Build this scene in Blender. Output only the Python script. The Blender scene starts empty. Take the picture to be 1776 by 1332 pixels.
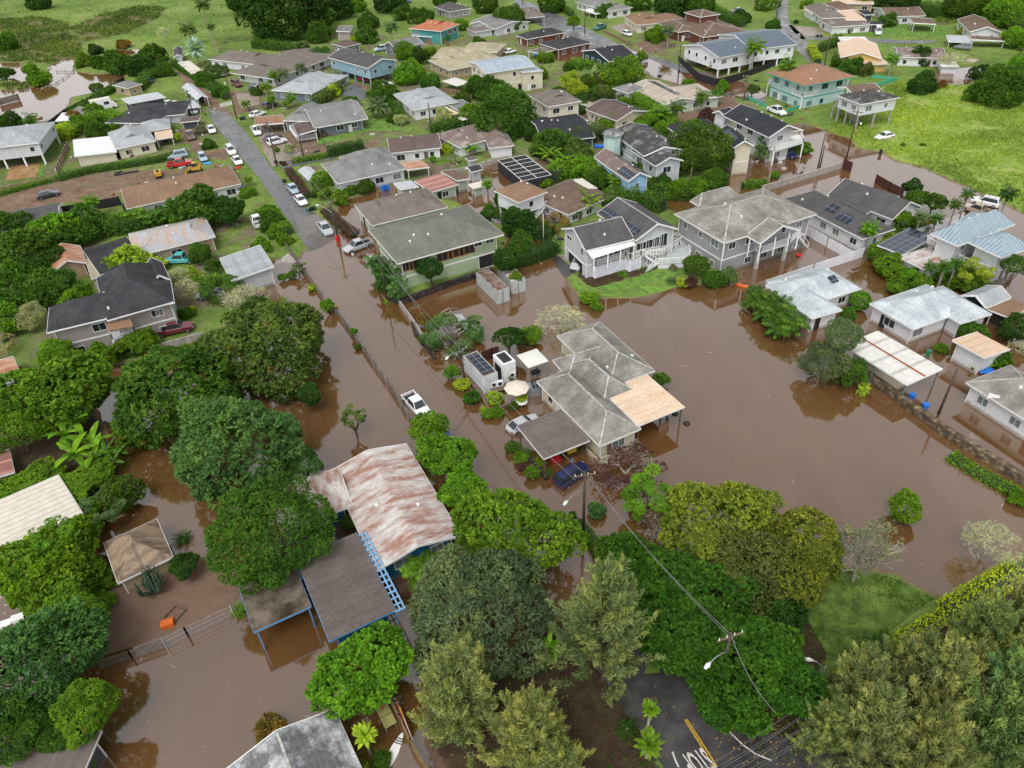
import bpy, bmesh, math, random
import numpy as np
from mathutils import Vector, Matrix
rnd = random.Random(7)
sc = bpy.context.scene
col = sc.collection
# ------------------------------------------------------------------ camera
FPX, CH = 1270.0, 60.0                       # focal length in photo pixels, camera height in metres
_d = np.array([84.0, 1634.0, FPX]); _d /= np.linalg.norm(_d)
_Z = -_d
_Y = np.array([0, 0, 1.0]) - _d * _d[2]; _Y /= np.linalg.norm(_Y)
_X = np.cross(_Y, _Z)
M3 = np.array([_X, _Y, _Z])                  # photo camera axes -> world
def G(x, y, h=0.0):
    """pixel of the photograph -> point of the world at height h"""
    w = M3 @ np.array([x - 888.0, y - 666.0, FPX])
    t = (h - CH) / w[2]
    return np.array([w[0] * t, w[1] * t, h])
def depth(p):
    return float(M3[:, 2] @ (np.array(p) - np.array([0, 0, CH])))
cam = bpy.data.objects.new('camera', bpy.data.cameras.new('camera')); col.objects.link(cam)
mw = Matrix.Identity(4)
for i in range(3):
    mw[i][0] = M3[i][0]; mw[i][1] = -M3[i][1]; mw[i][2] = -M3[i][2]
mw[2][3] = CH
cam.matrix_world = mw
cam.data.sensor_width = 36; cam.data.lens = 36 * FPX / 1776
cam.data.clip_start = .5; cam.data.clip_end = 6000
sc.camera = cam
# ------------------------------------------------------------------ world, sun, exposure
W = bpy.data.worlds.new('World'); sc.world = W; W.use_nodes = True
nt = W.node_tree; nt.nodes.clear()
SUN_EL, SUN_AZ = math.radians(58), math.radians(200)
sky = nt.nodes.new('ShaderNodeTexSky'); sky.sky_type = 'NISHITA'; sky.sun_disc = False
sky.sun_elevation = SUN_EL; sky.sun_rotation = SUN_AZ; sky.dust_density = 4; sky.air_density = 1; sky.ozone_density = 1
hs = nt.nodes.new('ShaderNodeHueSaturation'); hs.inputs['Saturation'].default_value = .14; hs.inputs['Value'].default_value = 1.25
bg = nt.nodes.new('ShaderNodeBackground'); bg.inputs['Strength'].default_value = .15
wo = nt.nodes.new('ShaderNodeOutputWorld')
# a bright overcast veil: the cloud layer is most luminous low above the horizon
tc = nt.nodes.new('ShaderNodeTexCoord'); sp = nt.nodes.new('ShaderNodeSeparateXYZ'); mr = nt.nodes.new('ShaderNodeMapRange'); mu = nt.nodes.new('ShaderNodeVectorMath'); mu.operation = 'SCALE'
mr.inputs['From Min'].default_value = 0; mr.inputs['From Max'].default_value = .7; mr.inputs['To Min'].default_value = 2.4; mr.inputs['To Max'].default_value = 1.0
nt.links.new(tc.outputs['Generated'], sp.inputs[0]); nt.links.new(sp.outputs[2], mr.inputs[0]); nt.links.new(mr.outputs[0], mu.inputs['Scale'])
nt.links.new(sky.outputs[0], hs.inputs['Color']); nt.links.new(hs.outputs[0], mu.inputs[0]); nt.links.new(mu.outputs[0], bg.inputs[0]); nt.links.new(bg.outputs[0], wo.inputs[0])
sl = bpy.data.lights.new('sun', 'SUN'); sl.energy = 1.3; sl.angle = math.radians(25); sl.color = (1, .97, .92)
so = bpy.data.objects.new('sun', sl); col.objects.link(so)
sdir = Vector((math.sin(SUN_AZ) * math.cos(SUN_EL), math.cos(SUN_AZ) * math.cos(SUN_EL), math.sin(SUN_EL)))
so.rotation_euler = sdir.to_track_quat('Z', 'Y').to_euler(); so.location = sdir * 300
sc.view_settings.view_transform = 'Standard'; sc.view_settings.look = 'None'; sc.view_settings.gamma = 1
sc.view_settings.exposure = .02
sc.cycles.max_bounces = 5; sc.cycles.diffuse_bounces = 2; sc.cycles.glossy_bounces = 2; sc.cycles.transmission_bounces = 2
sc.cycles.transparent_max_bounces = 4; sc.cycles.caustics_reflective = False; sc.cycles.caustics_refractive = False
# ------------------------------------------------------------------ helpers
TILE = {r + str(c + 1): (x, y) for r, y in zip('abcd', (0, 330, 660, 992)) for c, x in enumerate((0, 440, 880, 1326))}
TILE['z2'] = (1170, 350); TILE['z3'] = (960, 380); TILE['z4'] = (1500, 500); TILE['z5'] = (790, 430); TILE['z6'] = (560, 80); TILE['z7'] = (400, 1040); TILE['z8'] = (790, 590)
SCL = dict(z2=6.83, z3=7.4, z4=5.123, z5=8.457, z6=11.1, z7=5.55, z8=10.45)
def px(t, *a):
    """pairs measured in an enlarged tile of the photo -> list of photo pixels"""
    if t == 'p': ox, oy, s = 0, 0, 1
    else:
        ox, oy = TILE[t]; s = SCL.get(t, 3.918)
    return [(ox + a[i] / s, oy + a[i + 1] / s) for i in range(0, len(a), 2)]
def smooth(me):
    me.polygons.foreach_set('use_smooth', [True] * len(me.polygons))
def mesh(name, verts, faces, mat=None, sm=False):
    me = bpy.data.meshes.new(name); me.from_pydata([tuple(v) for v in verts], [], faces); me.update()
    if mat: me.materials.append(mat)
    if sm: smooth(me)
    return me
def obj(name, me, parent=None, loc=(0, 0, 0), rz=0, mat=None):
    o = bpy.data.objects.new(name, me); col.objects.link(o)
    o.location = tuple(loc); o.rotation_euler = (0, 0, rz)
    if parent: o.parent = parent
    return o
def tag(o, label=None, cat=None, group=None, kind=None):
    if label: o['label'] = label
    if cat: o['category'] = cat
    if group: o['group'] = group
    if kind: o['kind'] = kind
    return o
def root(name, label, cat, loc, rz=0, group=None):
    return tag(obj(name, None, None, loc, rz), label, cat, group)
class MB:
    def __init__(s): s.v = []; s.f = []
    def poly(s, pts, faces):
        n = len(s.v); s.v += [tuple(p) for p in pts]; s.f += [tuple(i + n for i in f) for f in faces]; return s
    def box(s, x0, x1, y0, y1, z0, z1):
        return s.poly([(x0, y0, z0), (x1, y0, z0), (x1, y1, z0), (x0, y1, z0), (x0, y0, z1), (x1, y0, z1), (x1, y1, z1), (x0, y1, z1)],
                      [(0, 3, 2, 1), (4, 5, 6, 7), (0, 1, 5, 4), (1, 2, 6, 5), (2, 3, 7, 6), (3, 0, 4, 7)])
    def bar(s, a, b, w, h=None):
        h = w if h is None else h
        a = Vector(a); b = Vector(b); d = (b - a).normalized()
        up = Vector((0, 0, 1)) if abs(d.z) < .95 else Vector((0, 1, 0))
        r = d.cross(up).normalized() * w / 2; u = r.cross(d).normalized() * h / 2
        return s.poly([a - r - u, a + r - u, a + r + u, a - r + u, b - r - u, b + r - u, b + r + u, b - r + u],
                      [(0, 3, 2, 1), (4, 5, 6, 7), (0, 1, 5, 4), (1, 2, 6, 5), (2, 3, 7, 6), (3, 0, 4, 7)])
    def tube(s, pts, rad, n=6, cap=True):
        pts = [Vector(p) for p in pts]
        if not hasattr(rad, '__len__'): rad = [rad] * len(pts)
        base = len(s.v); k = len(pts)
        d0 = (pts[1] - pts[0]).normalized()
        ref = Vector((1, 0, 0)) if abs(d0.x) < .8 else Vector((0, 1, 0))
        for i, p in enumerate(pts):
            d = (pts[min(i + 1, k - 1)] - pts[max(i - 1, 0)]).normalized()
            r = d.cross(ref).normalized(); u = d.cross(r).normalized()
            for j in range(n):
                a = 2 * math.pi * j / n
                s.v.append(tuple(p + (r * math.cos(a) + u * math.sin(a)) * rad[i]))
        for i in range(k - 1):
            for j in range(n):
                a = base + i * n + j; b = base + i * n + (j + 1) % n
                s.f.append((a, b, b + n, a + n))
        if cap:
            s.f.append(tuple(base + j for j in range(n))[::-1]); s.f.append(tuple(base + (k - 1) * n + j for j in range(n)))
        return s
    def lathe(s, prof, n=12, c=(0, 0, 0)):
        base = len(s.v)
        for r, z in prof:
            for j in range(n):
                a = 2 * math.pi * j / n
                s.v.append((c[0] + r * math.cos(a), c[1] + r * math.sin(a), c[2] + z))
        for i in range(len(prof) - 1):
            for j in range(n):
                a = base + i * n + j; b = base + i * n + (j + 1) % n
                s.f.append((a, b, b + n, a + n))
        return s
    def mesh(s, name, mat=None, sm=False): return mesh(name, s.v, s.f, mat, sm)
    def obj(s, name, mat, parent=None, loc=(0, 0, 0), rz=0, sm=False): return obj(name, s.mesh(name, mat, sm), parent, loc, rz)
def S(r, g, b):
    f = lambda c: (c / 255 / 12.92) if c / 255 <= .04045 else ((c / 255 + .055) / 1.055) ** 2.4
    return (f(r), f(g), f(b), 1)
# ------------------------------------------------------------------ materials
class N:
    """little node-tree writer"""
    def __init__(s, name, rough=.7, spec=.3):
        s.m = bpy.data.materials.new(name); s.m.use_nodes = True; s.t = s.m.node_tree
        s.b = s.t.nodes['Principled BSDF']; s.b.inputs['Roughness'].default_value = rough
        s.b.inputs['Specular IOR Level'].default_value = spec
    def n(s, ty, **k):
        o = s.t.nodes.new('ShaderNode' + ty)
        for a, v in k.items(): setattr(o, a, v)
        return o
    def l(s, a, b): s.t.links.new(a, b)
    def co(s, scale=(1, 1, 1), out='Object', rot=(0, 0, 0)):
        c = s.n('TexCoord'); m = s.n('Mapping'); m.inputs['Scale'].default_value = scale; m.inputs['Rotation'].default_value = rot
        s.l(c.outputs[out], m.inputs[0]); return m.outputs[0]
    def noise(s, vec, sc, det=4, rough=.6):
        o = s.n('TexNoise'); o.inputs['Scale'].default_value = sc; o.inputs['Detail'].default_value = det; o.inputs['Roughness'].default_value = rough
        s.l(vec, o.inputs['Vector']); return o.outputs['Fac']
    def ramp(s, fac, stops):
        o = s.n('ValToRGB'); e = o.color_ramp.elements
        while len(e) < len(stops): e.new(.5)
        for i, (p, c) in enumerate(stops): e[i].position = p; e[i].color = c if len(c) == 4 else (*c, 1)
        s.l(fac, o.inputs[0]); return o.outputs[0]
    def mix(s, fac, a, b, mode='MIX'):
        o = s.n('Mix', data_type='RGBA', blend_type=mode)
        for i, v in ((0, fac), (6, a), (7, b)):
            if isinstance(v, (int, float)): o.inputs[i].default_value = v
            elif isinstance(v, tuple): o.inputs[i].default_value = v if len(v) == 4 else (*v, 1)
            else: s.l(v, o.inputs[i])
        return o.outputs[2]
    def math(s, op, a, b=0.0, c=None):
        o = s.n('Math', operation=op)
        for i, v in enumerate((a, b, c)):
            if v is None: continue
            if isinstance(v, (int, float)): o.inputs[i].default_value = v
            else: s.l(v, o.inputs[i])
        return o.outputs[0]
    def bump(s, h, st=.3, dist=.05):
        o = s.n('Bump'); o.inputs['Strength'].default_value = st; o.inputs['Distance'].default_value = dist
        s.l(h, o.inputs['Height']); s.l(o.outputs[0], s.b.inputs['Normal'])
    def col(s, c): s.l(c, s.b.inputs['Base Color']); return s.m
_mc = {}
def plain(name, c, rough=.6, var=.12, scale=2.0, metal=0, spec=.3):
    """painted or bare surface with a little mottling and wear"""
    if name in _mc: return _mc[name]
    k = N(name, rough, spec); k.b.inputs['Metallic'].default_value = metal
    f = k.noise(k.co(), scale, 5)
    c = c if len(c) == 4 else (*c, 1)
    d = tuple(x * (1 - var * 2) for x in c[:3]) + (1,); e = tuple(min(1, x * (1 + var)) for x in c[:3]) + (1,)
    k.col(k.ramp(f, [(.3, d), (.7, e)])); _mc[name] = k.m; return k.m
def shingle(name, c, c2=None, stain=.3, cov=.5):
    """asphalt shingle roof: rows, grain and weathered patches in a second colour"""
    k = N(name, .9, .15); v = k.co()
    c2 = c2 or tuple(min(1, x * 1.5) for x in c[:3])
    base = k.mix(k.ramp(k.noise(v, .35, 5, .65), [(cov - .12, (0, 0, 0)), (cov + .16, (stain * 2,) * 3)]), c, c2)
    g = k.noise(v, 9, 3); base = k.mix(.75, base, k.ramp(g, [(.25, (.42,) * 3), (.75, (1.45,) * 3)]), 'MULTIPLY')
    st = k.noise(k.co((1, .12, .12)), 1.6, 4); base = k.mix(.5, base, k.ramp(st, [(.3, (.68,) * 3), (.62, (1.12,) * 3)]), 'MULTIPLY')
    w = k.n('TexWave', wave_type='BANDS', bands_direction='Z'); w.inputs['Scale'].default_value = 2.2; w.inputs['Distortion'].default_value = .6
    k.l(v, w.inputs[0]); base = k.mix(.35, base, k.ramp(w.outputs['Fac'], [(0, (.65,) * 3), (.5, (1,) * 3)]), 'MULTIPLY')
    k.bump(g, .5, .03); return k.col(base)
def metalroof(name, c, c2, cov=.5, seam=1.6, rough=.45, soft=.08, seamc=.7):
    """corrugated or standing seam metal sheet, worn through to a second colour"""
    k = N(name, rough, .4); v = k.co()
    f = k.noise(k.co((.55, .16, .3)), 1.6, 7, .7)
    base = k.mix(k.ramp(f, [(cov - soft, (0, 0, 0)), (cov + soft, (1, 1, 1))]), c, c2)
    base = k.mix(.6, base, k.ramp(k.noise(v, 1.3, 6, .7), [(.3, (.72,) * 3), (.7, (1.15,) * 3)]), 'MULTIPLY')
    ge = k.n('NewGeometry'); vt = k.n('VectorTransform', vector_type='NORMAL', convert_from='WORLD', convert_to='OBJECT'); k.l(ge.outputs['Normal'], vt.inputs[0])
    sx = k.n('SeparateXYZ'); k.l(vt.outputs[0], sx.inputs[0]); so_ = k.n('SeparateXYZ'); k.l(v, so_.inputs[0])
    isx = k.math('GREATER_THAN', k.math('ABSOLUTE', sx.outputs[0]), k.math('ABSOLUTE', sx.outputs[1]))
    cc = k.math('ADD', k.math('MULTIPLY', so_.outputs[0], k.math('SUBTRACT', 1.0, isx)), k.math('MULTIPLY', so_.outputs[1], isx))
    fr = k.math('FRACT', k.math('MULTIPLY', cc, seam)); ln = k.math('LESS_THAN', fr, .16)
    base = k.mix(ln, base, k.mix(1.0, base, (seamc,) * 3, 'MULTIPLY'))
    k.bump(k.math('PINGPONG', fr, .5), .4, .05); return k.col(base)
def sidings(name, c, vert=False, var=.1):
    k = N(name, .65, .25); v = k.co()
    base = k.ramp(k.noise(v, .8, 6, .65), [(.3, tuple(x * (1 - 2 * var) for x in c[:3])), (.68, c)])
    s_ = k.n('SeparateXYZ'); k.l(v, s_.inputs[0])
    tide = k.math('ADD', s_.outputs[2], k.math('MULTIPLY', k.noise(v, 1.5, 4), -.5)); base = k.mix(k.ramp(tide, [(.08, (.55,) * 3), (.20, (0, 0, 0))]), base, (.16, .11, .07))     # silt left by the flood
    a = k.math('ADD', s_.outputs[0], s_.outputs[1]) if vert else s_.outputs[2]
    fr = k.math('FRACT', k.math('MULTIPLY', a, 3.3 if vert else 4.5))
    base = k.mix(k.math('LESS_THAN', fr, .13), base, k.mix(1.0, base, (.78,) * 3, 'MULTIPLY'))
    k.bump(fr, .3, .02); return k.col(base)
def objcolor(name, rough=.3, spec=.5, coat=0.0):
    k = N(name, rough, spec); o = k.n('ObjectInfo'); k.b.inputs['Coat Weight'].default_value = coat
    f = k.noise(k.co(), 2.5, 4)
    return k.col(k.mix(.6, o.outputs['Color'], k.ramp(f, [(.3, (.8,) * 3), (.7, (1.04,) * 3)]), 'MULTIPLY'))
MAT_LEAF = {}
def leafmat(name, trans=.3, yellow=None, yc=(.25, .16, .02, 1), rough=.6):
    k = N(name, rough, .12)
    oi = k.n('ObjectInfo'); at = k.n('Attribute', attribute_name='tone'); at2 = k.n('Attribute', attribute_name='clump')
    base = k.mix(1.0, oi.outputs['Color'], k.ramp(at.outputs['Fac'], [(0, (.52, .55, .52)), (.55, (.98, .98, .9)), (1, (1.55, 1.45, 1.05))]), 'MULTIPLY')
    base = k.mix(1.0, base, k.ramp(at2.outputs['Fac'], [(0, (.62, .7, .7)), (.5, (1, 1, 1)), (1, (1.35, 1.25, 1.0))]), 'MULTIPLY')
    if yellow is not None:
        n = k.noise(k.co(), 4.0, 3); r = k.math('ADD', k.math('MULTIPLY', oi.outputs['Random'], .0), n)
        base = k.mix(k.ramp(r, [(yellow, (0, 0, 0)), (yellow + .05, (.75, .75, .75))]), base, yc)
    k.col(base)
    tr = k.n('BsdfTranslucent'); k.l(k.mix(1.0, base, (1.3, 1.5, .6), 'MULTIPLY'), tr.inputs[0])
    mx = k.n('MixShader'); mx.inputs[0].default_value = trans
    out = k.t.nodes['Material Output']; k.l(k.b.outputs[0], mx.inputs[1]); k.l(tr.outputs[0], mx.inputs[2]); k.l(mx.outputs[0], out.inputs[0])
    return k.m
ML = leafmat('foliage'); MLO = leafmat('foliage_flowering', yellow=.62, yc=(.26, .15, .03, 1)); MLN = leafmat('needles', trans=.35)
M_BARK = plain('bark', (.09, .065, .045), .9, .25, 6); M_BARKG = plain('bark_pale', (.30, .27, .22), .9, .25, 6)
M_WHITE = plain('white_paint', (.72, .72, .72), .5, .06); M_TRIM = plain('trim_paint', (.66, .66, .64), .55, .06)
M_GLASS = N('window_glass', .08, .6); M_GLASS.b.inputs['Base Color'].default_value = (.02, .025, .03, 1); M_GLASS = M_GLASS.m
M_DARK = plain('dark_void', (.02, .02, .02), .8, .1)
M_CONC = plain('concrete', (.34, .32, .29), .9, .18, 1.2)
M_WOOD = plain('weathered_wood', (.16, .11, .075), .9, .25, 3); M_POLE = plain('pole_wood', (.075, .055, .042), .9, .25, 3)
M_METAL = plain('galvanised_metal', (.35, .36, .37), .45, .15, 3, .5); M_BLK = plain('black_plastic', (.02, .02, .022), .5, .1)
M_PANEL = N('solar_glass', .12, .5); _v = M_PANEL.co()
_br = M_PANEL.n('TexBrick'); _br.offset = 0; _br.inputs['Scale'].default_value = 1.0; _br.inputs['Color1'].default_value = (.02, .025, .04, 1); _br.inputs['Color2'].default_value = (.028, .034, .055, 1); _br.inputs['Mortar'].default_value = (.22, .23, .25, 1); _br.inputs['Mortar Size'].default_value = .03; _br.inputs['Brick Width'].default_value = 1.0; _br.inputs['Row Height'].default_value = 1.6
M_PANEL.l(_v, _br.inputs[0]); M_PANEL = M_PANEL.col(_br.outputs[0])
# ------------------------------------------------------------------ terrain
from mathutils.geometry import delaunay_2d_cdt
def wpoly(pts): return np.array([G(*p)[:2] for p in pts])
def sdist(P, poly):
    """signed distance of points P (n,2) to a polygon, positive inside"""
    d = np.full(len(P), 1e9); ins = np.zeros(len(P), bool); n = len(poly)
    for i in range(n):
        a = poly[i]; b = poly[(i + 1) % n]; e = b - a; w = P - a
        t = np.clip((w @ e) / (e @ e), 0, 1); d = np.minimum(d, np.hypot(*(w - t[:, None] * e).T))
        c = ((a[1] > P[:, 1]) != (b[1] > P[:, 1]))
        with np.errstate(divide='ignore', invalid='ignore'):
            xx = (b[0] - a[0]) * (P[:, 1] - a[1]) / (b[1] - a[1] + 1e-12) + a[0]
        ins ^= c & (P[:, 0] < xx)
    return np.where(ins, d, -d)
FLOOD = [wpoly(p) for p in (
    [(545, 432), (575, 416), (600, 398), (588, 372), (590, 350), (640, 338), (660, 322), (700, 330), (760, 322), (800, 308), (850, 288), (870, 272), (940, 300), (1000, 320),
     (1060, 330), (1130, 335), (1180, 330), (1240, 310), (1270, 290), (1285, 262), (1330, 240), (1370, 218), (1392, 213), (1430, 228), (1470, 240), (1484, 258), (1530, 263),
     (1556, 281), (1607, 293), (1645, 314), (1668, 322), (1709, 340), (1790, 378), (1990, 470), (2050, 900), (1790, 955), (1700, 1000), (1640, 1040), (1581, 1017), (1550, 992), (1480, 985),
     (1400, 950), (1330, 930), (1200, 960), (1110, 960), (1080, 1000), (1100, 1060), (1125, 1105), (1100, 1125), (1060, 1080), (1000, 1050), (950, 1060), (890, 1120), (800, 1160), (745, 1200), (735, 1290),
     (760, 1345), (700, 1400), (-200, 1500), (-200, 940), (100, 960), (180, 900), (215, 830), (190, 760), (165, 700), (170, 640), (300, 612), (350, 588), (400, 560), (430, 520), (425, 495), (440, 470), (480, 450), (520, 452), (525, 435)],
    [(930, 98), (990, 88), (1060, 84), (1100, 88), (1150, 112), (1185, 125), (1220, 132), (1300, 145), (1330, 165), (1312, 176), (1250, 160), (1190, 150), (1130, 132), (1105, 112), (1000, 110)],
    px('a1', -700, 400, 0, 430, 130, 425, 145, 475, 330, 450, 440, 405, 545, 388, 500, 425, 492, 480, 600, 508, 790, 500, 838, 520, 720, 590, 600, 640, 480, 655, 440, 740, 330, 830, 0, 800, -700, 900),
    px('a4', 1090, 530, 1200, 485, 1370, 455, 1500, 465, 1545, 490, 1420, 505, 1395, 570, 1250, 580, 1110, 565),
    px('a4', 1360, 395, 1470, 400, 1420, 430, 1370, 420), px('a4', -60, -60, 60, -60, 70, 30, 20, 60, -60, 60),
    px('a1', 770, 350, 940, 335, 970, 360, 890, 370, 780, 372)
)]
ISLE = [(wpoly(p), h) for p, h in (
    (px('b3', 300, 440, 385, 590, 500, 740, 660, 740, 860, 735, 1010, 705, 1100, 680, 1200, 650, 1400, 640, 1550, 620, 1480, 480, 1300, 380, 1150, 150, 950, 60, 700, 60, 300, 230), .5),
    (px('a1', -700, 530, 0, 545, 150, 560, 205, 575, 210, 605, 90, 622, 0, 610, -700, 640), .3), (px('a1', 150, 455, 330, 450, 350, 480, 300, 500, 160, 490), .3), (px('a1', 195, 520, 330, 510, 375, 545, 330, 580, 210, 590), .3),
    ([(648, 396), (700, 527), (864, 462), (885, 400), (765, 335), (700, 350)], .7),
)]
MUD = wpoly([(165, 1145), (400, 1062), (420, 1000), (330, 955), (250, 990), (190, 1005), (150, 1060)])
ZONES = {
 'dirt': [[(-60, 345), (60, 312), (150, 302), (250, 297), (330, 300), (320, 318), (215, 325), (204, 350), (90, 356), (-60, 392)],
          px('a1', 1180, 470, 1230, 450, 1400, 620, 1600, 790, 1560, 830, 1440, 760, 1330, 690), px('a1', 1560, 620, 1760, 640, 1760, 760, 1600, 790), px('a1', 1200, 880, 1330, 880, 1400, 1040, 1540, 1010, 1560, 1100, 1350, 1080),
          px('a2', 0, 800, 200, 800, 330, 930, 520, 1010, 850, 960, 860, 1000, 500, 1060, 200, 1140, 60, 1010), [(1150, 250), (1290, 200), (1250, 130), (1170, 120)], px('b3', 440, 560, 600, 690, 900, 590, 960, 540, 600, 620),
          [(150, 1155), (400, 1070), (430, 1000), (330, 945), (240, 985), (180, 1005), (140, 1060)], px('a2', 700, 560, 800, 600, 730, 650, 640, 640), [(860, 330), (1100, 380), (1080, 280), (900, 280)], [(1000, 130), (1100, 160), (1180, 190), (1100, 230), (900, 190)], px('a3', 850, 300, 1080, 260, 1130, 330, 950, 370)],
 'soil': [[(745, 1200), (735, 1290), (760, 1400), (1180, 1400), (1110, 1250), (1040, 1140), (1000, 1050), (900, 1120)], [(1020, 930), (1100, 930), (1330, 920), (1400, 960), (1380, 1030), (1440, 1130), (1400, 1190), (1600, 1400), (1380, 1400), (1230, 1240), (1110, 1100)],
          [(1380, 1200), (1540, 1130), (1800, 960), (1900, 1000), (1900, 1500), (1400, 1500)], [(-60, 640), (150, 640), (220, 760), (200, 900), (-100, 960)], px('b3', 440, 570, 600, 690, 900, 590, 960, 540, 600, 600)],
 'patchy': [[(165, 1145), (400, 1062), (420, 1000), (330, 955), (250, 990), (190, 1005), (150, 1060)], [(560, 60), (1260, 60), (1330, 240), (1000, 330), (560, 330), (470, 230), (400, 130)], [(0, 190), (380, 200), (430, 330), (0, 330)], [(0, 360), (480, 380), (420, 520), (0, 640)]],
 'marsh': [px('a1', 0, 140, 250, 120, 460, 160, 470, 240, 560, 290, 540, 380, 340, 440, 230, 430, 0, 420), px('a1', 480, 200, 700, 100, 950, 50, 1150, 60, 1040, 150, 870, 230, 600, 290), px('a1', 0, 560, 220, 570, 200, 620, 60, 620), px('a4', 1100, 200, 1250, 80, 1420, 100, 1250, 180)],
 'field': [px('a4', 560, 740, 900, 560, 1400, 600, 1800, 620, 2200, 900, 2200, 1700, 1500, 1330, 1240, 1200, 900, 1100, 620, 1000, 420, 890)],
}
ZONES = {k: [wpoly(p) for p in v] for k, v in ZONES.items()}
from mathutils import noise as mnoise
def gheight(P):
    P = np.asarray(P, float)
    near = max(0, 0)
    fl = np.full(len(P), -1e9)
    for f in FLOOD: fl = np.maximum(fl, sdist(P, f))
    nz = np.array([mnoise.noise((x * .13, y * .13, 3)) * .9 + mnoise.noise((x * .45, y * .45, 9)) * .35 for x, y in P])
    h = np.clip(-fl * .14 + nz * .10, -.7, .35)
    for poly, hh in ISLE: h = np.maximum(h, np.clip(sdist(P, poly) * .3 + nz * .08, -.7, hh))
    m = sdist(P, MUD); h = np.maximum(h, np.where(m > -1, np.clip(m * .1, -.5, .03) + nz * .08, -.7))
    return h
def gh(x, y): return float(gheight([(x, y)])[0])
def axis(a, b, c, s1, s2, far):
    x = list(np.arange(a, b, s2)) if a < b else []
    return x
xs = np.concatenate([-np.array([3000, 1500, 800, 500]), np.arange(-360, -90, 3.), np.arange(-90, 95, .85), np.arange(95, 360, 3.), np.array([500, 800, 1500, 3000])])
ys = np.concatenate([np.array([-1500, -300, -60]), np.arange(0, 22, 3.), np.arange(22, 135, .85), np.arange(135, 250, 1.5), np.arange(250, 460, 3.), np.array([550, 800, 1500, 4000])])
XX, YY = np.meshgrid(xs, ys); PP = np.c_[XX.ravel(), YY.ravel()]
hh = gheight(PP)
nx = len(xs); ny = len(ys)
idx = np.arange(nx * ny).reshape(ny, nx)
F = np.stack([idx[:-1, :-1], idx[:-1, 1:], idx[1:, 1:], idx[1:, :-1]], -1).reshape(-1, 4)
def npmesh(name, V, F, mat=None):
    me = bpy.data.meshes.new(name); k = F.shape[1]
    me.vertices.add(len(V)); me.vertices.foreach_set('co', np.asarray(V, np.float32).ravel())
    me.loops.add(F.size); me.loops.foreach_set('vertex_index', F.astype(np.int32).ravel())
    me.polygons.add(len(F)); me.polygons.foreach_set('loop_start', np.arange(0, F.size, k, dtype=np.int32))
    me.update(calc_edges=True)
    if mat: me.materials.append(mat)
    return me
def ground_material():
    k = N('ground', .95, .1); v = k.co()
    n1 = k.noise(v, .05, 6, .65); n2 = k.noise(v, .6, 6, .7); n3 = k.noise(v, 5, 4, .7)
    g = k.ramp(n1, [(.3, (.085, .145, .03)), (.5, (.15, .225, .05)), (.7, (.22, .29, .075))])
    g = k.mix(.8, g, k.ramp(n2, [(.25, (.5, .55, .5)), (.5, (.9, .9, .9)), (.75, (1.4, 1.3, 1.15))]), 'MULTIPLY')
    g = k.mix(k.ramp(k.noise(v, .22, 5, .7), [(.56, (0, 0, 0)), (.66, (.8,) * 3)]), g, (.16, .12, .065))
    def z(a): o = k.n('Attribute', attribute_name=a); return o.outputs['Fac']
    def edge(a, w=.25, nn=n2):
        s_ = k.math('ADD', z(a), k.math('MULTIPLY', k.math('SUBTRACT', nn, .5), 1.4)); return k.ramp(s_, [(.45, (0, 0, 0)), (.6, (1, 1, 1))])
    fld = k.ramp(k.noise(v, .12, 6, .7), [(.3, (.13, .21, .04)), (.45, (.22, .31, .06)), (.58, (.27, .33, .085)), (.72, (.33, .32, .14))])
    fld = k.mix(.8, fld, k.ramp(n2, [(.25, (.5, .6, .5)), (.7, (1.25, 1.2, 1.1))]), 'MULTIPLY')
    g = k.mix(edge('field'), g, fld)
    mar = k.ramp(k.noise(v, .15, 7, .75), [(.3, (.07, .075, .03)), (.5, (.13, .12, .05)), (.65, (.16, .19, .05))]); g = k.mix(edge('marsh'), g, mar)
    dirt = k.ramp(k.noise(v, .35, 7, .75), [(.25, (.10, .06, .042)), (.5, (.19, .12, .085)), (.75, (.27, .20, .155))]); g = k.mix(edge('dirt'), g, dirt)
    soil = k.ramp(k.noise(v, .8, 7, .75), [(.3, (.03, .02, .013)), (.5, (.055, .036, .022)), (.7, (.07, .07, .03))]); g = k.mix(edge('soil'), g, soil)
    pz = k.math('MULTIPLY', z('patchy'), k.ramp(k.noise(v, .16, 7, .75), [(.46, (0, 0, 0)), (.58, (1, 1, 1))])); g = k.mix(pz, g, k.ramp(k.noise(v, .5, 6, .7), [(.3, (.10, .075, .05)), (.7, (.22, .175, .135))]))
    # silt left at the water line
    sx = k.n('SeparateXYZ'); k.l(v, sx.inputs[0])
    wl = k.math('ADD', sx.outputs[2], k.math('MULTIPLY', k.math('SUBTRACT', n2, .5), .25))
    g = k.mix(k.ramp(wl, [(.02, (.85,) * 3), (.14, (0, 0, 0))]), g, (.185, .120, .085))
    g = k.mix(.6, g, k.ramp(n3, [(.3, (.65,) * 3), (.7, (1.2,) * 3)]), 'MULTIPLY')
    k.b.inputs['Roughness'].default_value = .9
    k.bump(k.math('ADD', n2, k.math('MULTIPLY', n3, .5)), .9, .25); return k.col(g)
M_GROUND = ground_material()
gme = npmesh('ground', np.c_[PP, hh], F, M_GROUND); smooth(gme)
mid = (np.abs(PP[:, 0]) < 400) & (PP[:, 1] < 470) & (PP[:, 1] > -10)
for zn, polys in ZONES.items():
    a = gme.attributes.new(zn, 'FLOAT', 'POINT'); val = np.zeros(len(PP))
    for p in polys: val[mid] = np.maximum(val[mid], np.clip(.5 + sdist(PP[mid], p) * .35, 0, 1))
    a.data.foreach_set('value', val.astype(np.float32))
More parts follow.
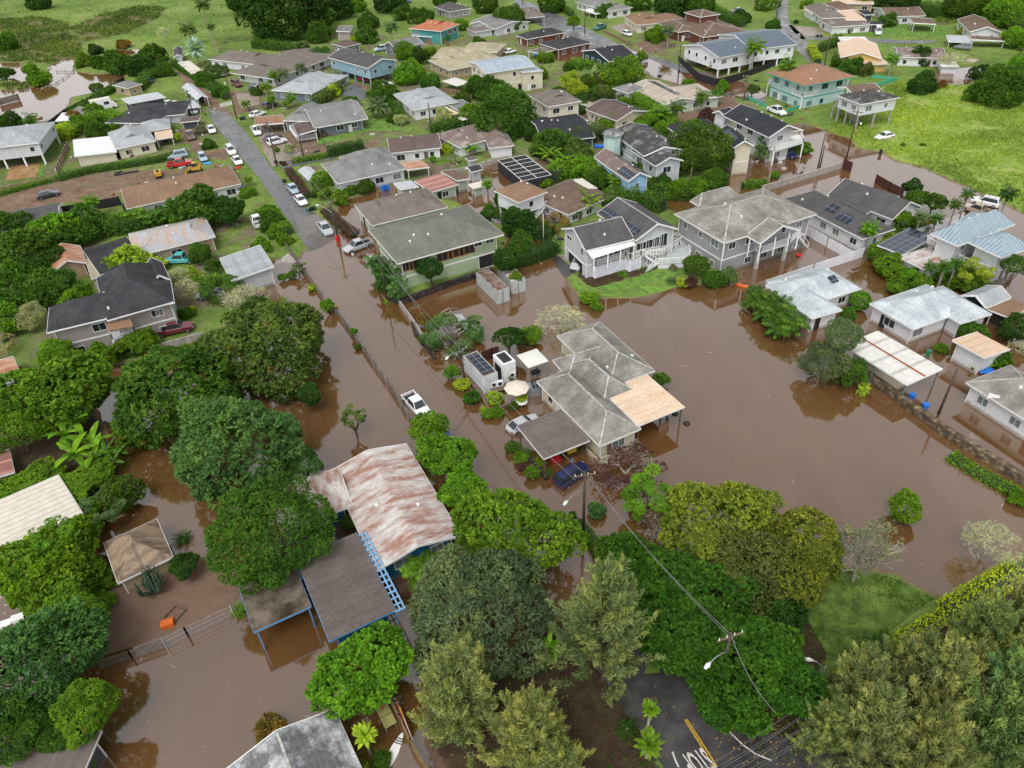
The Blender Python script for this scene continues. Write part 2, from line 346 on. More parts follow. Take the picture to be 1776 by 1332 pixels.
# everything well behind the frame and outside: plain grass
tag(obj('ground', gme), kind='structure')
k = N('flood_water', .07, .5); v = k.co()
c = k.ramp(k.noise(v, .035, 5, .6), [(.35, (.102, .047, .014)), (.65, (.130, .066, .027))])
c = k.mix(.5, c, k.ramp(k.noise(k.co((.35, .1, .1), rot=(0, 0, .6)), 1, 4), [(.35, (.9,) * 3), (.65, (1.08,) * 3)]), 'MULTIPLY')
k.b.inputs['IOR'].default_value = 2.75
c = k.mix(k.ramp(k.noise(k.co((.5, .13, .1), rot=(0, 0, -.5)), .22, 7, .72), [(.52, (0, 0, 0)), (.72, (.55,) * 3)]), c, (.185, .115, .068))
rp = k.math('MULTIPLY', k.noise(k.co((1.6, .5, 1), rot=(0, 0, .7)), 1.8, 2, .4), k.ramp(k.noise(v, .06, 3), [(.5, (0, 0, 0)), (.65, (1, 1, 1))]))
k.bump(k.math('ADD', k.noise(v, 1.1, 3, .5), rp), .035, .06)
M_WATER = k.col(c)
w = npmesh('flood_water', np.array([(-3000, -1500, 0), (3000, -1500, 0), (3000, 4000, 0), (-3000, 4000, 0)]), np.array([[0, 1, 2, 3]]), M_WATER)
tag(obj('flood_water', w), kind='structure')
def drape(name, pts, mat, dz=.05, kind='structure', step=2.0, label=None, cat=None):
    """a sheet laid on the ground inside a polygon given by photo pixels"""
    P = wpoly(pts); lo = P.min(0); hi = P.max(0)
    bp = []
    for i in range(len(P)):
        a = P[i]; b = P[(i + 1) % len(P)]; n_ = max(1, int(np.hypot(*(b - a)) / step))
        bp += [a + (b - a) * t / n_ for t in range(n_)]
    gx, gy = np.meshgrid(np.arange(lo[0], hi[0], step), np.arange(lo[1], hi[1], step)); Q = np.c_[gx.ravel(), gy.ravel()]
    Q = Q[sdist(Q, P) > step * .35] if len(Q) else Q
    nb = len(bp); allp = [Vector(q) for q in bp] + [Vector(q) for q in Q]
    vs, es, fs, *_ = delaunay_2d_cdt(allp, [(i, (i + 1) % nb) for i in range(nb)], [], 1, 1e-4)
    hz = gheight([(q.x, q.y) for q in vs])
    me = mesh(name, [(q.x, q.y, h + dz) for q, h in zip(vs, hz)], [tuple(f) for f in fs], mat, True)
    o = obj(name, me)
    return tag(o, label, cat, kind=kind)
def asphalt(name, a, b, c):
    k = N(name, .45, .5); v = k.co(); n = k.noise(v, .25, 7, .7)
    base = k.ramp(n, [(.3, a), (.5, b), (.7, c)]); base = k.mix(.6, base, k.ramp(k.noise(v, 7, 3), [(.3, (.75,) * 3), (.7, (1.15,) * 3)]), 'MULTIPLY')
    k.l(k.ramp(n, [(.35, (.15,) * 3), (.6, (.6,) * 3)]), k.b.inputs['Roughness']); k.bump(k.noise(v, 12, 2), .2, .01); return k.col(base)
M_ASPH = asphalt('asphalt', (.075, .075, .078), (.11, .111, .115), (.15, .15, .154))
M_ASPD = asphalt('asphalt_dark', (.028, .026, .026), (.048, .046, .046), (.08, .078, .078))
M_DRIVE = asphalt('driveway', (.15, .10, .07), (.22, .17, .13), (.28, .25, .21)); M_RUSTD = asphalt('stained_driveway', (.2, .09, .03), (.3, .17, .07), (.34, .25, .16))
M_LAWN = plain('short_lawn', (.12, .225, .035), .95, .3, 1.1)
drape('road', [(360, 190), (395, 198), (430, 235), (455, 270), (476, 300), (520, 352), (560, 385), (590, 405), (640, 470), (600, 520), (545, 450), (505, 392), (455, 318), (408, 262), (370, 215)], M_ASPH)
M_WET = asphalt('wet_silty_asphalt', (.075, .066, .06), (.10, .085, .074), (.13, .105, .088)); M_WET.node_tree.nodes['Principled BSDF'].inputs['Specular IOR Level'].default_value = .9
for l_ in [l for l in M_WET.node_tree.links if l.to_socket.name == 'Roughness']: M_WET.node_tree.links.remove(l_)
M_WET.node_tree.nodes['Principled BSDF'].inputs['Roughness'].default_value = .12
drape('wet_road', [(512, 372), (530, 378), (548, 372), (566, 388), (592, 404), (640, 470), (600, 520), (545, 452), (524, 420)], M_WET, .058)
drape('road', [(985, 1040), (1075, 960), (1130, 1090), (1215, 1185), (1262, 1240), (1300, 1268), (1380, 1290), (1560, 1250), (1800, 1120), (1900, 1250), (1700, 1420), (1165, 1420), (1150, 1335), (1075, 1225), (1010, 1125)], M_ASPD)
drape('road', [(890, 0), (925, 8), (970, 28), (1025, 55), (1070, 78), (1120, 95), (1200, 122), (1320, 160), (1330, 182), (1240, 162), (1130, 130), (1040, 102), (985, 78), (930, 42), (895, 22)], M_ASPH)
drape('road', px('a4', 60, -40, 170, -40, 150, 60, 165, 160, 260, 250, 380, 420, 500, 520, 380, 560, 290, 420, 200, 330, 120, 240, 80, 130), M_ASPH)
drape('road', px('a4', 235, 255, 500, 262, 900, 280, 1150, 285, 1170, 300, 890, 305, 450, 285, 245, 275), M_ASPH)
drape('driveway', px('a2', 640, 590, 700, 570, 760, 640, 800, 640, 740, 690, 640, 690, 580, 650), M_ASPH)
drape('driveway', px('a1', 75, 1140, 290, 1115, 245, 1215, 40, 1240), M_RUSTD)
drape('driveway', px('b3', 270, 475, 330, 440, 470, 580, 400, 600, 330, 545), M_ASPD)
drape('driveway', px('b3', 320, 440, 390, 400, 550, 520, 540, 580, 480, 560), M_DRIVE, .07)
drape('driveway', px('a1', 1600, 640, 1763, 650, 1763, 720, 1640, 745), M_DRIVE)
drape('driveway', px('a4', 160, 175, 390, 200, 400, 245, 260, 260, 200, 230), M_DRIVE)
drape('driveway', px('a3', 690, 190, 830, 155, 850, 185, 860, 235, 790, 245), M_DRIVE)
drape('driveway', px('a2', 0, 850, 220, 950, 330, 1060, 130, 1150, 70, 1040), M_DRIVE)
drape('driveway', px('a2', 170, 1110, 460, 1080, 560, 1065, 560, 1090, 330, 1130, 200, 1160), M_ASPH)
drape('driveway', px('b1', 1640, 800, 1763, 730, 1763, 780, 1690, 830), M_CONC)
drape('driveway', [(445, 478), (500, 442), (522, 458), (522, 482), (460, 500)], M_CONC, .12)
drape('lawn', px('a2', 430, 1000, 780, 900, 1000, 905, 960, 800, 780, 760, 775, 880, 560, 930, 450, 960), M_LAWN)
drape('lawn', px('a1', 290, 940, 430, 930, 400, 1000, 330, 1100, 300, 1210, 250, 1215, 290, 1100), M_LAWN)
drape('lawn', px('b3', 420, 610, 560, 690, 850, 620, 960, 580, 1200, 560, 1200, 640, 1050, 690, 900, 725, 640, 725, 500, 700), M_LAWN, .04)
drape('lawn', px('a4', 800, 170, 1000, 180, 1250, 180, 1250, 280, 1100, 260, 800, 260, 650, 240, 700, 225), M_LAWN)
drape('lawn', [(1390, 1000), (1480, 985), (1560, 1008), (1620, 1040), (1540, 1100), (1440, 1150), (1400, 1080)], plain('mossy_lawn', (.095, .15, .028), .95, .35, .8), .03)
# painted markings at the junction
M_YEL = plain('yellow_road_paint', (.5, .3, .03), .6, .2, 6); M_WPAINT = plain('white_road_paint', (.55, .53, .5), .6, .2, 6)
def stripe(name, pts, w, mat, dz=.1):
    b = MB(); P = [G(*p) for p in pts]
    for a, c in zip(P[:-1], P[1:]):
        d = (c - a)[:2]; d /= np.hypot(*d); n_ = np.array([-d[1], d[0]]) * w / 2
        b.poly([(*(a[:2] - n_), gh(*a[:2]) + dz), (*(a[:2] + n_), gh(*a[:2]) + dz), (*(c[:2] + n_), gh(*c[:2]) + dz), (*(c[:2] - n_), gh(*c[:2]) + dz)], [(0, 3, 2, 1)])
    return tag(b.obj(name, mat), kind='structure')
stripe('lane_line', px('d3', 1202, 1022, 1300, 1180, 1395, 1340), .12, M_YEL); stripe('lane_line', px('d3', 1216, 1020, 1316, 1176, 1420, 1340), .12, M_YEL)
stripe('edge_line', px('d3', 1445, 1035, 1510, 1110, 1590, 1190, 1680, 1255, 1790, 1300), .12, M_WPAINT); stripe('edge_line', px('d3', 1118, 1240, 1135, 1290, 1160, 1345), .14, M_WPAINT)
cu = bpy.data.curves.new('stop', 'FONT'); cu.body = 'STOP'; cu.size = 1; cu.extrude = 0; cu.offset = .02
tmp = bpy.data.objects.new('tmp', cu); col.objects.link(tmp); bpy.context.view_layer.update()
tme = bpy.data.meshes.new_from_object(tmp.evaluated_get(bpy.context.evaluated_depsgraph_get())); bpy.data.objects.remove(tmp)
tme.materials.clear(); tme.materials.append(M_WPAINT)
co = np.array([v.co[:] for v in tme.vertices]); co[:, 0] -= co[:, 0].min(); co[:, 1] -= co[:, 1].min(); co[:, 0] /= co[:, 0].max(); co[:, 1] /= co[:, 1].max()
# word corners on the road: start (S) at right, letters' feet up the street
A0 = G(*px('d3', 1316, 1210)[0])[:2]; A1 = G(*px('d3', 1160, 1266)[0])[:2]; Dn = (G(*px('d3', 1415, 1345)[0]) - G(*px('d3', 1310, 1205)[0]))[:2]
q = A0 + np.outer(co[:, 0], A1 - A0) + np.outer(co[:, 1], Dn * 1.1)
tme.vertices.foreach_set('co', np.c_[q, np.full(len(q), gh(*A0) + .12)].astype(np.float32).ravel())
tag(obj('stop_marking', tme), kind='structure')
# ------------------------------------------------------------------ houses
RM = {
 'grey': shingle('grey_shingles', (.17, .17, .165), (.26, .26, .25), .35), 'moss': shingle('mossy_grey_shingles', (.17, .16, .14), (.33, .32, .285), .45, .5),
 'greygreen': shingle('green_grey_shingles', (.135, .135, .115), (.19, .19, .165), .3), 'dark': shingle('charcoal_shingles', (.035, .036, .04), (.065, .066, .07), .4),
 'darkgrey': shingle('dark_grey_shingles', (.075, .073, .073), (.115, .112, .11), .3), 'black': shingle('black_shingles', (.028, .031, .038), (.045, .047, .052), .4), 'brown': shingle('brown_shingles', (.20, .125, .08), (.26, .165, .105), .35),
 'brownred': shingle('red_brown_shingles', (.26, .145, .09), (.33, .19, .12), .3), 'brownd': shingle('dark_brown_shingles', (.13, .09, .066), (.2, .15, .115), .3),
 'greybrown': shingle('grey_brown_shingles', (.15, .128, .11), (.2, .175, .155), .35), 'pinkgrey': shingle('weathered_pinkish_shingles', (.17, .13, .115), (.42, .38, .35), .5, .62), 'lightgrey': shingle('light_grey_shingles', (.29, .31, .32), (.38, .40, .41), .4),
 'mottle': shingle('mottled_blue_grey_shingles', (.33, .38, .40), (.52, .56, .57), .5, .48), 'paleblue': shingle('pale_blue_grey_shingles', (.30, .36, .42), (.38, .43, .48), .3),
 'tan': shingle('tan_mossy_shingles', (.30, .26, .18), (.38, .35, .24), .5), 'tanlight': shingle('pale_tan_shingles', (.36, .31, .25), (.44, .40, .34), .4), 'white': metalroof('white_metal_roof', (.66, .67, .68), (.55, .56, .58), .65, .8),
 'whitegrey': metalroof('grey_metal_roof', (.42, .44, .47), (.34, .35, .37), .55, 1.5), 'slate': metalroof('slate_metal_roof', (.085, .115, .15), (.10, .13, .165), .6, 2.2, seamc=.55),
 'seam': metalroof('blue_standing_seam_roof', (.20, .26, .30), (.24, .30, .34), .6, 1.7, .35, seamc=1.8), 'rust': metalroof('rusty_metal_roof', (.45, .27, .17), (.32, .10, .04), .5, 2.0),
 'rustred': metalroof('red_rust_metal_roof', (.33, .095, .04), (.42, .16, .07), .5, 2.2), 'rustpale': metalroof('pale_roof_with_rust', (.50, .48, .46), (.29, .15, .11), .5, .9, .7, .09, seamc=.98),
 'rustblue': metalroof('blue_grey_rusting_roof', (.33, .36, .39), (.42, .29, .21), .52, 3.0), 'redstripe': metalroof('faded_red_striped_roof', (.30, .14, .11), (.24, .12, .10), .5, .45, .6, seamc=1.9), 'cream': metalroof('cream_metal_roof', (.60, .55, .46), (.42, .30, .2), .68, 1.2),
 'offwhite': metalroof('off_white_roof_sheet', (.58, .57, .53), (.50, .49, .45), .6, .35, .6), 'peach': shingle('peach_roof_sheet', (.68, .50, .35), (.74, .60, .47), .4), 'peachm': metalroof('peach_metal_roof', (.56, .40, .27), (.62, .46, .32), .6, .8, seamc=.8),
 'teal': metalroof('teal_metal_roof', (.2, .36, .34), (.25, .40, .38), .6, 1.5), 'flatbrown': shingle('brown_felt_roof', (.13, .105, .095), (.17, .145, .13), .3), 'flatblack': shingle('black_felt_roof', (.03, .031, .035), (.055, .054, .055), .3),
 'tanhip': metalroof('weathered_tan_roof', (.29, .21, .14), (.10, .075, .055), .53, .5, .8, .1), 'patch': shingle('grey_roof_with_white_patches', (.13, .135, .14), (.55, .56, .57), .7, .60), 'mosslitter': shingle('moss_and_litter_roof', (.17, .14, .11), (.045, .03, .02), .6, .47),
 'panel': M_PANEL, 'damaged': shingle('bleached_damaged_shingles', (.06, .06, .06), (.40, .38, .36), .5, .63), 'purple': shingle('purple_brown_roofing', (.11, .08, .075), (.15, .11, .10), .3),
}
WC = {'white': (.66, .67, .68), 'cream': (.60, .55, .42), 'beige': (.48, .40, .30), 'grey': (.30, .30, .30), 'palegrey': (.48, .50, .52), 'green': (.34, .42, .27), 'teal': (.07, .26, .26), 'aqua': (.42, .55, .53), 'blue': (.22, .36, .42), 'darkblue': (.015, .12, .25),
      'dark': (.07, .075, .085), 'darkteal': (.02, .05, .055), 'redbrown': (.15, .055, .035), 'yellow': (.60, .42, .14), 'greybeige': (.33, .30, .28), 'brown': (.22, .13, .08), 'skyblue': (.28, .48, .68), 'palegreen': (.42, .48, .40), 'bluegrey': (.15, .18, .22), 'tan': (.42, .31, .2), 'black': (.02, .02, .02), 'orange': (.38, .15, .04), 'palewhite': (.58, .60, .60)}
WM = {k: sidings(k + '_siding', v, vert=(k in ('green', 'white', 'redbrown'))) for k, v in WC.items()}
WMF = {}
M_CURT = plain('curtained_glass', (.16, .18, .18), .25, .25, 5)
M_CAP = plain('pale_ridge_caps', (.40, .40, .38), .9, .3, 3)
def rect(tile, p, h):
    P = [G(*q, h) for q in px(tile, *p)]
    A, B, C = [Vector(q[:2]) for q in P]
    u = A - B; v = C - B
    # make square: rotate both a little
    au = math.atan2(u.y, u.x); av = math.atan2(v.y, v.x); df = (av - au + math.pi) % (2 * math.pi) - math.pi
    sgn = 1 if df > 0 else -1; e = (sgn * math.pi / 2 - df)
    wu = v.length / (u.length + v.length); au -= e * wu; av += e * (1 - wu)
    s_ = abs(math.sin(df)) ** .5
    u = Vector((math.cos(au), math.sin(au))) * u.length; v = Vector((math.cos(av), math.sin(av))) * v.length
    c = B + (u + v) / 2 * 1.0
    return c, au, u.length, av, v.length
def slab(m, x0, x1, prof, th):
    n = len(prof); lo = [(y, z - th) for y, z in prof][::-1]; P = list(prof) + lo; k = len(P)
    m.poly([(x0, y, z) for y, z in P] + [(x1, y, z) for y, z in P], [tuple(range(k))[::-1], tuple(range(k, 2 * k))] + [(i, (i + 1) % k, (i + 1) % k + k, i + k) for i in range(k)])
def roof_parts(kind, hx, hy, eh, rise, th=.2):
    """roof mesh, ridge lines, and the z of the roof underside at a wall"""
    m = MB(); caps = []
    if kind == 'gable': slab(m, -hx, hx, [(-hy, eh), (0, eh + rise), (hy, eh)], th); caps = [((-hx, 0, eh + rise), (hx, 0, eh + rise))]
    elif kind == 'shed': slab(m, -hx, hx, [(-hy, eh), (hy, eh + rise)], th)
    elif kind == 'hip':
        r = max(0, hx - hy); z = eh + rise; b = [(-hx, -hy), (hx, -hy), (hx, hy), (-hx, hy)]
        m.poly([(x, y, eh - th) for x, y in b] + [(x, y, eh) for x, y in b] + [(-r, 0, z), (r + .001, 0, z)],
               [(3, 2, 1, 0), (0, 1, 5, 4), (1, 2, 6, 5), (2, 3, 7, 6), (3, 0, 4, 7), (4, 5, 9, 8), (6, 7, 8, 9), (5, 6, 9), (7, 4, 8)])
        caps = [((-r, 0, z), (r, 0, z))] + [((sx * r, 0, z), (sx * hx, sy * hy, eh)) for sx in (-1, 1) for sy in (-1, 1)]
        if r < .05: caps = caps[1:]
    elif kind == 'dutch':
        k = .66; i = k * hy; z1 = eh + k * rise; z = eh + rise; b = [(-hx, -hy), (hx, -hy), (hx, hy), (-hx, hy)]; a, c = max(.3, hx - i), hy - i
        m.poly([(x, y, eh - th) for x, y in b] + [(x, y, eh) for x, y in b] + [(-a, -c, z1), (a, -c, z1), (a, c, z1), (-a, c, z1), (-a - .25, 0, z), (a + .25, 0, z)],
               [(3, 2, 1, 0), (0, 1, 5, 4), (1, 2, 6, 5), (2, 3, 7, 6), (3, 0, 4, 7), (4, 5, 9, 8), (5, 6, 10, 9), (6, 7, 11, 10), (7, 4, 8, 11), (8, 9, 13, 12), (10, 11, 12, 13), (9, 10, 13), (11, 8, 12)])
        caps = [((-a - .25, 0, z), (a + .25, 0, z))] + [((sx * a, sy * c, z1), (sx * hx, sy * hy, eh)) for sx in (-1, 1) for sy in (-1, 1)]
    elif kind == 'flat': m.box(-hx, hx, -hy, hy, eh - th, eh + .02)
    return m, caps
def window(parent, c, n, w, h, trim=None, pane=None, mull=1):
    """framed window at c (in parent space) on a wall with outward normal n"""
    rz = math.atan2(n[1], n[0]) - math.pi / 2
    m = MB(); t = .09
    m.box(-w / 2 - t, w / 2 + t, -.03, .07, h / 2, h / 2 + t).box(-w / 2 - t, w / 2 + t, -.03, .07, -h / 2 - t, -h / 2).box(-w / 2 - t, -w / 2, -.03, .07, -h / 2, h / 2).box(w / 2, w / 2 + t, -.03, .07, -h / 2, h / 2)
    for i in range(mull): x = -w / 2 + w * (i + 1) / (mull + 1); m.box(x - .025, x + .025, -.03, .06, -h / 2, h / 2)
    f = m.obj('window', trim or M_TRIM, parent, c, rz)
    MB().box(-w / 2, w / 2, -.02, .03, -h / 2, h / 2).obj('pane', pane or (M_GLASS, M_GLASS, M_CURT)[int(abs(c[0] * 7.3)) % 3], f)
    return f
NH = [0]; WREC = {}
def house(name, label, wall, blocks, cat='house', group=None, trim=None, ov=.55, z0=-.6, caps=False, win=True, wins={}, deck=None):
    """blocks: (roof kind, tile, six numbers, eave height, rise, roof material, options)"""
    NH[0] += 1; rr = random.Random(NH[0])
    blocks = [(b[0], b[1], b[2], b[3] * (.84 if b[3] < 4.4 and cat == 'house' else 1), *b[4:]) for b in blocks]
    c0, *_ = rect(blocks[0][1], blocks[0][2], blocks[0][3])
    R = root(name, label, cat, (c0.x, c0.y, 0), 0, group)
    for bi, b in enumerate(blocks):
        kind, tile, pts, eh, rise, rm = b[:6]; o = b[6] if len(b) > 6 else {}
        c, au, Lu, av, Lv = rect(tile, pts, eh)
        ax = o.get('ax') or ('u' if Lu >= Lv else 'v')
        if kind in ('shed', 'flat'): ax = o.get('ax', 'u')
        if ax == 'u': ang, hx, hy = au, Lu / 2, Lv / 2
        else: ang, hx, hy = av, Lv / 2, Lu / 2
        if kind in ('hip', 'dutch') and hx < hy: ang += math.pi / 2; hx, hy = hy, hx
        if o.get('flip'): ang += math.pi
        loc = (c.x - c0.x, c.y - c0.y, bi * .013)
        m, cp = roof_parts(kind, hx, hy, eh, rise, o.get('th', .2))
        ro = m.obj('roof', RM[rm], R, loc, ang)
        if caps or o.get('caps'):
            cm = MB()
            for a, b_ in cp: cm.bar((a[0], a[1], a[2] + .02), (b_[0], b_[1], b_[2] + .02), .2, .05)
            cm.obj('ridge_cap', o.get('capm', M_CAP), ro)
        fas = MB(); z1, z2 = eh - o.get('th', .2) - .02, eh - .015          # white fascia board
        if kind not in ('gable', 'shed'):
            for s_ in (-1, 1): fas.box(-hx - .03, hx + .03, s_ * hy - .03 + s_ * .02, s_ * hy + .03 + s_ * .02, z1, z2).box(s_ * hx - .03 + s_ * .02, s_ * hx + .03 + s_ * .02, -hy - .03, hy + .03, z1, z2)
        else:
            t = .09
            prof = [(-hy, eh), (0, eh + rise), (hy, eh)] if kind == 'gable' else [(-hy, eh), (hy, eh + rise)]
            for a, b_ in zip(prof[:-1], prof[1:]):
                for sx in (-hx - .03, hx + .03): fas.bar((sx, a[0], a[1] - .08), (sx, b_[0], b_[1] - .08), .06, .28)
            fas.box(-hx, hx, -hy - .05, -hy + .01, eh - .24, eh - .04).box(-hx, hx, hy - .01, hy + .05, prof[-1][1] - .24, prof[-1][1] - .04)
        fas.obj('fascia', trim or M_TRIM, ro)
        if o.get('panels'):
            for (x0, x1, s0, s1, side) in o['panels']:     # fractions along ridge, fractions up the slope
                pm = MB(); L = math.hypot(hy, rise); nx_, nz_ = 0, 0
                def sp(x, s, off):
                    y = side * hy * (1 - s); z = eh + rise * s; k_ = Vector((0, side * rise, hy)).normalized() * off
                    return (x * hx, y + k_.y, z + k_.z)
                a = [sp(x0, s0, .06), sp(x1, s0, .06), sp(x1, s1, .06), sp(x0, s1, .06)]; t_ = [sp(x0, s0, .13), sp(x1, s0, .13), sp(x1, s1, .13), sp(x0, s1, .13)]
                pm.poly(a + t_, [(0, 1, 2, 3), (4, 5, 6, 7), (0, 1, 5, 4), (1, 2, 6, 5), (2, 3, 7, 6), (3, 0, 4, 7)]).obj(o.get('pn', 'solar_panel'), o.get('pm', M_PANEL), ro)
        nvt = o.get('vents', 2 if kind != 'flat' and cat == 'house' and hx > 3 and bi == 0 else 0)
        if nvt:
            for _ in range(nvt):
                vm = MB()
                x = rr.uniform(-.7, .7) * hx; s = rr.uniform(.3, .8); sd = rr.choice((-1, 1)); y = sd * hy * (1 - s); z = eh + rise * s
                vm.box(x - .15, x + .15, y - .15, y + .15, z - .1, z + .25).obj('roof_vent', M_TRIM, ro)
        if o.get('open'):                                   # only posts
            zp = z0; ix, iy = hx - .25, hy - .25; npx = max(2, int(hx * 2 / 3.5) + 1)
            for i in range(npx):
                for sy in (-1, 1):
                    zt = eh - .2 + (rise * (iy * sy + hy) / (2 * hy) if kind == 'shed' else 0)
                    x = -ix + 2 * ix * i / (npx - 1); MB().box(x - .07, x + .07, sy * iy - .07, sy * iy + .07, zp, zt).obj('post', o.get('postm', M_TRIM), R, loc, ang)
            continue
        if o.get('nowall'): continue
        wo_ = o.get('ov', ov); wx, wy = max(.5, hx - wo_), max(.5, hy - wo_); zb = o.get('floor', 0) or z0
        zt = eh - .19; wm_ = MB(); 
        if kind == 'gable':
            sl = rise / hy; zt = eh - .2 + sl * (hy - wy); top = [(-wy, zt), (0, zt + sl * wy), (wy, zt)]
            for sx in (-1, 1): wm_.poly([(sx * wx, -wy, zb), (sx * wx, wy, zb)] + [(sx * wx, y, z) for y, z in top[::-1]], [(0, 1, 2, 3, 4) if sx > 0 else (4, 3, 2, 1, 0)])
            for sy in (-1, 1): wm_.poly([(-wx, sy * wy, zb), (wx, sy * wy, zb), (wx, sy * wy, zt), (-wx, sy * wy, zt)], [(0, 1, 2, 3) if sy < 0 else (3, 2, 1, 0)])
        elif kind == 'shed':
            za = eh - .2 + rise * (hy - wy) / (2 * hy); zc = eh - .2 + rise * (hy + wy) / (2 * hy)
            wm_.poly([(-wx, -wy, zb), (wx, -wy, zb), (wx, wy, zb), (-wx, wy, zb), (-wx, -wy, za), (wx, -wy, za), (wx, wy, zc), (-wx, wy, zc)], [(0, 1, 5, 4), (1, 2, 6, 5), (2, 3, 7, 6), (3, 0, 4, 7)]); zt = za
        else: wm_.box(-wx, wx, -wy, wy, zb, zt)
        if o.get('floor'): wm_.box(-wx - .05, wx + .05, -wy - .05, wy + .05, zb - .2, zb - .001)
        nf = len(wm_.f); tm = wm_                            # corner boards and belt in the trim colour
        for sx in (-1, 1):
            for sy in (-1, 1): tm.box(sx * wx - .06 + sx * .02, sx * wx + .06 + sx * .02, sy * wy - .06 + sy * .02, sy * wy + .06 + sy * .02, zb, zt - .02)
        if eh > 5 and not o.get('floor'):
            for sy in (-1, 1): tm.box(-wx + .1, wx - .1, sy * (wy + .02) - .03, sy * (wy + .02) + .03, 2.55, 2.8)
            for sx in (-1, 1): tm.box(sx * (wx + .02) - .03, sx * (wx + .02) + .03, -wy + .1, wy - .1, 2.55, 2.8)
        wo = wm_.obj('wall', WM[o.get('wall', wall)], R, loc, ang); wo.data.materials.append(trim or M_TRIM)
        wo.data.polygons.foreach_set('material_index', [0] * nf + [1] * (len(wm_.f) - nf))
        WREC.setdefault(R.name, []).append((wo, c, ang, wx, wy))
        if o.get('floor'):
            fl = o['floor'] - .2; n_ = max(2, int(wx * 2 / 3.6) + 1)
            for i in range(n_):
                for sy in (-1, 1): x = -wx + .2 + (2 * wx - .4) * i / (n_ - 1); MB().box(x - .16, x + .16, sy * (wy - .2) - .16, sy * (wy - .2) + .16, z0, fl).obj('post', o.get('postm', M_CONC), R, loc, ang)
        if win and not o.get('nowin'):
            ca, sa = math.cos(ang), math.sin(ang)
            for (nx_, ny_, L, d) in ((0, -1, wx, wy), (0, 1, wx, wy), (-1, 0, wy, wx), (1, 0, wy, wx)):
                wn = Vector((nx_ * ca - ny_ * sa, nx_ * sa + ny_ * ca)); wc = c + wn * d
                if wn.dot(-wc) < 0: continue
                n_ = int(2 * L / 3.3)
                rows = [eh - 1.45] if (eh < 5 or o.get('floor')) else [eh - 1.45, 1.25]
                if eh < 2.6: continue
                for zr in rows:
                    for i in range(n_):
                        if rr.random() < .18: continue
                        tpos = -L + 2 * L * (i + .5) / n_ + rr.uniform(-.3, .3); w_ = rr.choice((.9, 1.3, 1.7)); h_ = 1.0 if w_ < 1.5 else 1.15
                        x, y = (tpos, ny_ * (d + .0)) if nx_ == 0 else (nx_ * (d + .0), tpos)
                        window(wo, (x, y, zr), (nx_, ny_), w_, h_, trim, mull=1 if w_ > 1 else 0)
                if n_ and (eh < 5 or not o.get('floor')) and rr.random() < .6 and L > 2:   # a door
                    t_ = L * .42; x, y = (t_, ny_ * d) if nx_ == 0 else (nx_ * d, t_); rz = math.atan2(ny_, nx_) - math.pi / 2
                    dd = MB().box(-.45, .45, -.02, .05, -.1, 2.0).obj('door', rr.choice((M_WOOD, M_TRIM, M_DARK)), wo, (x, y, 0), rz)
                    MB().box(.3, .38, .05, .1, .95, 1.03).obj('handle', M_METAL, dd)
    return R
def wwin(R, bi, side, s, z, w, h, trim=None, pane=None, mull=1):
    """window on the camera facing wall ('L' faces left, 'R' faces right) at fraction s from its left end in view"""
    wo, c, ang, wx, wy = WREC[R.name][bi]; ca, sa = math.cos(ang), math.sin(ang); cs = []
    for n_, L, d in (((0, -1), wx, wy), ((0, 1), wx, wy), ((-1, 0), wy, wx), ((1, 0), wy, wx)):
        wn = Vector((n_[0] * ca - n_[1] * sa, n_[0] * sa + n_[1] * ca))
        if wn.dot(-(c + wn * d)) > 0: cs.append((wn.x, n_, L, d))
    cs.sort(); _, n_, L, d = cs[0 if side == 'L' else -1]
    t = Vector((-n_[1], n_[0])); tw = t.x * ca - t.y * sa; t = t if tw > 0 else -t
    return window(wo, (n_[0] * d + t.x * L * (2 * s - 1), n_[1] * d + t.y * L * (2 * s - 1), z), n_, w, h, trim, pane, mull)
def railing(parent, pts, z, mat, h=1.0, pales=True, name='railing', base=(0, 0)):
    """pts in world xy"""
    m = MB()
    for a, b in zip(pts[:-1], pts[1:]):
        a = (a[0] - base[0], a[1] - base[1]); b = (b[0] - base[0], b[1] - base[1]); za = a2 = z
        m.bar((*a, z + h), (*b, z + h), .09); m.bar((*a, z + .12), (*b, z + .12), .06); m.bar((*a, z), (*a, z + h), .1)
        L = math.dist(a, b); n = int(L / .3)
        if pales:
            for i in range(1, n): t = i / n; p = (a[0] + (b[0] - a[0]) * t, a[1] + (b[1] - a[1]) * t); m.bar((*p, z + .12), (*p, z + h), .075)
        m.bar((*b, z), (*b, z + h), .1)
    return m.obj(name, mat, parent)
def deck(parent, tile, pts, z, mat, railm=M_WHITE, posts=True, th=.25, sides=None, postm=None, openside=()):
    """floor slab given by pixel outline at height z, with railing and posts"""
    P = [G(*q, z)[:2] for q in px(tile, *pts)]; b = parent.location
    Q = [(p[0] - b.x, p[1] - b.y) for p in P]; n = len(Q)
    m = MB().poly([(x, y, z - th) for x, y in Q] + [(x, y, z) for x, y in Q], [tuple(range(n))[::-1], tuple(range(n, 2 * n))] + [(i, (i + 1) % n, (i + 1) % n + n, i + n) for i in range(n)])
    m.obj('deck', mat, parent)
    for i in range(n):
        if i in openside: continue
        railing(parent, [P[i], P[(i + 1) % n]], z, railm, base=(b.x, b.y))
    if posts:
        for x, y in Q: MB().box(x - .12, x + .12, y - .12, y + .12, -.6, z - th).obj('post', postm or M_WHITE, parent)
    return P
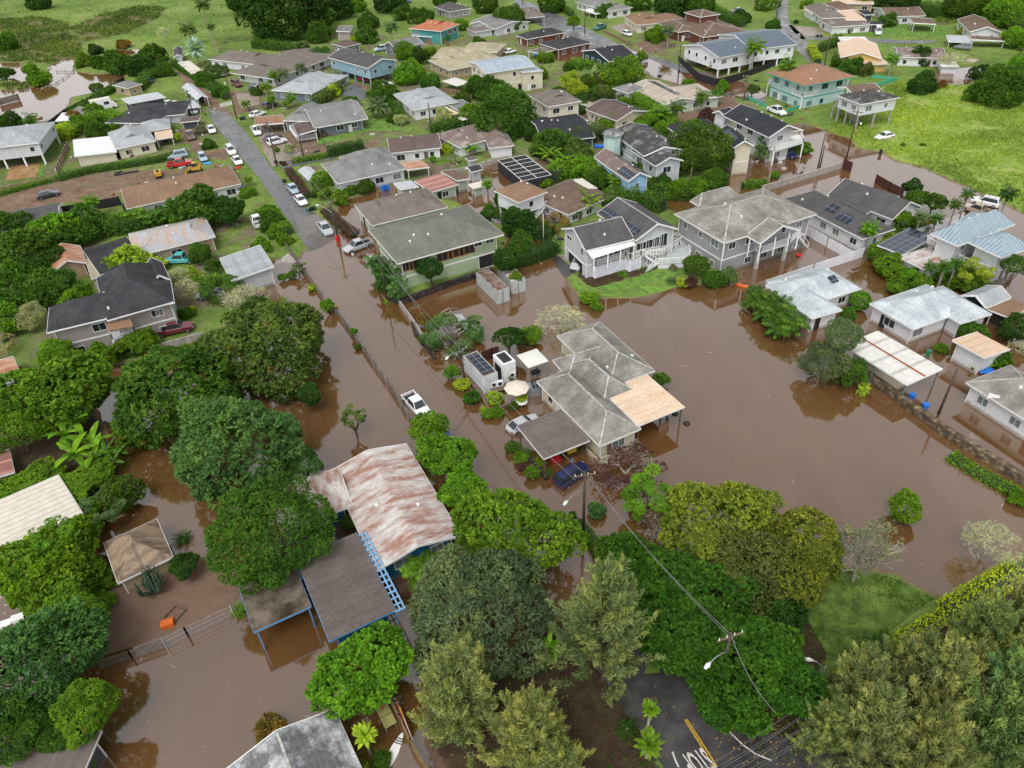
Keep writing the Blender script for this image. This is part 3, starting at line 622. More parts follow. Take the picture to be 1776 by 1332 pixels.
def steps(parent, tile, p_top, p_bot, zt, zb, w, mat):
    a = G(*px(tile, *p_top)[0], zt); b = G(*px(tile, *p_bot)[0], zb); base = np.array([parent.location.x, parent.location.y, 0]); a = a - base; b = b - base
    d = (b - a)[:2]; L = np.hypot(*d); d /= L; nrm = np.array([-d[1], d[0]]) * w / 2; n = max(4, int((zt - zb) / .2)); m = MB()
    for i in range(n):
        t = (i + .5) / n; c = a + (b - a) * t; z = zt - (zt - zb) * (i + 1) / n
        p = [c[:2] - nrm - d * L / n * .5, c[:2] + nrm - d * L / n * .5, c[:2] + nrm + d * L / n * .5, c[:2] - nrm + d * L / n * .5]
        m.poly([(*q, z - .12) for q in p] + [(*q, z) for q in p], [(3, 2, 1, 0), (4, 5, 6, 7), (0, 1, 5, 4), (1, 2, 6, 5), (2, 3, 7, 6), (3, 0, 4, 7)])
    for s in (-1, 1):
        m.bar((*(a[:2] + s * nrm), zt + .9), (*(b[:2] + s * nrm), zb + .9), .08); m.bar((*(a[:2] + s * nrm), zt), (*(b[:2] + s * nrm), zb - .1), .08, .25); m.bar((*(b[:2] + s * nrm), zb - .3), (*(b[:2] + s * nrm), zb + .9), .09); m.bar((*(a[:2] + s * nrm), zt - .3), (*(a[:2] + s * nrm), zt + .9), .09)
    return m.obj('steps', mat, parent)
H = house
# ---- upper left
r = H('elevated_house', 'pale two storey house raised on white columns beside the flooded pond', 'palegrey', [('hip', 'a1', (300, 835, 262, 968, -280, 1010), 5.6, 1.9, 'lightgrey', dict(floor=2.8, ov=.4, postm=M_TRIM))])
H('bungalow', 'bungalow with a bright white metal roof wing and grey hip roof', 'cream', [('dutch', 'a1', (745, 898, 787, 1012, 1055, 952), 3.6, 1.8, 'lightgrey'), ('shed', 'a1', (566, 962, 515, 1083, 783, 1014), 3.0, .7, 'white', dict(ax='u')), ('hip', 'a1', (925, 838, 965, 898, 1155, 878), 3.2, 1.2, 'lightgrey'), ('flat', 'a1', (1035, 902, 1058, 950, 1175, 935), 2.8, 0, 'peachm', dict(open=1))])
H('bungalow', 'low house with a broad black roof behind the white roofed bungalow', 'palegrey', [('hip', 'a1', (930, 700, 712, 832, 1035, 845), 3.1, 1.3, 'dark'), ('hip', 'a1', (1075, 700, 1000, 800, 1258, 768), 3.0, 1.1, 'dark'), ('shed', 'a1', (1170, 712, 1260, 745, 1360, 740), 2.5, .3, 'whitegrey', dict(open=1))])
H('carport', 'long carport with a shining grey metal roof beside the black roofed house', 'dark', [('shed', 'a1', (835, 680, 880, 715, 1125, 657), 2.8, .4, 'whitegrey')], cat='carport', win=False)
H('shed', 'small brown shed with grey roof among debris by the pond fence', 'tan', [('hip', 'a1', (800, 566, 862, 600, 938, 566), 2.8, .7, 'grey')], cat='shed')
H('carport', 'grey gable carport sheltering a dark truck beside the utility pole', 'dark', [('gable', 'a1', (1255, 588, 1335, 676, 1408, 657), 2.8, .8, 'whitegrey', dict(open=1))], cat='carport')
H('shed', 'garden shed with flat purple brown roof beside the black roofed house', 'dark', [('flat', 'a1', (1208, 800, 1220, 832, 1345, 826), 2.3, 0, 'purple')], cat='shed')
H('shed', 'small red walled shed with white roof against the black fence', 'redbrown', [('shed', 'a1', (388, 778, 376, 822, 455, 826), 2.5, .3, 'white', dict(ax='v'))], cat='shed')
H('shed', 'low grey lean-to shed among bushes by the black fence', 'palegrey', [('shed', 'a1', (510, 735, 465, 772, 545, 778), 2.2, .3, 'grey')], cat='shed')
H('storage_building', 'white storage building with grey roof behind the silver palm', 'white', [('gable', 'a1', (1170, 335, 1180, 390, 1240, 385), 3.0, .8, 'darkgrey'), ('flat', 'a1', (1235, 420, 1300, 500, 1370, 480), 2.4, 0, 'cream')], cat='shed')
H('long_house', 'long house with a plain brown roof beside the dirt yard', 'white', [('hip', 'p', (203, 328, 219, 362, 419, 320), 3.4, 1.7, 'brown', dict(caps=0))])
H('bungalow', 'bungalow with two joined grey brown hip roofs above the parked dark cars', 'white', [('dutch', 'p', (392, 86, 361, 102, 428, 116), 3.4, 1.6, 'greybrown'), ('dutch', 'p', (500, 84, 399, 126, 455, 143), 3.6, 1.9, 'greybrown', dict(ov=1.6)), ('hip', 'p', (500, 88, 490, 108, 540, 98), 3.3, 1.2, 'greybrown')])
b = H('elevated_house', 'raised blue green house with a grey gable roof over an open garage', 'blue', [('gable', 'z6', (140, 200, 868, 424, 1400, 262), 5.6, 1.5, 'darkgrey', dict(floor=2.7, ov=.5, postm=WM['blue']))])
steps(b, 'z6', (560, 480), (420, 600), 2.6, .3, 1.1, WM['blue'])
H('bungalow', 'house with a light grey hip roof and blue walls below the row of small palms', 'bluegrey', [('dutch', 'a2', (155, 597, 395, 636, 597, 507), 3.6, 1.9, 'lightgrey')])
b = H('bungalow', 'long dark grey house with a white posted veranda and reddish porch roof', 'bluegrey', [('gable', 'a2', (335, 728, 412, 868, 768, 798), 3.8, 1.8, 'grey', dict(ax='v', ov=1.3)), ('dutch', 'a2', (262, 712, 197, 818, 330, 852), 3.7, 1.6, 'grey'), ('shed', 'a2', (238, 850, 298, 918, 432, 905), 3.1, .5, 'purple', dict(open=1, flip=1))])
deck(b, 'a2', (245, 880, 300, 955, 435, 935, 400, 870), 1.0, M_CONC, posts=False)
H('bungalow', 'white house with grey roof and long window band facing the lawn palm', 'white', [('dutch', 'a2', (945, 636, 1088, 748, 1385, 690), 3.7, 1.4, 'lightgrey'), ('shed', 'a2', (1390, 690, 1440, 790, 1500, 740), 2.6, .5, 'grey')])
H('teal_house', 'teal walled house under a rust red hip roof', 'teal', [('dutch', 'a2', (1088, 181, 1272, 212, 1362, 158), 4.6, 1.8, 'rustred', dict(ov=.7)), ('shed', 'a2', (1062, 228, 1075, 250, 1200, 262), 2.8, .4, 'teal', dict(open=1))])
H('bungalow', 'house with blue grey walls and dark gable roof behind the tall coconut palm', 'bluegrey', [('gable', 'a2', (858, 312, 965, 334, 1165, 296), 3.6, 1.6, 'grey', dict(ax='v')), ('hip', 'a2', (500, 305, 620, 320, 745, 300), 3.2, .9, 'purple')])
H('bungalow', 'house with a large tan mossy hip roof and beige walls', 'tan', [('dutch', 'a2', (1270, 395, 1332, 477, 1655, 385), 3.8, 1.8, 'tan'), ('hip', 'a2', (1235, 322, 1215, 388, 1420, 400), 3.4, 1.4, 'tan'), ('hip', 'a2', (1440, 290, 1400, 350, 1640, 365), 3.8, 1.6, 'tan')])
b = H('two_storey_house', 'two storey cream house with a pale blue roof and small balcony', 'cream', [('gable', 'p', (821, 106, 841, 127, 924, 112), 6.2, 1.0, 'paleblue', dict(ax='v')), ('shed', 'a3', (80, 475, 105, 502, 236, 475), 5.0, .4, 'paleblue', dict(ov=.3))])
H('bungalow', 'low house with a dark purple brown roof above the clipped hedge', 'white', [('gable', 'a2', (850, 950, 925, 1040, 1280, 1020), 3.3, 1.3, 'purple', dict(ax='v')), ('shed', 'a2', (1000, 1118, 1045, 1168, 1192, 1132), 2.7, .4, 'rust', dict(open=1)), ('flat', 'a2', (1128, 928, 1165, 985, 1235, 970), 2.9, 0, 'cream', dict(open=1))])
H('bungalow', 'pale grey house with green grey hip roof beside the street hedge', 'palegrey', [('dutch', 'a2', (468, 1108, 570, 1247, 1030, 1140), 3.5, 1.9, 'grey', dict(vents=2)), ('hip', 'a2', (560, 1070, 640, 1130, 960, 1068), 3.6, 1.6, 'grey')])
H('shed', 'white metal roofed shed beside the street below the grey hedge', 'palegrey', [('gable', 'a2', (310, 1155, 372, 1220, 455, 1196), 2.2, .4, 'whitegrey')], cat='shed')
H('bungalow', 'white house with a weathered pinkish hip roof among banana plants', 'white', [('dutch', 'a2', (1252, 908, 1400, 1000, 1660, 915), 3.4, 1.8, 'pinkgrey'), ('hip', 'a2', (1560, 860, 1600, 1006, 1758, 975), 3.4, 1.5, 'pinkgrey')])
H('shed', 'open sided shed under a faded red striped metal roof', 'palegreen', [('flat', 'a2', (1090, 1228, 1205, 1305, 1392, 1252), 2.7, 0, 'redstripe'), ('shed', 'a2', (930, 1265, 1000, 1300, 1130, 1278), 2.3, .4, 'whitegrey'), ('shed', 'a2', (1300, 1170, 1385, 1240, 1452, 1206), 2.5, .4, 'brownd')], cat='shed')
H('shed', 'grey garden shed with a dark gable roof beside the black shade house', 'palegrey', [('gable', 'a2', (1432, 1142, 1478, 1168, 1560, 1148), 2.8, .5, 'dark')], cat='shed')
H('shed', 'small turquoise shed by the concrete garden wall', 'aqua', [('flat', 'a2', (1430, 1072, 1462, 1092, 1520, 1082), 2.0, 0, 'flatbrown')], cat='shed')
H('shed', 'pale green shed with cream roof standing in brown flood water near the shade house', 'palegreen', [('flat', 'a2', (1462, 1250, 1490, 1280, 1575, 1258), 2.2, 0, 'cream')], cat='shed')
# ---- upper centre
H('bungalow', 'white house with grey roof at the top beyond the teal pickup', 'white', [('dutch', 'a3', (485, 8, 690, 76, 832, 44), 3.5, 1.6, 'grey'), ('flat', 'a3', (528, 62, 600, 95, 640, 82), 2.6, 0, 'white', dict(open=1))])
H('bungalow', 'beige house with a brown hip roof beside the pagoda roofed house', 'cream', [('dutch', 'a3', (808, 106, 880, 170, 1075, 148), 3.6, 1.5, 'brown'), ('hip', 'a3', (1040, 98, 1060, 150, 1175, 122), 3.5, 1.1, 'brown')])
H('pagoda_house', 'large dark brown house topped by a small pagoda cupola', 'redbrown', [('hip', 'a3', (1180, 130, 1330, 252, 1560, 190), 4.2, 1.8, 'brownd'), ('hip', 'a3', (1090, 150, 1160, 218, 1240, 188), 4.0, 1.2, 'brownd'), ('hip', 'a3', (1225, 80, 1310, 116, 1427, 90), 6.8, 1.0, 'brownd', dict(floor=4.8, nowin=1))], caps=True)
b = H('elevated_house', 'new white house on tall posts with a slate blue metal roof and black fence', 'white', [('gable', 'a3', (1235, 300, 1440, 391, 1655, 335), 5.6, 1.6, 'slate', dict(floor=2.4, ov=.5, ax='v', postm=M_WHITE)), ('gable', 'p', (1262, 58, 1303, 86, 1369, 72), 5.9, 1.8, 'slate', dict(floor=2.6, ax='v', postm=M_WHITE))])
steps(b, 'a3', (1640, 415), (1570, 480), 3.0, 0, 1.3, plain('raw_timber', (.45, .22, .08), .8))
steps(b, 'a3', (1400, 440), (1340, 470), 3.0, 0, 1.3, plain('raw_timber', (.45, .22, .08), .8))
H('black_house', 'dark green house with a sharp black roof and white fascia', 'darkteal', [('gable', 'a3', (500, 345, 690, 418, 882, 382), 4.4, 1.7, 'black', dict(ax='v'))], trim=M_TRIM)
H('bungalow', 'red brown walled house with black hip roof beside the wet street', 'redbrown', [('hip', 'a3', (72, 235, 132, 266, 385, 216), 3.4, 1.4, 'dark')])
H('bungalow', 'low red walled house with a black hip roof and small grey porch', 'redbrown', [('hip', 'a3', (218, 290, 345, 336, 568, 286), 3.3, 1.2, 'dark'), ('shed', 'a3', (155, 350, 232, 372, 326, 330), 2.6, .4, 'greybrown', dict(open=1))])
H('bungalow', 'grey house with lilac grey carport beside the wet upper street', 'palegrey', [('hip', 'a3', (60, 60, 110, 122, 252, 108), 3.2, 1.2, 'greybrown', dict(open=1)), ('gable', 'p', (835, 35, 860, 50, 905, 35), 3.4, 1.2, 'grey')])
b = H('two_storey_house', 'cream two storey house with a grey brown gable roof behind the big round tree', 'cream', [('dutch', 'a3', (148, 642, 275, 726, 497, 682), 5.8, 1.5, 'greybrown')])
H('bungalow', 'low house with a broad black roof dotted with pale skylights', 'dark', [('gable', 'a3', (205, 800, 245, 968, 572, 908), 3.4, 1.2, 'black', dict(ax='v', vents=5))])
H('bungalow', 'house with a red brown roof carrying two skylights and a row of solar panels', 'cream', [('gable', 'a3', (552, 735, 745, 820, 945, 750), 3.7, 1.3, 'purple', dict(ax='u', panels=[(-.75, .75, .15, .55, -1)])), ('shed', 'a3', (520, 705, 570, 735, 605, 710), 3.0, .3, 'tan')])
H('cottage', 'tiny cream cottage with grey hip roof between two larger roofs', 'palegreen', [('hip', 'a3', (742, 592, 822, 632, 916, 592), 4.0, 1.3, 'grey')])
H('bungalow', 'long house with a pale tan roof and solar panels beside the flooded upper street', 'palegreen', [('gable', 'a3', (900, 574, 1070, 712, 1230, 655), 3.8, 1.0, 'tanlight', dict(ax='u', panels=[(-.6, .8, .55, .95, -1)])), ('hip', 'a3', (1150, 590, 1200, 690, 1385, 630), 3.6, 1.0, 'tanlight')])
b = H('two_storey_house', 'pale blue two storey house with black roof and white balcony over two trucks', 'palewhite', [('gable', 'p', (1256, 200, 1334, 238, 1392, 225), 6.2, 1.8, 'black', dict(ax='u', vents=4, ov=1.7)), ('gable', 'a3', (1412, 760, 1480, 790, 1530, 760), 5.6, .8, 'black', dict(nowin=1))])
deck(b, 'a4', (-20, 990, 65, 1025, 262, 968, 240, 915, 75, 940), 3.1, M_TRIM)
H('two_storey_house', 'cream two storey house with charcoal roof and white garage door behind the large tree', 'cream', [('gable', 'a3', (1460, 890, 1540, 1002, 1657, 977), 6.0, 1.2, 'black', dict(panels=[(-.6, .6, .3, .8, 1)])), ('hip', 'a3', (1085, 852, 1160, 912, 1440, 860), 3.6, 1.5, 'black')])
r = H('damaged_house', 'grey house with a torn and bleached black roof beside a round turret', 'palegrey', [('gable', 'a3', (790, 880, 930, 1060, 1135, 985), 5.6, 1.2, 'damaged', dict(ax='u')), ('gable', 'a3', (920, 1010, 1010, 1128, 1135, 1065), 5.0, 1.2, 'damaged')])
t = G(*px('a3', 718, 900)[0], 7.0) - np.array([r.location.x, r.location.y, 0])
MB().lathe([(0.01, 7.6), (1.2, 7.5), (2.3, 6.9), (2.3, 6.7), (1.9, 6.7)], 8, (t[0], t[1], 0)).obj('roof', RM['patch'], r); MB().lathe([(1.85, -.5), (1.85, 6.75)], 8, (t[0], t[1], 0)).obj('wall', WM['aqua'], r)
H('blue_house', 'bright sky blue house with a long solar panelled roof among palms', 'skyblue', [('gable', 'a3', (600, 1065, 822, 1232, 968, 1196), 4.6, 1.3, 'pinkgrey', dict(ax='u', panels=[(-.9, .55, .1, .85, -1), (-.95, -.3, .1, .7, 1)]))])
b = H('elevated_house', 'white raised house with brown hip roof and outside stair', 'white', [('hip', 'p', (858, 330, 899, 351, 949, 332), 5.2, 1.4, 'brown', dict(floor=2.4, postm=M_WHITE))])
steps(b, 'b3', (250, 95), (160, 210), 2.4, .2, 1.2, M_WHITE)
H('bungalow', 'low house with brown hip roof behind the white raised house', 'white', [('hip', 'p', (940, 332, 985, 372, 1036, 332), 3.3, 1.5, 'brownd'), ('shed', 'p', (995, 314, 1020, 330, 1036, 326), 3.4, .3, 'cream')])
# ---- middle
H('bungalow', 'pale green house with a brown grey hip roof standing in flood water', 'palegreen', [('dutch', 'p', (617, 354, 645, 391, 775, 358), 4.0, 1.8, 'greybrown')])
b = H('large_house', 'large green two storey house with a broad grey hip roof and timber window bay', 'green', [('hip', 'p', (644, 397, 689, 457, 871, 404), 5.9, 2.3, 'greygreen', dict(vents=4, ov=1.0, nowin=1))])
_tim = plain('orange_timber', (.42, .17, .05), .6, .2, 4)
for s0, w_ in ((.44, 2.6), (.56, 2.6), (.68, 2.6), (.05, 1.8), (.13, 1.8)): wwin(b, 0, 'R', s0, 4.4, w_, 1.4, _tim, M_DARK, 2)
for s0 in (.8, .93): wwin(b, 0, 'R', s0, 4.9, 1.3, .7)
for s0 in (.15, .45, .75): wwin(b, 0, 'L', s0, 4.5, 1.4, 1.0)
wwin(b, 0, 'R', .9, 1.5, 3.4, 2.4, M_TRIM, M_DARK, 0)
# grey house with lattice deck
b = H('elevated_house', 'grey raised house with a white lattice deck and long access ramp', 'palegrey', [('gable', 'z3', (50, 135, 410, 402, 1062, 278), 5.8, 2.0, 'darkgrey', dict(ax='v', ov=.5, caps=1, nowin=1)), ('gable', 'p', (1035, 370, 1103, 417, 1176, 397), 5.9, 1.9, 'darkgrey', dict(ax='u', ov=.5, caps=1, nowin=1, panels=[(-.8, .95, .1, .4, 1)]))])
BW = (b.location.x, b.location.y)
LAT = N('lattice_panel', .6, .3); v_ = LAT.co(rot=(0, math.pi / 4, 0)); s_ = LAT.n('SeparateXYZ'); LAT.l(v_, s_.inputs[0])
g1 = LAT.math('LESS_THAN', LAT.math('FRACT', LAT.math('MULTIPLY', s_.outputs[0], 5)), .45); g2 = LAT.math('LESS_THAN', LAT.math('FRACT', LAT.math('MULTIPLY', s_.outputs[2], 5)), .45)
LAT = LAT.col(LAT.mix(LAT.math('MAXIMUM', g1, g2), (.38, .36, .46), (.66, .65, .74)))
P = deck(b, 'z3', (445, 535, 540, 600, 925, 485, 985, 515, 1120, 470, 1180, 470, 1105, 395, 990, 425), 2.75, M_CONC, posts=False, openside=(5, 6, 7))
Q = [(p[0] - BW[0], p[1] - BW[1]) for p in P]
for i in range(4):
    x0, y0 = Q[i]; x1, y1 = Q[i + 1]; L = math.dist(Q[i], Q[i + 1]); a = math.atan2(y1 - y0, x1 - x0)
    MB().box(.05, L - .05, -.04, .04, -.5, 2.5).obj('lattice', LAT, b, (x0, y0, 0), a)
    m = MB(); n_ = max(1, round(L / 2.6))
    for j in range(n_ + 1): m.box(L * j / n_ - .08, L * j / n_ + .08, -.09, .09, -.5, 2.75)
    for j in range(n_):
        xa, xb = L * j / n_, L * (j + 1) / n_; m.bar((xa, -.06, .3 if j % 2 else 2.2), (xb, -.06, 2.2 if j % 2 else .3), .09)
    m.box(0, L, -.07, .07, .0, .14); m.obj('frame', M_WHITE, b, (x0, y0, 0), a)
# lanai roof
q = [G(*p_, 5.4)[:2] - np.array(BW) for p_ in px('z3', 410, 400, 500, 500, 1062, 318, 965, 232)]
MB().poly([(*q[0], 5.45), (*q[1], 5.2), (*q[2], 5.2), (*q[3], 5.45)] + [(*q[0], 5.55), (*q[1], 5.3), (*q[2], 5.3), (*q[3], 5.55)], [(3, 2, 1, 0), (4, 5, 6, 7), (0, 1, 5, 4), (1, 2, 6, 5), (2, 3, 7, 6), (3, 0, 4, 7)]).obj('porch_roof', plain('white_metal_sheet', (.66, .69, .70), .4, .08), b)
for t_ in (.03, .35, .65, .97): p_ = q[1] * (1 - t_) + q[2] * t_; p_ = p_ * .97 + (q[0] + q[3]) * .015; MB().box(p_[0] - .08, p_[0] + .08, p_[1] - .08, p_[1] + .08, 2.7, 5.25).obj('post', M_WHITE, b)
steps(b, 'z3', (1175, 455), (1290, 530), 2.75, 1.5, 1.3, M_WHITE); steps(b, 'z3', (1300, 540), (1180, 670), 1.5, 0, 1.3, M_WHITE)
P = deck(b, 'z3', (1180, 670, 1340, 580, 1690, 560, 1760, 480, 1610, 350, 1360, 520, 1300, 545), 1.3, plain('pale_deck_paint', (.42, .46, .44), .6), posts=False, openside=(0, 5, 6))
Q = [(p[0] - BW[0], p[1] - BW[1]) for p in P]
for i in (1, 2):
    L = math.dist(Q[i], Q[i + 1]); a = math.atan2(Q[i + 1][1] - Q[i][1], Q[i + 1][0] - Q[i][0]); MB().box(.05, L, -.04, .04, -.4, 1.05).obj('lattice', LAT, b, (*Q[i], 0), a)
def ramp(p1, z1, p2, z2, w):
    a = G(*p1, z1); c = G(*p2, z2); base = np.array([*BW, 0]); a = a - base; c = c - base; d = (c - a)[:2]; d /= np.hypot(*d); n_ = np.array([-d[1], d[0]]) * w / 2
    m = MB(); m.poly([(*(a[:2] - n_), z1), (*(a[:2] + n_), z1), (*(c[:2] + n_), z2), (*(c[:2] - n_), z2)] + [(*(a[:2] - n_), z1 - .2), (*(a[:2] + n_), z1 - .2), (*(c[:2] + n_), z2 - .2), (*(c[:2] - n_), z2 - .2)], [(0, 1, 2, 3), (7, 6, 5, 4), (0, 4, 5, 1), (1, 5, 6, 2), (2, 6, 7, 3), (3, 7, 4, 0)]); m.obj('ramp', M_CONC, b)
    for s in (-1, 1):
        m = MB(); n = 5
        for hh_ in (1.0, .75, .2): m.bar((*(a[:2] + s * n_), z1 + hh_), (*(c[:2] + s * n_), z2 + hh_), .1)
        for j in range(n + 1):
            t_ = j / n; p_ = a[:2] + (c - a)[:2] * t_ + s * n_; zz = z1 + (z2 - z1) * t_; m.bar((*p_, -.3), (*p_, zz + 1.0), .11)
        m.obj('railing', M_WHITE, b)
ramp(px('z3', 1180, 440)[0], 2.6, px('z3', 1365, 425)[0], 2.3, 1.5); ramp(px('z3', 1365, 425)[0], 2.3, px('z3', 1625, 255)[0], 1.6, 1.5)
for s0, w_, h_ in ((.12, 2.0, 1.2), (.34, 2.2, 1.4), (.56, 1.5, 1.7), (.74, 1.5, 2.2)): wwin(b, 1, 'R', s0, 4.3, w_, h_)
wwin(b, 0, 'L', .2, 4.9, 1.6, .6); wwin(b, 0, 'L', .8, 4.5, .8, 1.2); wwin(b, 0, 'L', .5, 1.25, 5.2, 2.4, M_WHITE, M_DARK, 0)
for s0 in (.3, .52, .74): wwin(b, 0, 'R', s0, 4.0, 1.8, 1.5)
# big grey house with balconies
b = H('large_house', 'large grey two storey house with white balconies beside the white vinyl fence', 'grey', [('hip', 'p', (1174, 369, 1256, 421, 1412, 369), 6.3, 2.5, 'moss', dict(ov=.7)), ('gable', 'z2', (862, 396, 1020, 492, 1482, 332), 6.2, 1.9, 'moss', dict(ax='u', nowall=1)), ('hip', 'b3', (1240, 72, 1305, 108, 1570, 38), 6.3, 1.5, 'moss', dict(ov=.7))], caps=True)
P = deck(b, 'z2', (580, 580, 625, 610, 890, 525, 1015, 600, 1355, 490, 1560, 310, 1500, 260, 880, 400), 3.0, M_WHITE, posts=False, openside=(6, 7))
for x, y in ((990, 600), (1320, 500)):
    q = G(*px('z2', x, y)[0], 2.9)[:2] - np.array([b.location.x, b.location.y]); MB().box(q[0] - .32, q[0] + .32, q[1] - .32, q[1] + .32, -.6, 2.75).obj('column', plain('grey_stone_column', (.36, .36, .34), .9), b)
steps(b, 'z2', (1440, 400), (1535, 520), 3.0, .1, 1.4, M_WHITE)
for x, y in ((1020, 500), (1200, 420), (1365, 370), (895, 430), (590, 490), (1475, 345)):
    q = G(*px('z2', x, y)[0], 6.1)[:2] - np.array([b.location.x, b.location.y]); MB().box(q[0] - .08, q[0] + .08, q[1] - .08, q[1] + .08, 2.9, 6.1).obj('post', M_WHITE, b)
# white house with dark roof and solar
H('white_house', 'white house with a dark grey roof carrying solar panels behind the vinyl fence', 'white', [('hip', 'b4', (160, 50, 667, 329, 862, 250), 3.7, 1.9, 'darkgrey', dict(panels=[(-.55, -.2, .25, .65, 1), (-.1, .12, .4, .8, 1), (-.55, -.2, .25, .65, -1), (-.1, .12, .4, .8, -1)])), ('gable', 'p', (1438, 337, 1549, 380, 1596, 357), 3.8, 2.0, 'darkgrey', dict(vents=2)), ('hip', 'p', (1420, 345, 1500, 372, 1560, 340), 3.7, 1.5, 'darkgrey')])
b = H('elevated_house', 'white raised house with a blue grey standing seam metal roof', 'palewhite', [('hip', 'b4', (1135, 290, 1318, 376, 1690, 225), 6.3, 2.2, 'seam', dict(floor=2.9, postm=M_CONC, ov=1.0)), ('hip', 'b4', (1400, 345, 1610, 456, 1800, 375), 6.25, 1.8, 'seam', dict(floor=2.9, postm=M_CONC, ov=1.0)), ('hip', 'b4', (1420, 150, 1300, 215, 1560, 290), 6.4, 1.6, 'seam', dict(nowall=1))])
deck(b, 'b4', (1090, 350, 1360, 500, 1530, 560, 1640, 500, 1400, 380, 1180, 310), 2.9, M_CONC, openside=(3, 4), postm=M_CONC)
H('carport', 'low carport covered by a black solar array beside the seam roofed house', 'palegrey', [('flat', 'b4', (770, 368, 940, 436, 1150, 312), 3.0, 0, 'panel'), ('shed', 'b4', (915, 462, 1080, 546, 1270, 465), 2.8, .3, 'rustpale')], cat='carport', win=False)
H('bungalow', 'white bungalow under a mottled pale grey roof with a single small solar panel', 'white', [('hip', 'b4', (400, 512, 657, 666, 275, 790), 3.3, 1.7, 'mottle', dict(panels=[(-.5, -.25, .5, .8, 1)])), ('hip', 'b4', (30, 640, 322, 872, 508, 800), 3.25, 1.4, 'mottle')])
H('bungalow', 'white bungalow under a mottled pale grey roof beside the peach roofed shed', 'white', [('hip', 'b4', (735, 762, 1010, 944, 1385, 790), 3.4, 1.9, 'mottle'), ('hip', 'b4', (1030, 700, 1332, 904, 1518, 826), 3.35, 1.5, 'mottle')])
H('shed', 'black walled garden building with a plain grey gable roof near the brown deck', 'black', [('gable', 'b4', (1340, 712, 1507, 798, 1670, 728), 3.0, 1.0, 'lightgrey', dict(ax='v'))], cat='shed', win=False)
H('deck_shelter', 'flat brown timber roofed shelter beside the black walled garden building', 'black', [('flat', 'b4', (1515, 805, 1690, 872, 1800, 780), 2.6, 0, 'brown')], cat='shelter', win=False)
b = H('carport', 'long flat off white carport roof with a red seam beside the stone wall', 'cream', [('flat', 'p', (1462, 598, 1573, 667, 1636, 640), 3.2, 0, 'offwhite', dict(open=1, postm=plain('green_post', (.10, .16, .15), .6)))], cat='carport')
c, au, Lu, av, Lv = rect('p', (1462, 598, 1573, 667, 1636, 640), 3.2)
MB().box(-Lu / 2, Lu / 2, -.15, .15, 3.23, 3.27).obj('seam', plain('red_seam', (.30, .09, .05), .7), b, (0, 0, 0), au)
_c = G(*px('b4', 790, 1180)[0], 2.0); MB().box(-3.4, 3.4, -1.1, 1.1, -.5, 2.2).obj('storage_unit', WM['cream'], b, (_c[0] - b.location.x, _c[1] - b.location.y, 0), au)
b = H('shed', 'white shed with a scalloped peach metal roof standing in flood water', 'white', [('shed', 'b4', (1268, 1040, 1490, 1160, 1672, 1080), 2.7, .5, 'peachm')], cat='shed', win=False)
b = H('white_house', 'white house with a mossy grey roof and basketball hoop at the right edge', 'white', [('hip', 'p', (1750, 632, 1676, 663, 1850, 775), 3.5, 1.9, 'moss', dict(caps=1))])
# centre house
b = H('central_house', 'ribbed grey roofed house surrounded by brown flood water with a peach flat roof', 'cream', [
    ('hip', 'p', (1134, 643, 1040, 558, 967, 583), 3.6, 2.0, 'moss', dict(ax='u')), ('hip', 'p', (957, 625, 985, 655, 1085, 625), 3.5, 1.6, 'moss'), ('hip', 'p', (930, 662, 1040, 774, 1112, 744), 3.55, 1.9, 'moss', dict(ax='u')), ('hip', 'p', (972, 636, 1045, 706, 1106, 681), 3.5, 1.85, 'moss', dict(ax='u')),
    ('flat', 'p', (1045, 679, 1107, 739, 1187, 706), 3.9, 0, 'peach', dict(open=1, postm=M_WOOD, th=.15)), ('flat', 'p', (897, 739, 943, 796, 1022, 764), 3.1, 0, 'flatbrown', dict(open=1, postm=M_WOOD))], caps=True)
B_, C_ = [G(*q_, 0)[:2] - np.array([b.location.x, b.location.y]) for q_ in px('c3', 540, 520, 620, 560)]
m = MB(); pl = [(*(G(*q_, .5)[:2] - np.array([b.location.x, b.location.y])), 0) for q_ in px('c3', 540, 470, 615, 540, 905, 440, 870, 400)]
for a, c in zip(pl[:-1], pl[1:]): m.bar((a[0], a[1], .2), (c[0], c[1], .2), .25, .9)
m.obj('planter_wall', plain('pale_block_wall', (.45, .36, .26), .9, .2), b)
m = MB(); pl = [(*(G(*q_, .7)[:2] - np.array([b.location.x, b.location.y])), 0) for q_ in px('c3', 1030, 320, 1095, 285, 1085, 240)]
for a, c in zip(pl[:-1], pl[1:]): m.bar((a[0], a[1], .4), (c[0], c[1], .4), .2, 1.0)
m.obj('porch_wall', WM['brown'], b)
# ---- left
H('large_house', 'large two storey grey beige house with a patched black roof and side balcony', 'greybeige', [('hip', 'b1', (275, 812, 318, 966, 1186, 785), 5.6, 2.2, 'dark', dict(ov=.7)), ('hip', 'b1', (612, 612, 728, 884, 1180, 776), 5.68, 3.4, 'dark', dict(ov=.9)), ('gable', 'b1', (985, 520, 1035, 640, 1156, 606), 5.5, 1.2, 'dark')], trim=M_WHITE)
bb = sc.objects['large_house.002']
deck(bb, 'b1', (750, 975, 765, 1010, 920, 965, 905, 935), 2.6, M_TRIM)
q = [G(*p_, 5.0)[:2] - np.array(bb.location[:2]) for p_ in px('b1', 725, 905, 735, 955, 905, 920, 885, 872)]
MB().poly([(*a, 4.9) for a in q] + [(*a, 5.0) for a in q], [(3, 2, 1, 0), (4, 5, 6, 7), (0, 1, 5, 4), (1, 2, 6, 5), (2, 3, 7, 6), (3, 0, 4, 7)]).obj('porch_roof', RM['brownred'], bb)
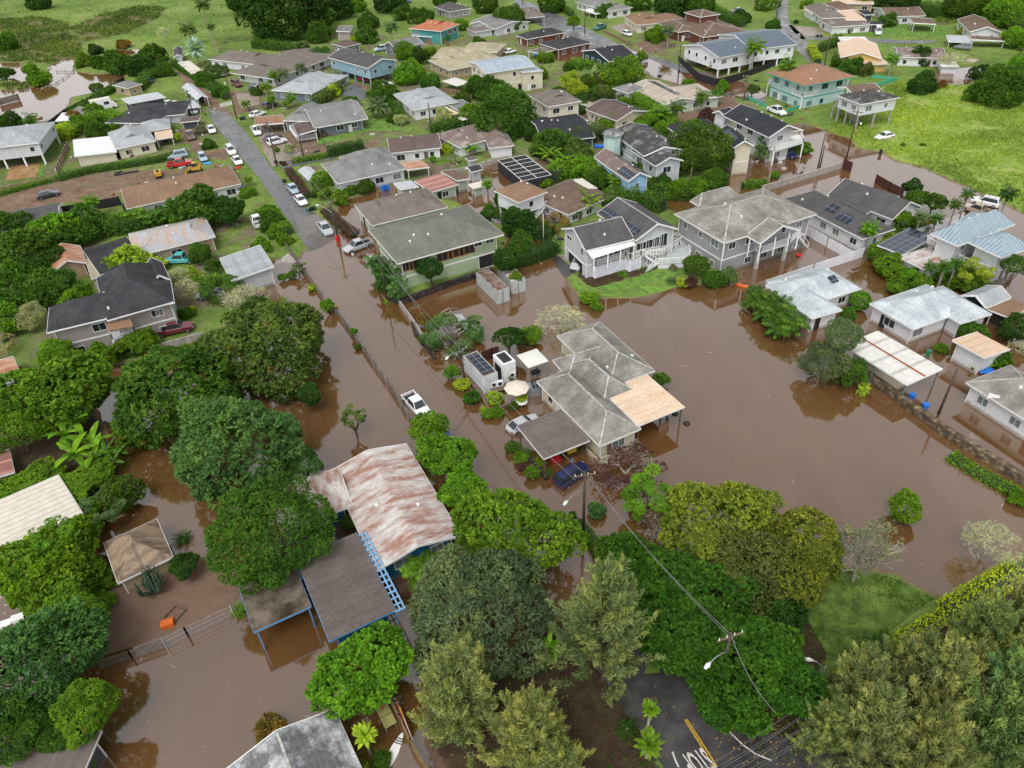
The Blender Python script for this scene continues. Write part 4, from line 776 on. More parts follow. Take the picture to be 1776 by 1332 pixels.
H('bungalow', 'beige house with a rust tinted blue grey hip roof and black felt annexe', 'tan', [('dutch', 'b1', (850, 300, 920, 447, 1466, 321), 3.8, 1.5, 'rustblue', dict(caps=1)), ('flat', 'b1', (585, 400, 680, 575, 985, 468), 3.3, 0, 'flatblack'), ('flat', 'b1', (590, 465, 622, 602, 682, 580), 3.0, 0, 'tan')])
H('shed', 'small beige shed with a rusted orange roof in the trees', 'tan', [('gable', 'b1', (545, 378, 587, 492, 358, 553), 2.8, 1.3, 'rust', dict(ax='u'))], cat='shed', win=False)
H('garage', 'grey roofed double garage with brick base beside the flooded yard', 'palegrey', [('shed', 'p', (379, 449, 401, 487, 477, 467), 3.0, .5, 'lightgrey', dict(flip=1))], cat='garage')
H('annexe', 'low building with dark grey roof half covered by green bushes', 'white', [('gable', 'p', (97, 353, 103, 385, -60, 412), 3.0, 1.1, 'darkgrey', dict(ax='v'))], cat='annexe')
H('hut', 'square hut with a weathered tan pyramid roof in muddy water', 'tan', [('hip', 'p', (180, 941, 204, 1011, 300, 965), 2.3, 1.9, 'tanhip', dict(ov=.35))], cat='hut', win=False)
H('shed', 'long open shed under a cream corrugated metal roof with a missing sheet', 'redbrown', [('shed', 'p', (-75, 912, -5, 966, 150, 909), 3.0, .5, 'cream', dict(open=1, postm=M_WOOD))], cat='shed')
H('shed', 'partly hidden shed with a broken grey roof at the left edge beside the lawn', 'white', [('shed', 'p', (-40, 640, -30, 665, 33, 643), 2.6, .3, 'rust'), ('flat', 'p', (-40, 668, -30, 680, 35, 655), 2.2, 0, 'white')], cat='shed', win=False)
H('annexe', 'flat dark brown roof in the shade at the lower left corner', 'dark', [('flat', 'p', (-60, 1330, 118, 1400, 98, 1290), 3.2, 0, 'flatbrown')], cat='annexe', win=False)
H('garden_shed', 'collapsed pink roofed shed under the bamboo at the left edge', 'brown', [('shed', 'p', (-40, 800, -30, 840, 25, 820), 2.0, .4, 'redstripe', dict(open=1, postm=M_WOOD))], cat='shed')
# ---- lower left rusty roof and annexes
b = H('rusty_roofed_house', 'blue walled house under a broad rust stained gable roof', 'darkblue', [('gable', 'c2', (1075, 418, 1412, 1052, 850, 1325), 3.9, 1.1, 'rustpale', dict(ax='u')), ('gable', 'c2', (560, 590, 670, 850, 180, 1010), 3.85, 1.0, 'rustpale', dict(ax='v'))], ov=.9)
b = H('annexe', 'flat brown felt roofed annexe with blue walls beside the blue pergola', 'darkblue', [('flat', 'p', (508, 970, 571, 1112, 688, 1062), 3.7, 0, 'flatbrown', dict(ov=.8))], cat='annexe', win=False, trim=plain('blue_paint', (.10, .24, .42), .5))
H('open_shelter', 'flat shelter roof covered in moss and leaf litter with blue posts', 'darkblue', [('flat', 'p', (412, 1005, 440, 1096, 539, 1050), 3.3, 0, 'mosslitter', dict(open=1, postm=plain('blue_paint', (.10, .24, .42), .5))), ('flat', 'p', (440, 950, 475, 1020, 600, 985), 3.2, 0, 'mosslitter', dict(nowall=1))], cat='shelter', trim=plain('blue_paint', (.10, .24, .42), .5))
H('patched_roof_house', 'house with a grey roof covered in peeling white patches at the bottom edge', 'grey', [('gable', 'p', (384, 1330, 580, 1230, 680, 1420), 3.6, 1.4, 'patch', dict(ax='v', caps=1))])
# ---- upper right
H('bungalow', 'rambling brown and peach roofed house at the top right beside a black tank', 'white', [('hip', 'a4', (258, 42, 392, 124, 560, 118), 3.5, 1.6, 'greybrown'), ('hip', 'a4', (400, 25, 520, 70, 640, 62), 3.6, 1.3, 'brownd'), ('flat', 'a4', (415, 130, 458, 182, 708, 156), 3.2, 0, 'pinkgrey'), ('flat', 'a4', (515, 70, 560, 140, 680, 130), 3.3, 0, 'peachm'), ('flat', 'a4', (280, 60, 320, 95, 395, 88), 3.0, 0, 'peachm')])
H('bungalow', 'white house with plain brown roof and low hedge at the top right', 'palewhite', [('gable', 'a4', (765, 50, 828, 112, 1083, 98), 3.4, 1.2, 'brownd', dict(ax='v'))])
H('carport', 'small detached carport with brown roof on the bright lawn', 'white', [('shed', 'a4', (985, 125, 1012, 162, 1167, 164), 2.8, .3, 'brownd', dict(open=1))], cat='carport')
H('bungalow', 'white gable house with a purple brown roof at the far right edge', 'palewhite', [('gable', 'a4', (1308, 130, 1398, 215, 1612, 218), 3.8, 1.4, 'brownd', dict(ax='u')), ('shed', 'a4', (1405, 248, 1410, 275, 1630, 275), 2.8, .3, 'brownd', dict(open=1)), ('flat', 'a4', (1248, 238, 1250, 282, 1400, 285), 2.6, 0, 'whitegrey', dict(open=1))])
H('yellow_house', 'yellow walled house with a cream peach roof beside clipped trees', 'yellow', [('gable', 'a4', (485, 290, 515, 390, 800, 402), 3.8, 1.5, 'peachm', dict(ax='u')), ('flat', 'a4', (505, 250, 520, 278, 705, 275), 3.3, 0, 'offwhite'), ('flat', 'a4', (640, 412, 690, 440, 855, 438), 3.0, 0, 'peachm')])
H('bungalow', 'white house with a faded brown roof beside the leafless spreading tree', 'white', [('gable', 'a4', (885, 318, 905, 385, 1230, 390), 3.4, 1.1, 'pinkgrey', dict(ax='v')), ('flat', 'a4', (1190, 415, 1200, 450, 1320, 450), 2.6, 0, 'offwhite')])
b = H('two_storey_house', 'aqua two storey house with orange brown hip roof and wraparound balcony', 'aqua', [('hip', 'a4', (40, 482, 270, 586, 590, 508), 6.2, 1.7, 'brownred', dict(ov=1.4)), ], trim=plain('teal_paint', (.06, .3, .26), .6))
deck(b, 'a4', (25, 560, 255, 660, 570, 590, 545, 545, 250, 600, 60, 520), 3.2, M_WHITE, posts=True, openside=(3, 4, 5))
b = H('damaged_house', 'ruined white house on concrete stilts with a broken brown roof', 'palewhite', [('hip', 'a4', (530, 640, 656, 708, 888, 650), 6.4, 1.3, 'damaged', dict(floor=3.8, ov=.5)), ('gable', 'a4', (545, 590, 600, 640, 760, 600), 6.3, .8, 'brownd', dict(nowall=1))])
deck(b, 'a4', (470, 710, 560, 750, 600, 745, 530, 690), 3.7, M_CONC, railm=M_CONC, posts=True, postm=M_CONC); steps(b, 'a4', (575, 755), (620, 830), 3.7, .3, 1.2, M_CONC)
# ---- far top
H('bungalow', 'dark roofed house at the top edge beside the shady yard tree', 'grey', [('hip', 'a2', (1200, 50, 1330, 80, 1490, 60), 3.5, 1.8, 'darkgrey')])
H('bungalow', 'grey roofed house behind the fence near the top tree line', 'palegrey', [('gable', 'a2', (1525, 150, 1600, 180, 1700, 120), 3.4, 1.3, 'grey'), ('hip', 'a2', (1455, 190, 1500, 218, 1625, 195), 3.0, .7, 'greybrown')])
H('building', 'long building with flat tan roof at the top right edge', 'tan', [('flat', 'a4', (460, -10, 465, 22, 745, 25), 3.4, 0, 'peachm')], cat='building')
H('shed', 'dark tank shaped shed between two houses at the top right', 'dark', [('flat', 'a4', (655, 70, 680, 100, 735, 92), 3.4, 0, 'flatblack'), ('flat', 'a4', (720, 145, 720, 165, 805, 165), 2.6, 0, 'flatblack')], cat='shed', win=False)
H('shed', 'rusty brown tumbledown shed below the top tree cluster', 'greybeige', [('shed', 'a2', (540, 185, 560, 220, 640, 225), 3.0, .4, 'grey')], cat='shed', win=False)
H('shed', 'small dark roofed shelter at the left edge of the long veranda house', 'tan', [('shed', 'a2', (-20, 810, 10, 860, 205, 845), 2.6, .4, 'brownred', dict(open=1))], cat='shelter')
# ------------------------------------------------------------------ vehicles
M_PAINT = objcolor('car_paint', .25, .5, .5); M_TYRE = plain('tyre_rubber', (.015, .015, .015), .9, .1); M_RIM = plain('wheel_rim', (.3, .3, .31), .35, .1, 4, .6)
M_LAMP = plain('headlight_glass', (.6, .6, .6), .15, .05, spec=.6); M_TAIL = plain('tail_light', (.35, .01, .01), .3, .05); M_BED = plain('truck_bed_liner', (.03, .03, .032), .7, .2)
M_CGLASS = N('car_glass', .06, .7); M_CGLASS.b.inputs['Base Color'].default_value = (.025, .035, .04, 1); M_CGLASS = M_CGLASS.m
CAR = dict(sedan=(4.6, 1.8, .93, 1.42, -1.95, 1.0, -1.15, .25, .78), suv=(4.7, 1.86, 1.05, 1.72, -2.28, 1.15, -2.0, .45, .92), pickup=(5.4, 1.9, 1.08, 1.78, -.95, 1.3, -.75, .6, .98), van=(5.2, 1.95, 1.2, 2.1, -2.58, 2.1, -2.5, 1.2, 1.05), small=(4.1, 1.7, .93, 1.5, -1.95, 1.05, -1.6, .3, .8))
_cars = {}
def car_proto(ty):
    L, Wd, belt, top, xr, xf, tr, tf, hood = CAR[ty]; hl, hw = L / 2, Wd / 2; parts = []
    m = MB(); st = []
    front = [(hl, hw * .72, .42, hood * .72), (hl - .12, hw * .88, .3, hood * .86), (hl - .6, hw, .26, hood * .97), (xf, hw, .26, belt)]
    if ty == 'pickup': back = [(xr - .08, hw, .28, belt), (xr - .1, hw, .28, .62), (-hl + .12, hw, .3, .62), (-hl, hw * .97, .42, .62)]
    elif ty in ('suv', 'van', 'small'): back = [(xr + .1, hw, .28, belt), (-hl + .06, hw * .95, .32, belt), (-hl, hw * .88, .42, belt * .86)]
    else: back = [(xr, hw, .28, belt), (-hl + .2, hw * .95, .3, belt * .97), (-hl, hw * .85, .42, belt * .82)]
    ring = lambda x, w, lo, hi: [(x, -w * .9, lo), (x, -w, lo + .14), (x, -w, (lo + hi) / 2 + .08), (x, -w * .97, hi - .08), (x, -w * .86, hi), (x, w * .86, hi), (x, w * .97, hi - .08), (x, w, (lo + hi) / 2 + .08), (x, w, lo + .14), (x, w * .9, lo)]
    S_ = front + back; n = 10
    for s_ in S_: m.v += ring(*s_)
    for i in range(len(S_) - 1):
        for j in range(n): a = i * n + j; b = i * n + (j + 1) % n; m.f.append((a, b, b + n, a + n))
    m.f.append(tuple(range(n))[::-1]); k = (len(S_) - 1) * n; m.f.append(tuple(k + j for j in range(n)))
    if ty == 'pickup':
        for sy in (-1, 1): m.box(-hl, xr - .1, sy * hw - .05 - sy * .06, sy * hw + .05 - sy * .06, .6, belt)
        m.box(-hl, -hl + .09, -hw + .1, hw - .1, .6, belt - .02)
    cb = [(xr, -hw * .9, belt - .03), (xf, -hw * .88, belt - .03), (xf, hw * .88, belt - .03), (xr, hw * .9, belt - .03), (tr, -hw * .72, top), (tf, -hw * .70, top), (tf, hw * .70, top), (tr, hw * .72, top)]
    m.poly(cb, [(4, 5, 6, 7), (0, 1, 5, 4), (1, 2, 6, 5), (2, 3, 7, 6), (3, 0, 4, 7)])
    m.poly([(tr + .1, -hw * .6, top + .03), (tf - .1, -hw * .58, top + .03), (tf - .1, hw * .58, top + .03), (tr + .1, hw * .6, top + .03), (tr, -hw * .72, top), (tf, -hw * .70, top), (tf, hw * .70, top), (tr, hw * .72, top)], [(0, 1, 2, 3), (4, 5, 1, 0), (5, 6, 2, 1), (6, 7, 3, 2), (7, 4, 0, 3)])
    me = m.mesh(ty + '_body', M_PAINT); parts.append(('body', me))
    cbv = [Vector(v) for v in cb]
    def pane(name, a, b, c, d, e=.09):
        q = [cbv[i] for i in (a, b, c, d)]; ce = sum(q, Vector()) / 4; nn = (q[1] - q[0]).cross(q[3] - q[0]).normalized() * .012
        if nn.dot(ce - Vector(((xr + xf) / 2, 0, belt))) < 0: nn = -nn
        q = [p + (ce - p) * e + nn for p in q]; q2 = [p + nn for p in q]
        return (name, mesh(ty + name, q + q2, [(0, 1, 2, 3), (4, 5, 6, 7), (0, 1, 5, 4), (1, 2, 6, 5), (2, 3, 7, 6), (3, 0, 4, 7)], M_CGLASS))
    parts += [pane('windscreen', 1, 2, 6, 5, .1), pane('rear_window', 3, 0, 4, 7, .16), pane('side_window', 0, 1, 5, 4, .12), pane('side_window', 2, 3, 7, 6, .12)]
    for sy in (-1, 1):
        parts.append(('headlight', MB().box(hl - .13, hl - .03, sy * hw * .66 - .14, sy * hw * .66 + .14, hood * .62, hood * .80).mesh('headlight', M_LAMP)))
        parts.append(('tail_light', MB().box(-hl - .01, -hl + .12, sy * hw * .80 - .11, sy * hw * .80 + .11, .62, .88).mesh('tail_light', M_TAIL)))
    wheels = []
    for x in (-hl + .85, hl - .85):
        for sy in (-1, 1):
            R_ = .33 if ty != 'pickup' else .38; w = MB(); y0 = sy * (hw - .2); y1 = sy * (hw + .02)
            w.tube([(x, y0, R_), (x, y1, R_)], R_, 14); r = MB().tube([(x, y1 - sy * .02, R_), (x, y1 + sy * .015, R_)], R_ * .6, 10)
            wheels.append((w.mesh('wheel', M_TYRE), r.mesh('rim', M_RIM)))
    if ty == 'pickup': parts.append(('cargo_bed', MB().box(-hl + .1, xr - .11, -hw + .12, hw - .12, .62, .66).mesh('bed', M_BED)))
    if ty == 'suv': parts.append(('roof_rack', MB().box(-1.7, .2, -.6, -.55, top + .05, top + .09).box(-1.7, .2, .55, .6, top + .05, top + .09).box(-1.3, -1.25, -.6, .6, top + .03, top + .07).box(-.2, -.15, -.6, .6, top + .03, top + .07).mesh('rack', M_BLK)))
    return parts, wheels
PAINT = dict(white=(.72, .72, .73), silver=(.42, .44, .46), grey=(.2, .21, .22), black=(.03, .033, .04), navy=(.012, .018, .075), blue=(.04, .10, .24), maroon=(.13, .02, .03), red=(.45, .02, .02), teal=(.03, .14, .14), turquoise=(.10, .42, .42), green=(.03, .06, .05), tan=(.35, .27, .19), brown=(.12, .09, .07), iceblue=(.32, .42, .5), purple=(.09, .05, .10))
def car(ty, paint, tile, p, label, z=None, group='cars and trucks parked in the neighbourhood', cat=None):
    a, b = [G(*q, .6) for q in px(tile, *p)]; c = (a + b) / 2; d = b - a
    if ty not in _cars: _cars[ty] = car_proto(ty)
    parts, wheels = _cars[ty]
    if z is None: z = gh(c[0], c[1]) + .05
    cc = cat or {'pickup': 'pickup truck', 'van': 'van', 'suv': 'SUV'}.get(ty, 'car')
    nm = {'pickup': 'pickup_truck', 'van': 'van', 'suv': 'suv'}.get(ty, 'car')
    r = root(nm, label, cc, (c[0], c[1], z), math.atan2(d[1], d[0]), group); ca = (*PAINT[paint], 1)
    for n_, me in parts: o = obj(n_, me, r); o.color = ca
    for w, ri in wheels: o = obj('wheel', w, r); obj('rim', ri, o)
    return r
WZ = -.28
car('sedan', 'black', 'p', (64, 345, 104, 335), 'black sedan alone on the brown dirt yard')
car('pickup', 'blue', 'a1', (1045, 580, 970, 525), 'dark blue pickup truck on grass beside the red flowering tree')
car('sedan', 'white', 'a1', (1110, 722, 1200, 700), 'white car wedged between the black roofed house and the grey carport')
car('suv', 'white', 'a1', (1245, 705, 1360, 750), 'white sport utility car with a blue load on its roof near the carport')
car('pickup', 'silver', 'a1', (1240, 735, 1360, 790), 'silver pickup truck half under the black roofed house porch')
car('pickup', 'black', 'a1', (1350, 650, 1385, 710), 'black truck under the grey gable carport')
car('sedan', 'white', 'a1', (1420, 855, 1460, 925), 'white car at the head of the street near the standing people')
car('pickup', 'brown', 'a1', (1275, 900, 1315, 965), 'brown pickup truck on muddy grass beside the bungalow')
car('suv', 'white', 'a1', (1555, 1010, 1590, 1060), 'white hatchback behind the white car along the dry street')
car('sedan', 'white', 'a1', (1590, 1070, 1640, 1135), 'white car in front of the hatchback along the dry street')
car('small', 'iceblue', 'a1', (1360, 1050, 1400, 1110), 'pale blue hatchback on the grass with a blue tarp at its nose')
car('suv', 'iceblue', 'a1', (1250, 1060, 1165, 1075), 'faded blue green station wagon abandoned in the weeds')
car('pickup', 'red', 'a1', (1150, 1135, 1300, 1110), 'bright red pickup truck beside the yellow digger')
car('suv', 'maroon', 'a1', (1570, 560, 1650, 600), 'maroon sport utility car in front of the veranda')
car('suv', 'green', 'a1', (1695, 630, 1763, 580), 'dark green car on the pale driveway beside the maroon car')
car('suv', 'grey', 'a2', (0, 630, 70, 590), 'dark grey car nearest the small palms on the pale driveway')
car('sedan', 'white', 'a2', (-18, 800, 75, 768), 'white sedan pulled up by the earth bank near the street lamp')
car('pickup', 'white', 'a1', (1725, 870, 1763, 930), 'white truck with red goods in its bed at the kerb')
car('suv', 'brown', 'a2', (60, 745, 168, 700), 'old open brown jeep beside the blue walled house')
car('suv', 'white', 'a2', (95, 990, 228, 955), 'white sport utility car with roof rack on the concrete drive')
car('sedan', 'purple', 'a2', (75, 965, 190, 925), 'purple car behind the white car with roof rack')
car('sedan', 'iceblue', 'a2', (240, 1265, 300, 1325), 'silver blue sedan at the kerb by the purple hedge')
car('sedan', 'white', 'b2', (295, 50, 350, 110), 'white sedan at the kerb below the silver blue sedan')
car('pickup', 'silver', 'b2', (450, 220, 520, 305), 'silver pickup truck with a cover parked where the flood begins', z=.02)
car('pickup', 'white', 'b2', (40, 255, 5, 190), 'old white pickup truck on the lawn left of the street')
car('pickup', 'silver', 'b2', (775, 350, 640, 400), 'battered white truck loaded with junk at the flooded kerb', z=-.1)
car('pickup', 'white', 'a2', (830, 600, 940, 575), 'white pickup truck with black cover below the blue green house')
car('sedan', 'red', 'a2', (710, 535, 790, 555), 'red car under the blue green raised house')
car('pickup', 'iceblue', 'a2', (895, 335, 845, 345), 'pale blue truck beside the dark gable roof')
car('small', 'white', 'a2', (820, 48, 895, 42), 'white car under the shady tree at the top of the picture')
car('sedan', 'blue', 'a2', (1005, 25, 1075, 12), 'dark blue car at the top edge right of the shady tree')
car('sedan', 'white', 'a2', (1710, 365, 1775, 350), 'white car on grass beside the tan mossy roof')
car('pickup', 'teal', 'a3', (680, 178, 578, 210), 'dark teal pickup truck on the flooded street corner')
car('small', 'white', 'a3', (780, 225, 850, 250), 'white car with green stripe in the walled yard of the beige house')
car('sedan', 'black', 'a3', (1490, 105, 1570, 90), 'black car in the yard behind the pagoda house')
car('sedan', 'grey', 'a3', (1540, 80, 1610, 72), 'grey car parked next to the black car behind the pagoda house')
car('sedan', 'white', 'a3', (500, 840, 560, 870), 'white car beside the broad black roof with skylights')
car('van', 'white', 'a4', (762, 200, 775, 250), 'white van on the lawn in front of the black tank')
car('suv', 'grey', 'a4', (1395, 335, 1300, 325), 'grey sport utility car on grass below the brown gable house')
car('sedan', 'white', 'a4', (870, 915, 760, 940), 'white sedan alone in the bright green field', z=.1)
car('pickup', 'white', 'a4', (20, 740, 145, 790), 'white pickup truck beside the green garden wall')
car('pickup', 'silver', 'a4', (15, 1025, 120, 1080), 'silver pickup truck standing in flood water under the balcony', z=-.1)
car('pickup', 'navy', 'a4', (110, 1010, 205, 1065), 'dark blue pickup truck standing in flood water under the balcony', z=-.1)
car('suv', 'white', 'b4', (1575, 95, 1430, 62), 'white car with a black roof on the flooded side street', z=0)
car('pickup', 'tan', 'b4', (1530, 160, 1370, 110), 'tan pickup truck carrying a person in a lime vest', z=0)
car('suv', 'silver', 'b3', (510, 480, 465, 540), 'silver car parked at the mouth of the lattice deck garage')
car('pickup', 'white', 'c2', (1040, 85, 1175, 235), 'white pickup truck standing in the flooded street beside the grey fence', z=WZ)
car('sedan', 'blue', 'c2', (1190, 275, 1275, 350), 'blue car half hidden under street trees in the flood', z=WZ)
car('sedan', 'silver', 'c3', (10, 330, 205, 235), 'silver sedan standing in flood water beside the brown carport', z=WZ)
car('suv', 'navy', 'c3', (350, 690, 530, 570), 'navy blue minivan standing in flood water beside a wading person', z=WZ)
car('pickup', 'maroon', 'b1', (1060, 985, 1320, 930), 'maroon flatbed pickup truck beside the large black roofed house')
car('pickup', 'turquoise', 'b1', (1300, 480, 1160, 485), 'turquoise pickup truck beside the beige house')
car('sedan', 'grey', 'b1', (1480, 715, 1385, 725), 'dark grey car under the grey twigged trees')
car('sedan', 'black', 'd4', (640, 930, 500, 990), 'dark car with a glinting blue windscreen under the needle trees')
car('small', 'white', 'a1', (1600, 1300, 1665, 1320), 'white car tucked behind the end of the long brown roof')
# ------------------------------------------------------------------ poles and wires
def solve(basep, topp, h=None):
    """base point and height of a vertical thing from its base and top pixel"""
    b = G(*basep, 0)[:2]; best = min(np.arange(1, 16, .1), key=lambda z: np.hypot(*(G(*topp, z)[:2] - b)))
    return b, float(best)
TOPS = {}
def pole(key, tile, p, label, lamp=None, arm=2.2, ang=.6, mat=None, r=.15, cat='utility pole', name='utility_pole', fix=None, trans=False):
    (base, top) = px(tile, *p)
    if fix: h = fix; b = G(*top, h)[:2]
    else: b, h = solve(base, top)
    R_ = root(name, label, cat, (b[0], b[1], 0), 0, None)
    MB().tube([(0, 0, -.6), (0, 0, h)], [r * 1.15, r * .75], 8).obj('pole', mat or M_POLE, R_, sm=True)
    if arm:
        c, s = math.cos(ang) * arm / 2, math.sin(ang) * arm / 2
        x = MB().bar((-c, -s, h - .5), (c, s, h - .5), .13).obj('crossarm', mat or M_WOOD, R_)
        for t in (-.9, -.3, .3, .9): MB().tube([(c * t, s * t, h - .44), (c * t, s * t, h - .2)], .05, 6).obj('insulator', M_TRIM, x)
    if lamp:
        lx, ly = px(tile, *lamp)[0]; zl = h - 2.0 if h > 6 else h - .1; q = G(lx, ly, zl + .4)[:2] - b; d = q / np.hypot(*q); L = min(3.2, np.hypot(*q))
        a = MB().tube([(0, 0, zl - .5), (*(d * L * .3), zl), (*(d * L * .7), zl + .4), (*(d * L), zl + .4)], .05, 6).obj('lamp_arm', M_METAL, R_)
        MB().tube([(*(d * (L - .1)), zl + .4), (*(d * (L + .25)), zl + .38), (*(d * (L + .6)), zl + .33)], [.08, .2, .1], 8).obj('lamp_head', M_TRIM, a, sm=True)
    if trans: MB().lathe([(0, 0), (.28, 0), (.28, .85), (0, .9)], 10, (.42, 0, h - 2)).obj('transformer', plain('dark_grey_paint', (.06, .06, .065), .5), R_)
    TOPS[key] = Vector((b[0], b[1], h))
    return R_
pole('u1', 'c3', (515, 1045, 525, 620), 'dark utility pole rising from the flooded street beside the navy minivan', lamp=(405, 820), ang=.15)
pole('u2', 'z8', (165, 790, 120, 150), 'utility pole with street lamp beside the white container', ang=.9, lamp=(-130, 300))
pole('u3', 'b2', (575, 345, 503, 70), 'utility pole with street lamp beside the silver pickup truck', lamp=(430, 100), ang=.9)
pole('u4', 'b2', (908, 745, 870, 375), 'thin utility pole among palms at the corner of the green house', ang=.9, arm=0, r=.11)
pole('u5', 'a2', (162, 1140, 100, 825), 'utility pole at the kerb beside the white car with roof rack', ang=.9)
pole('u6', 'a2', (342, 1080, 300, 870), 'shorter utility pole on the verge beside the dark veranda house', ang=.9, arm=0)
pole('u7', 'a1', (1612, 817, 1555, 490), 'dark utility pole with street lamp beside the white gate', lamp=(1510, 610), ang=.9)
pole('u8', 'a1', (1330, 830, 1258, 610), 'slightly leaning utility pole with transformer beside the grey carport', ang=.9, trans=True)
pole('u9', 'a4', (555, 1080, 625, 745), 'utility pole with street lamp at the edge of the green field', lamp=(660, 845), ang=-.5)
pole('u10', 'a4', (362, 1142, 408, 905), 'taller of the paired bare poles standing in the flooded street', arm=0)
pole('u10b', 'a4', (376, 1140, 404, 990), 'shorter of the paired bare poles standing in the flooded street', arm=0)
pole('u11', 'a4', (400, 470, 440, 240), 'utility pole beside the yellow clipped hedge at upper right', ang=-.4)
pole('u12', 'a4', (72, 150, 92, -10), 'utility pole at the top edge above the grey side street', ang=-.4)
pole('u13', 'a3', (1160, 525, 1177, 305), 'utility pole in brown water left of the black construction fence', ang=-.4)
pole('u14', 'a3', (1605, 695, 1632, 508), 'utility pole at the corner of the green garden wall', ang=-.4)
pole('u15', 'a3', (525, 232, 528, 50), 'utility pole on the wet street left of the teal pickup', ang=-.4)
pole('u16', 'a3', (218, 410, 218, 230), 'utility pole between the two black roofed red houses', arm=0)
pole('u17', 'z4', (655, 1115, 782, 708), 'bare brown pole rising from water behind the stone wall', arm=0)
pole('u18', 'd3', (1495, 570, 1522, 415), 'utility pole with street lamp rising above the dark round canopy', fix=10.5, lamp=(1375, 620), ang=.3)
pole('u19', 'd4', (335, 845, 376, 622), 'slim metal lamp pole beside the needle trees', arm=0, r=.08, mat=M_METAL, lamp=(322, 600), cat='street lamp', name='street_lamp')
pole('u20', 'd4', (235, 1195, 292, 950), 'dark utility pole carrying the wire bundle over the junction', ang=-.5)
pole('u21', 'a2', (1205, 875, 1192, 700), 'utility pole in front of the white window band house', arm=0)
pole('u23', 'a3', (1243, 1240, 1252, 1135), 'short pale wooden post in the bushes below the large round tree', arm=0, mat=M_WOOD, cat='post', name='wooden_post')
pole('u24', 'b3', (246, 355, 244, 165), 'thin white flagpole by the hedge near the white stair', arm=0, r=.06, mat=M_TRIM, cat='flagpole', name='flagpole')
pole('u26', 'a3', (105, 40, 105, -60), 'utility pole on the top street above the lilac carport', arm=0)
def wire(a, b, label, sag=.9, r=.03, off=(0, 0, 0)):
    a = Vector(a) + Vector(off); b = Vector(b) + Vector(off); P = []
    for i in range(13): t = i / 12; p = a.lerp(b, t); p.z -= sag * 4 * t * (1 - t); P.append(p)
    o = MB().tube(P, r, 4).obj('power_line', plain('wire', (.15, .15, .15), .5)); return tag(o, label, 'wire', 'overhead wires')
T = TOPS
up = Vector((0, 0, -.2))
wire(T['u1'] + up, T['u18'] + up, 'bright overhead wire crossing the yellow green tree', r=.033)
wire(T['u1'] + up + Vector((.8, .1, -1.2)), T['u18'] + Vector((.6, .1, -1.5)), 'thin dark wire running below the bright wire over the trees')
wire(T['u1'] + up, T['u2'] + up, 'overhead wire over the central house carport', r=.033)
wire(T['u1'] + up + Vector((-.9, 0, -.9)), T['u2'] + up + Vector((-.5, 0, -.9)), 'lower wire between the minivan pole and the container pole')
wire(T['u2'] + up, T['u3'] + up, 'long overhead wire above the flooded street', r=.033)
wire(T['u2'] + up + Vector((-.8, -.3, -.8)), T['u4'] + Vector((0, 0, -.4)), 'wire from the container pole to the palm corner pole')
wire(T['u3'] + up, T['u5'] + up, 'wire above the dry street and its parked cars', r=.033)
wire(T['u5'] + up, T['u7'] + up, 'wire above the head of the street')
wire(T['u18'] + up, G(*px('d4', 75, 955)[0], 10), 'wire falling to the junction from the round canopy pole', r=.033)
ORD = ('topmost', 'second', 'third', 'fourth', 'fifth', 'sixth', 'lowest')
for i in range(7):
    e = G(1180 + i * 15, 1356, 9); t_ = T['u20'] + Vector((-1.1 + .36 * i, .6 - .2 * i, -.25 - (.9 if i % 2 else 0)))
    wire(t_, e, ORD[i] + ' of the wires running left from the junction pole', sag=.4, r=.02)
    wire(t_, G(*px('d4', 1803, -80 + i * 20)[0], 10), ORD[i] + ' of the wires running above the yellow hedge', sag=.7, r=.02)
# ------------------------------------------------------------------ fences and walls
def stonemat(name, a, b, c, sc=1.6):
    k = N(name, .95, .15); v = k.co(); vo = k.n('TexVoronoi'); vo.inputs['Scale'].default_value = sc; k.l(v, vo.inputs[0])
    base = k.mix(.75, k.ramp(k.noise(v, 1.2, 6, .7), [(.3, a), (.5, b), (.7, c)]), k.ramp(vo.outputs['Distance'], [(0, (1.3,) * 3), (.35, (.9,) * 3), (.6, (.35,) * 3)]), 'MULTIPLY'); k.bump(vo.outputs['Distance'], .8, .1); return k.col(base)
M_STONE = stonemat('mossy_lava_stone', (.06, .045, .03), (.16, .12, .075), (.30, .24, .16)); M_LAVA = stonemat('dark_lava_stone', (.03, .025, .022), (.055, .046, .04), (.09, .08, .07))
def fence(name, label, tile, pts, h, mat, cat='fence', th=.06, post=2.4, postm=None, z0=-.5, rails=False, postname='post', posth=.1, pw=.12, onground=True):
    P = [G(*q, h)[:2] for q in px(tile, *pts)]; R_ = root(name, label, cat, (*P[0], 0)); o0 = P[0]; cnt = 0
    m = MB(); pm = []
    for a, b in zip(P[:-1], P[1:]):
        a = a - o0; b = b - o0; L = np.hypot(*(b - a)); n = max(1, round(L / post))
        if rails == 'wire':
            for z in (h, h * .6, .25): m.bar((*a, z), (*b, z), .04)
        elif rails:
            k = int(L / .16); u = (b - a) / L
            m.bar((*a, h - .15), (*b, h - .15), .05, .09); m.bar((*a, .3), (*b, .3), .05, .09)
            for i in range(k):
                p = a + u * L * (i + .5) / k; m.bar((*p, z0), (*p, h + math.sin(i * 2.3 + cnt) * .04), .1, .03)
        else: m.bar((*a, (h + z0) / 2), (*b, (h + z0) / 2), th, h - z0)
        if post < 50:
            for i in range(n + 1): pm.append(a + (b - a) * i / n)
        cnt += 1
    m.obj('panel', mat, R_)
    for p in pm[:90]: MB().box(p[0] - pw / 2, p[0] + pw / 2, p[1] - pw / 2, p[1] + pw / 2, z0 - .2, h + posth).obj(postname, postm or mat, R_)
    return R_
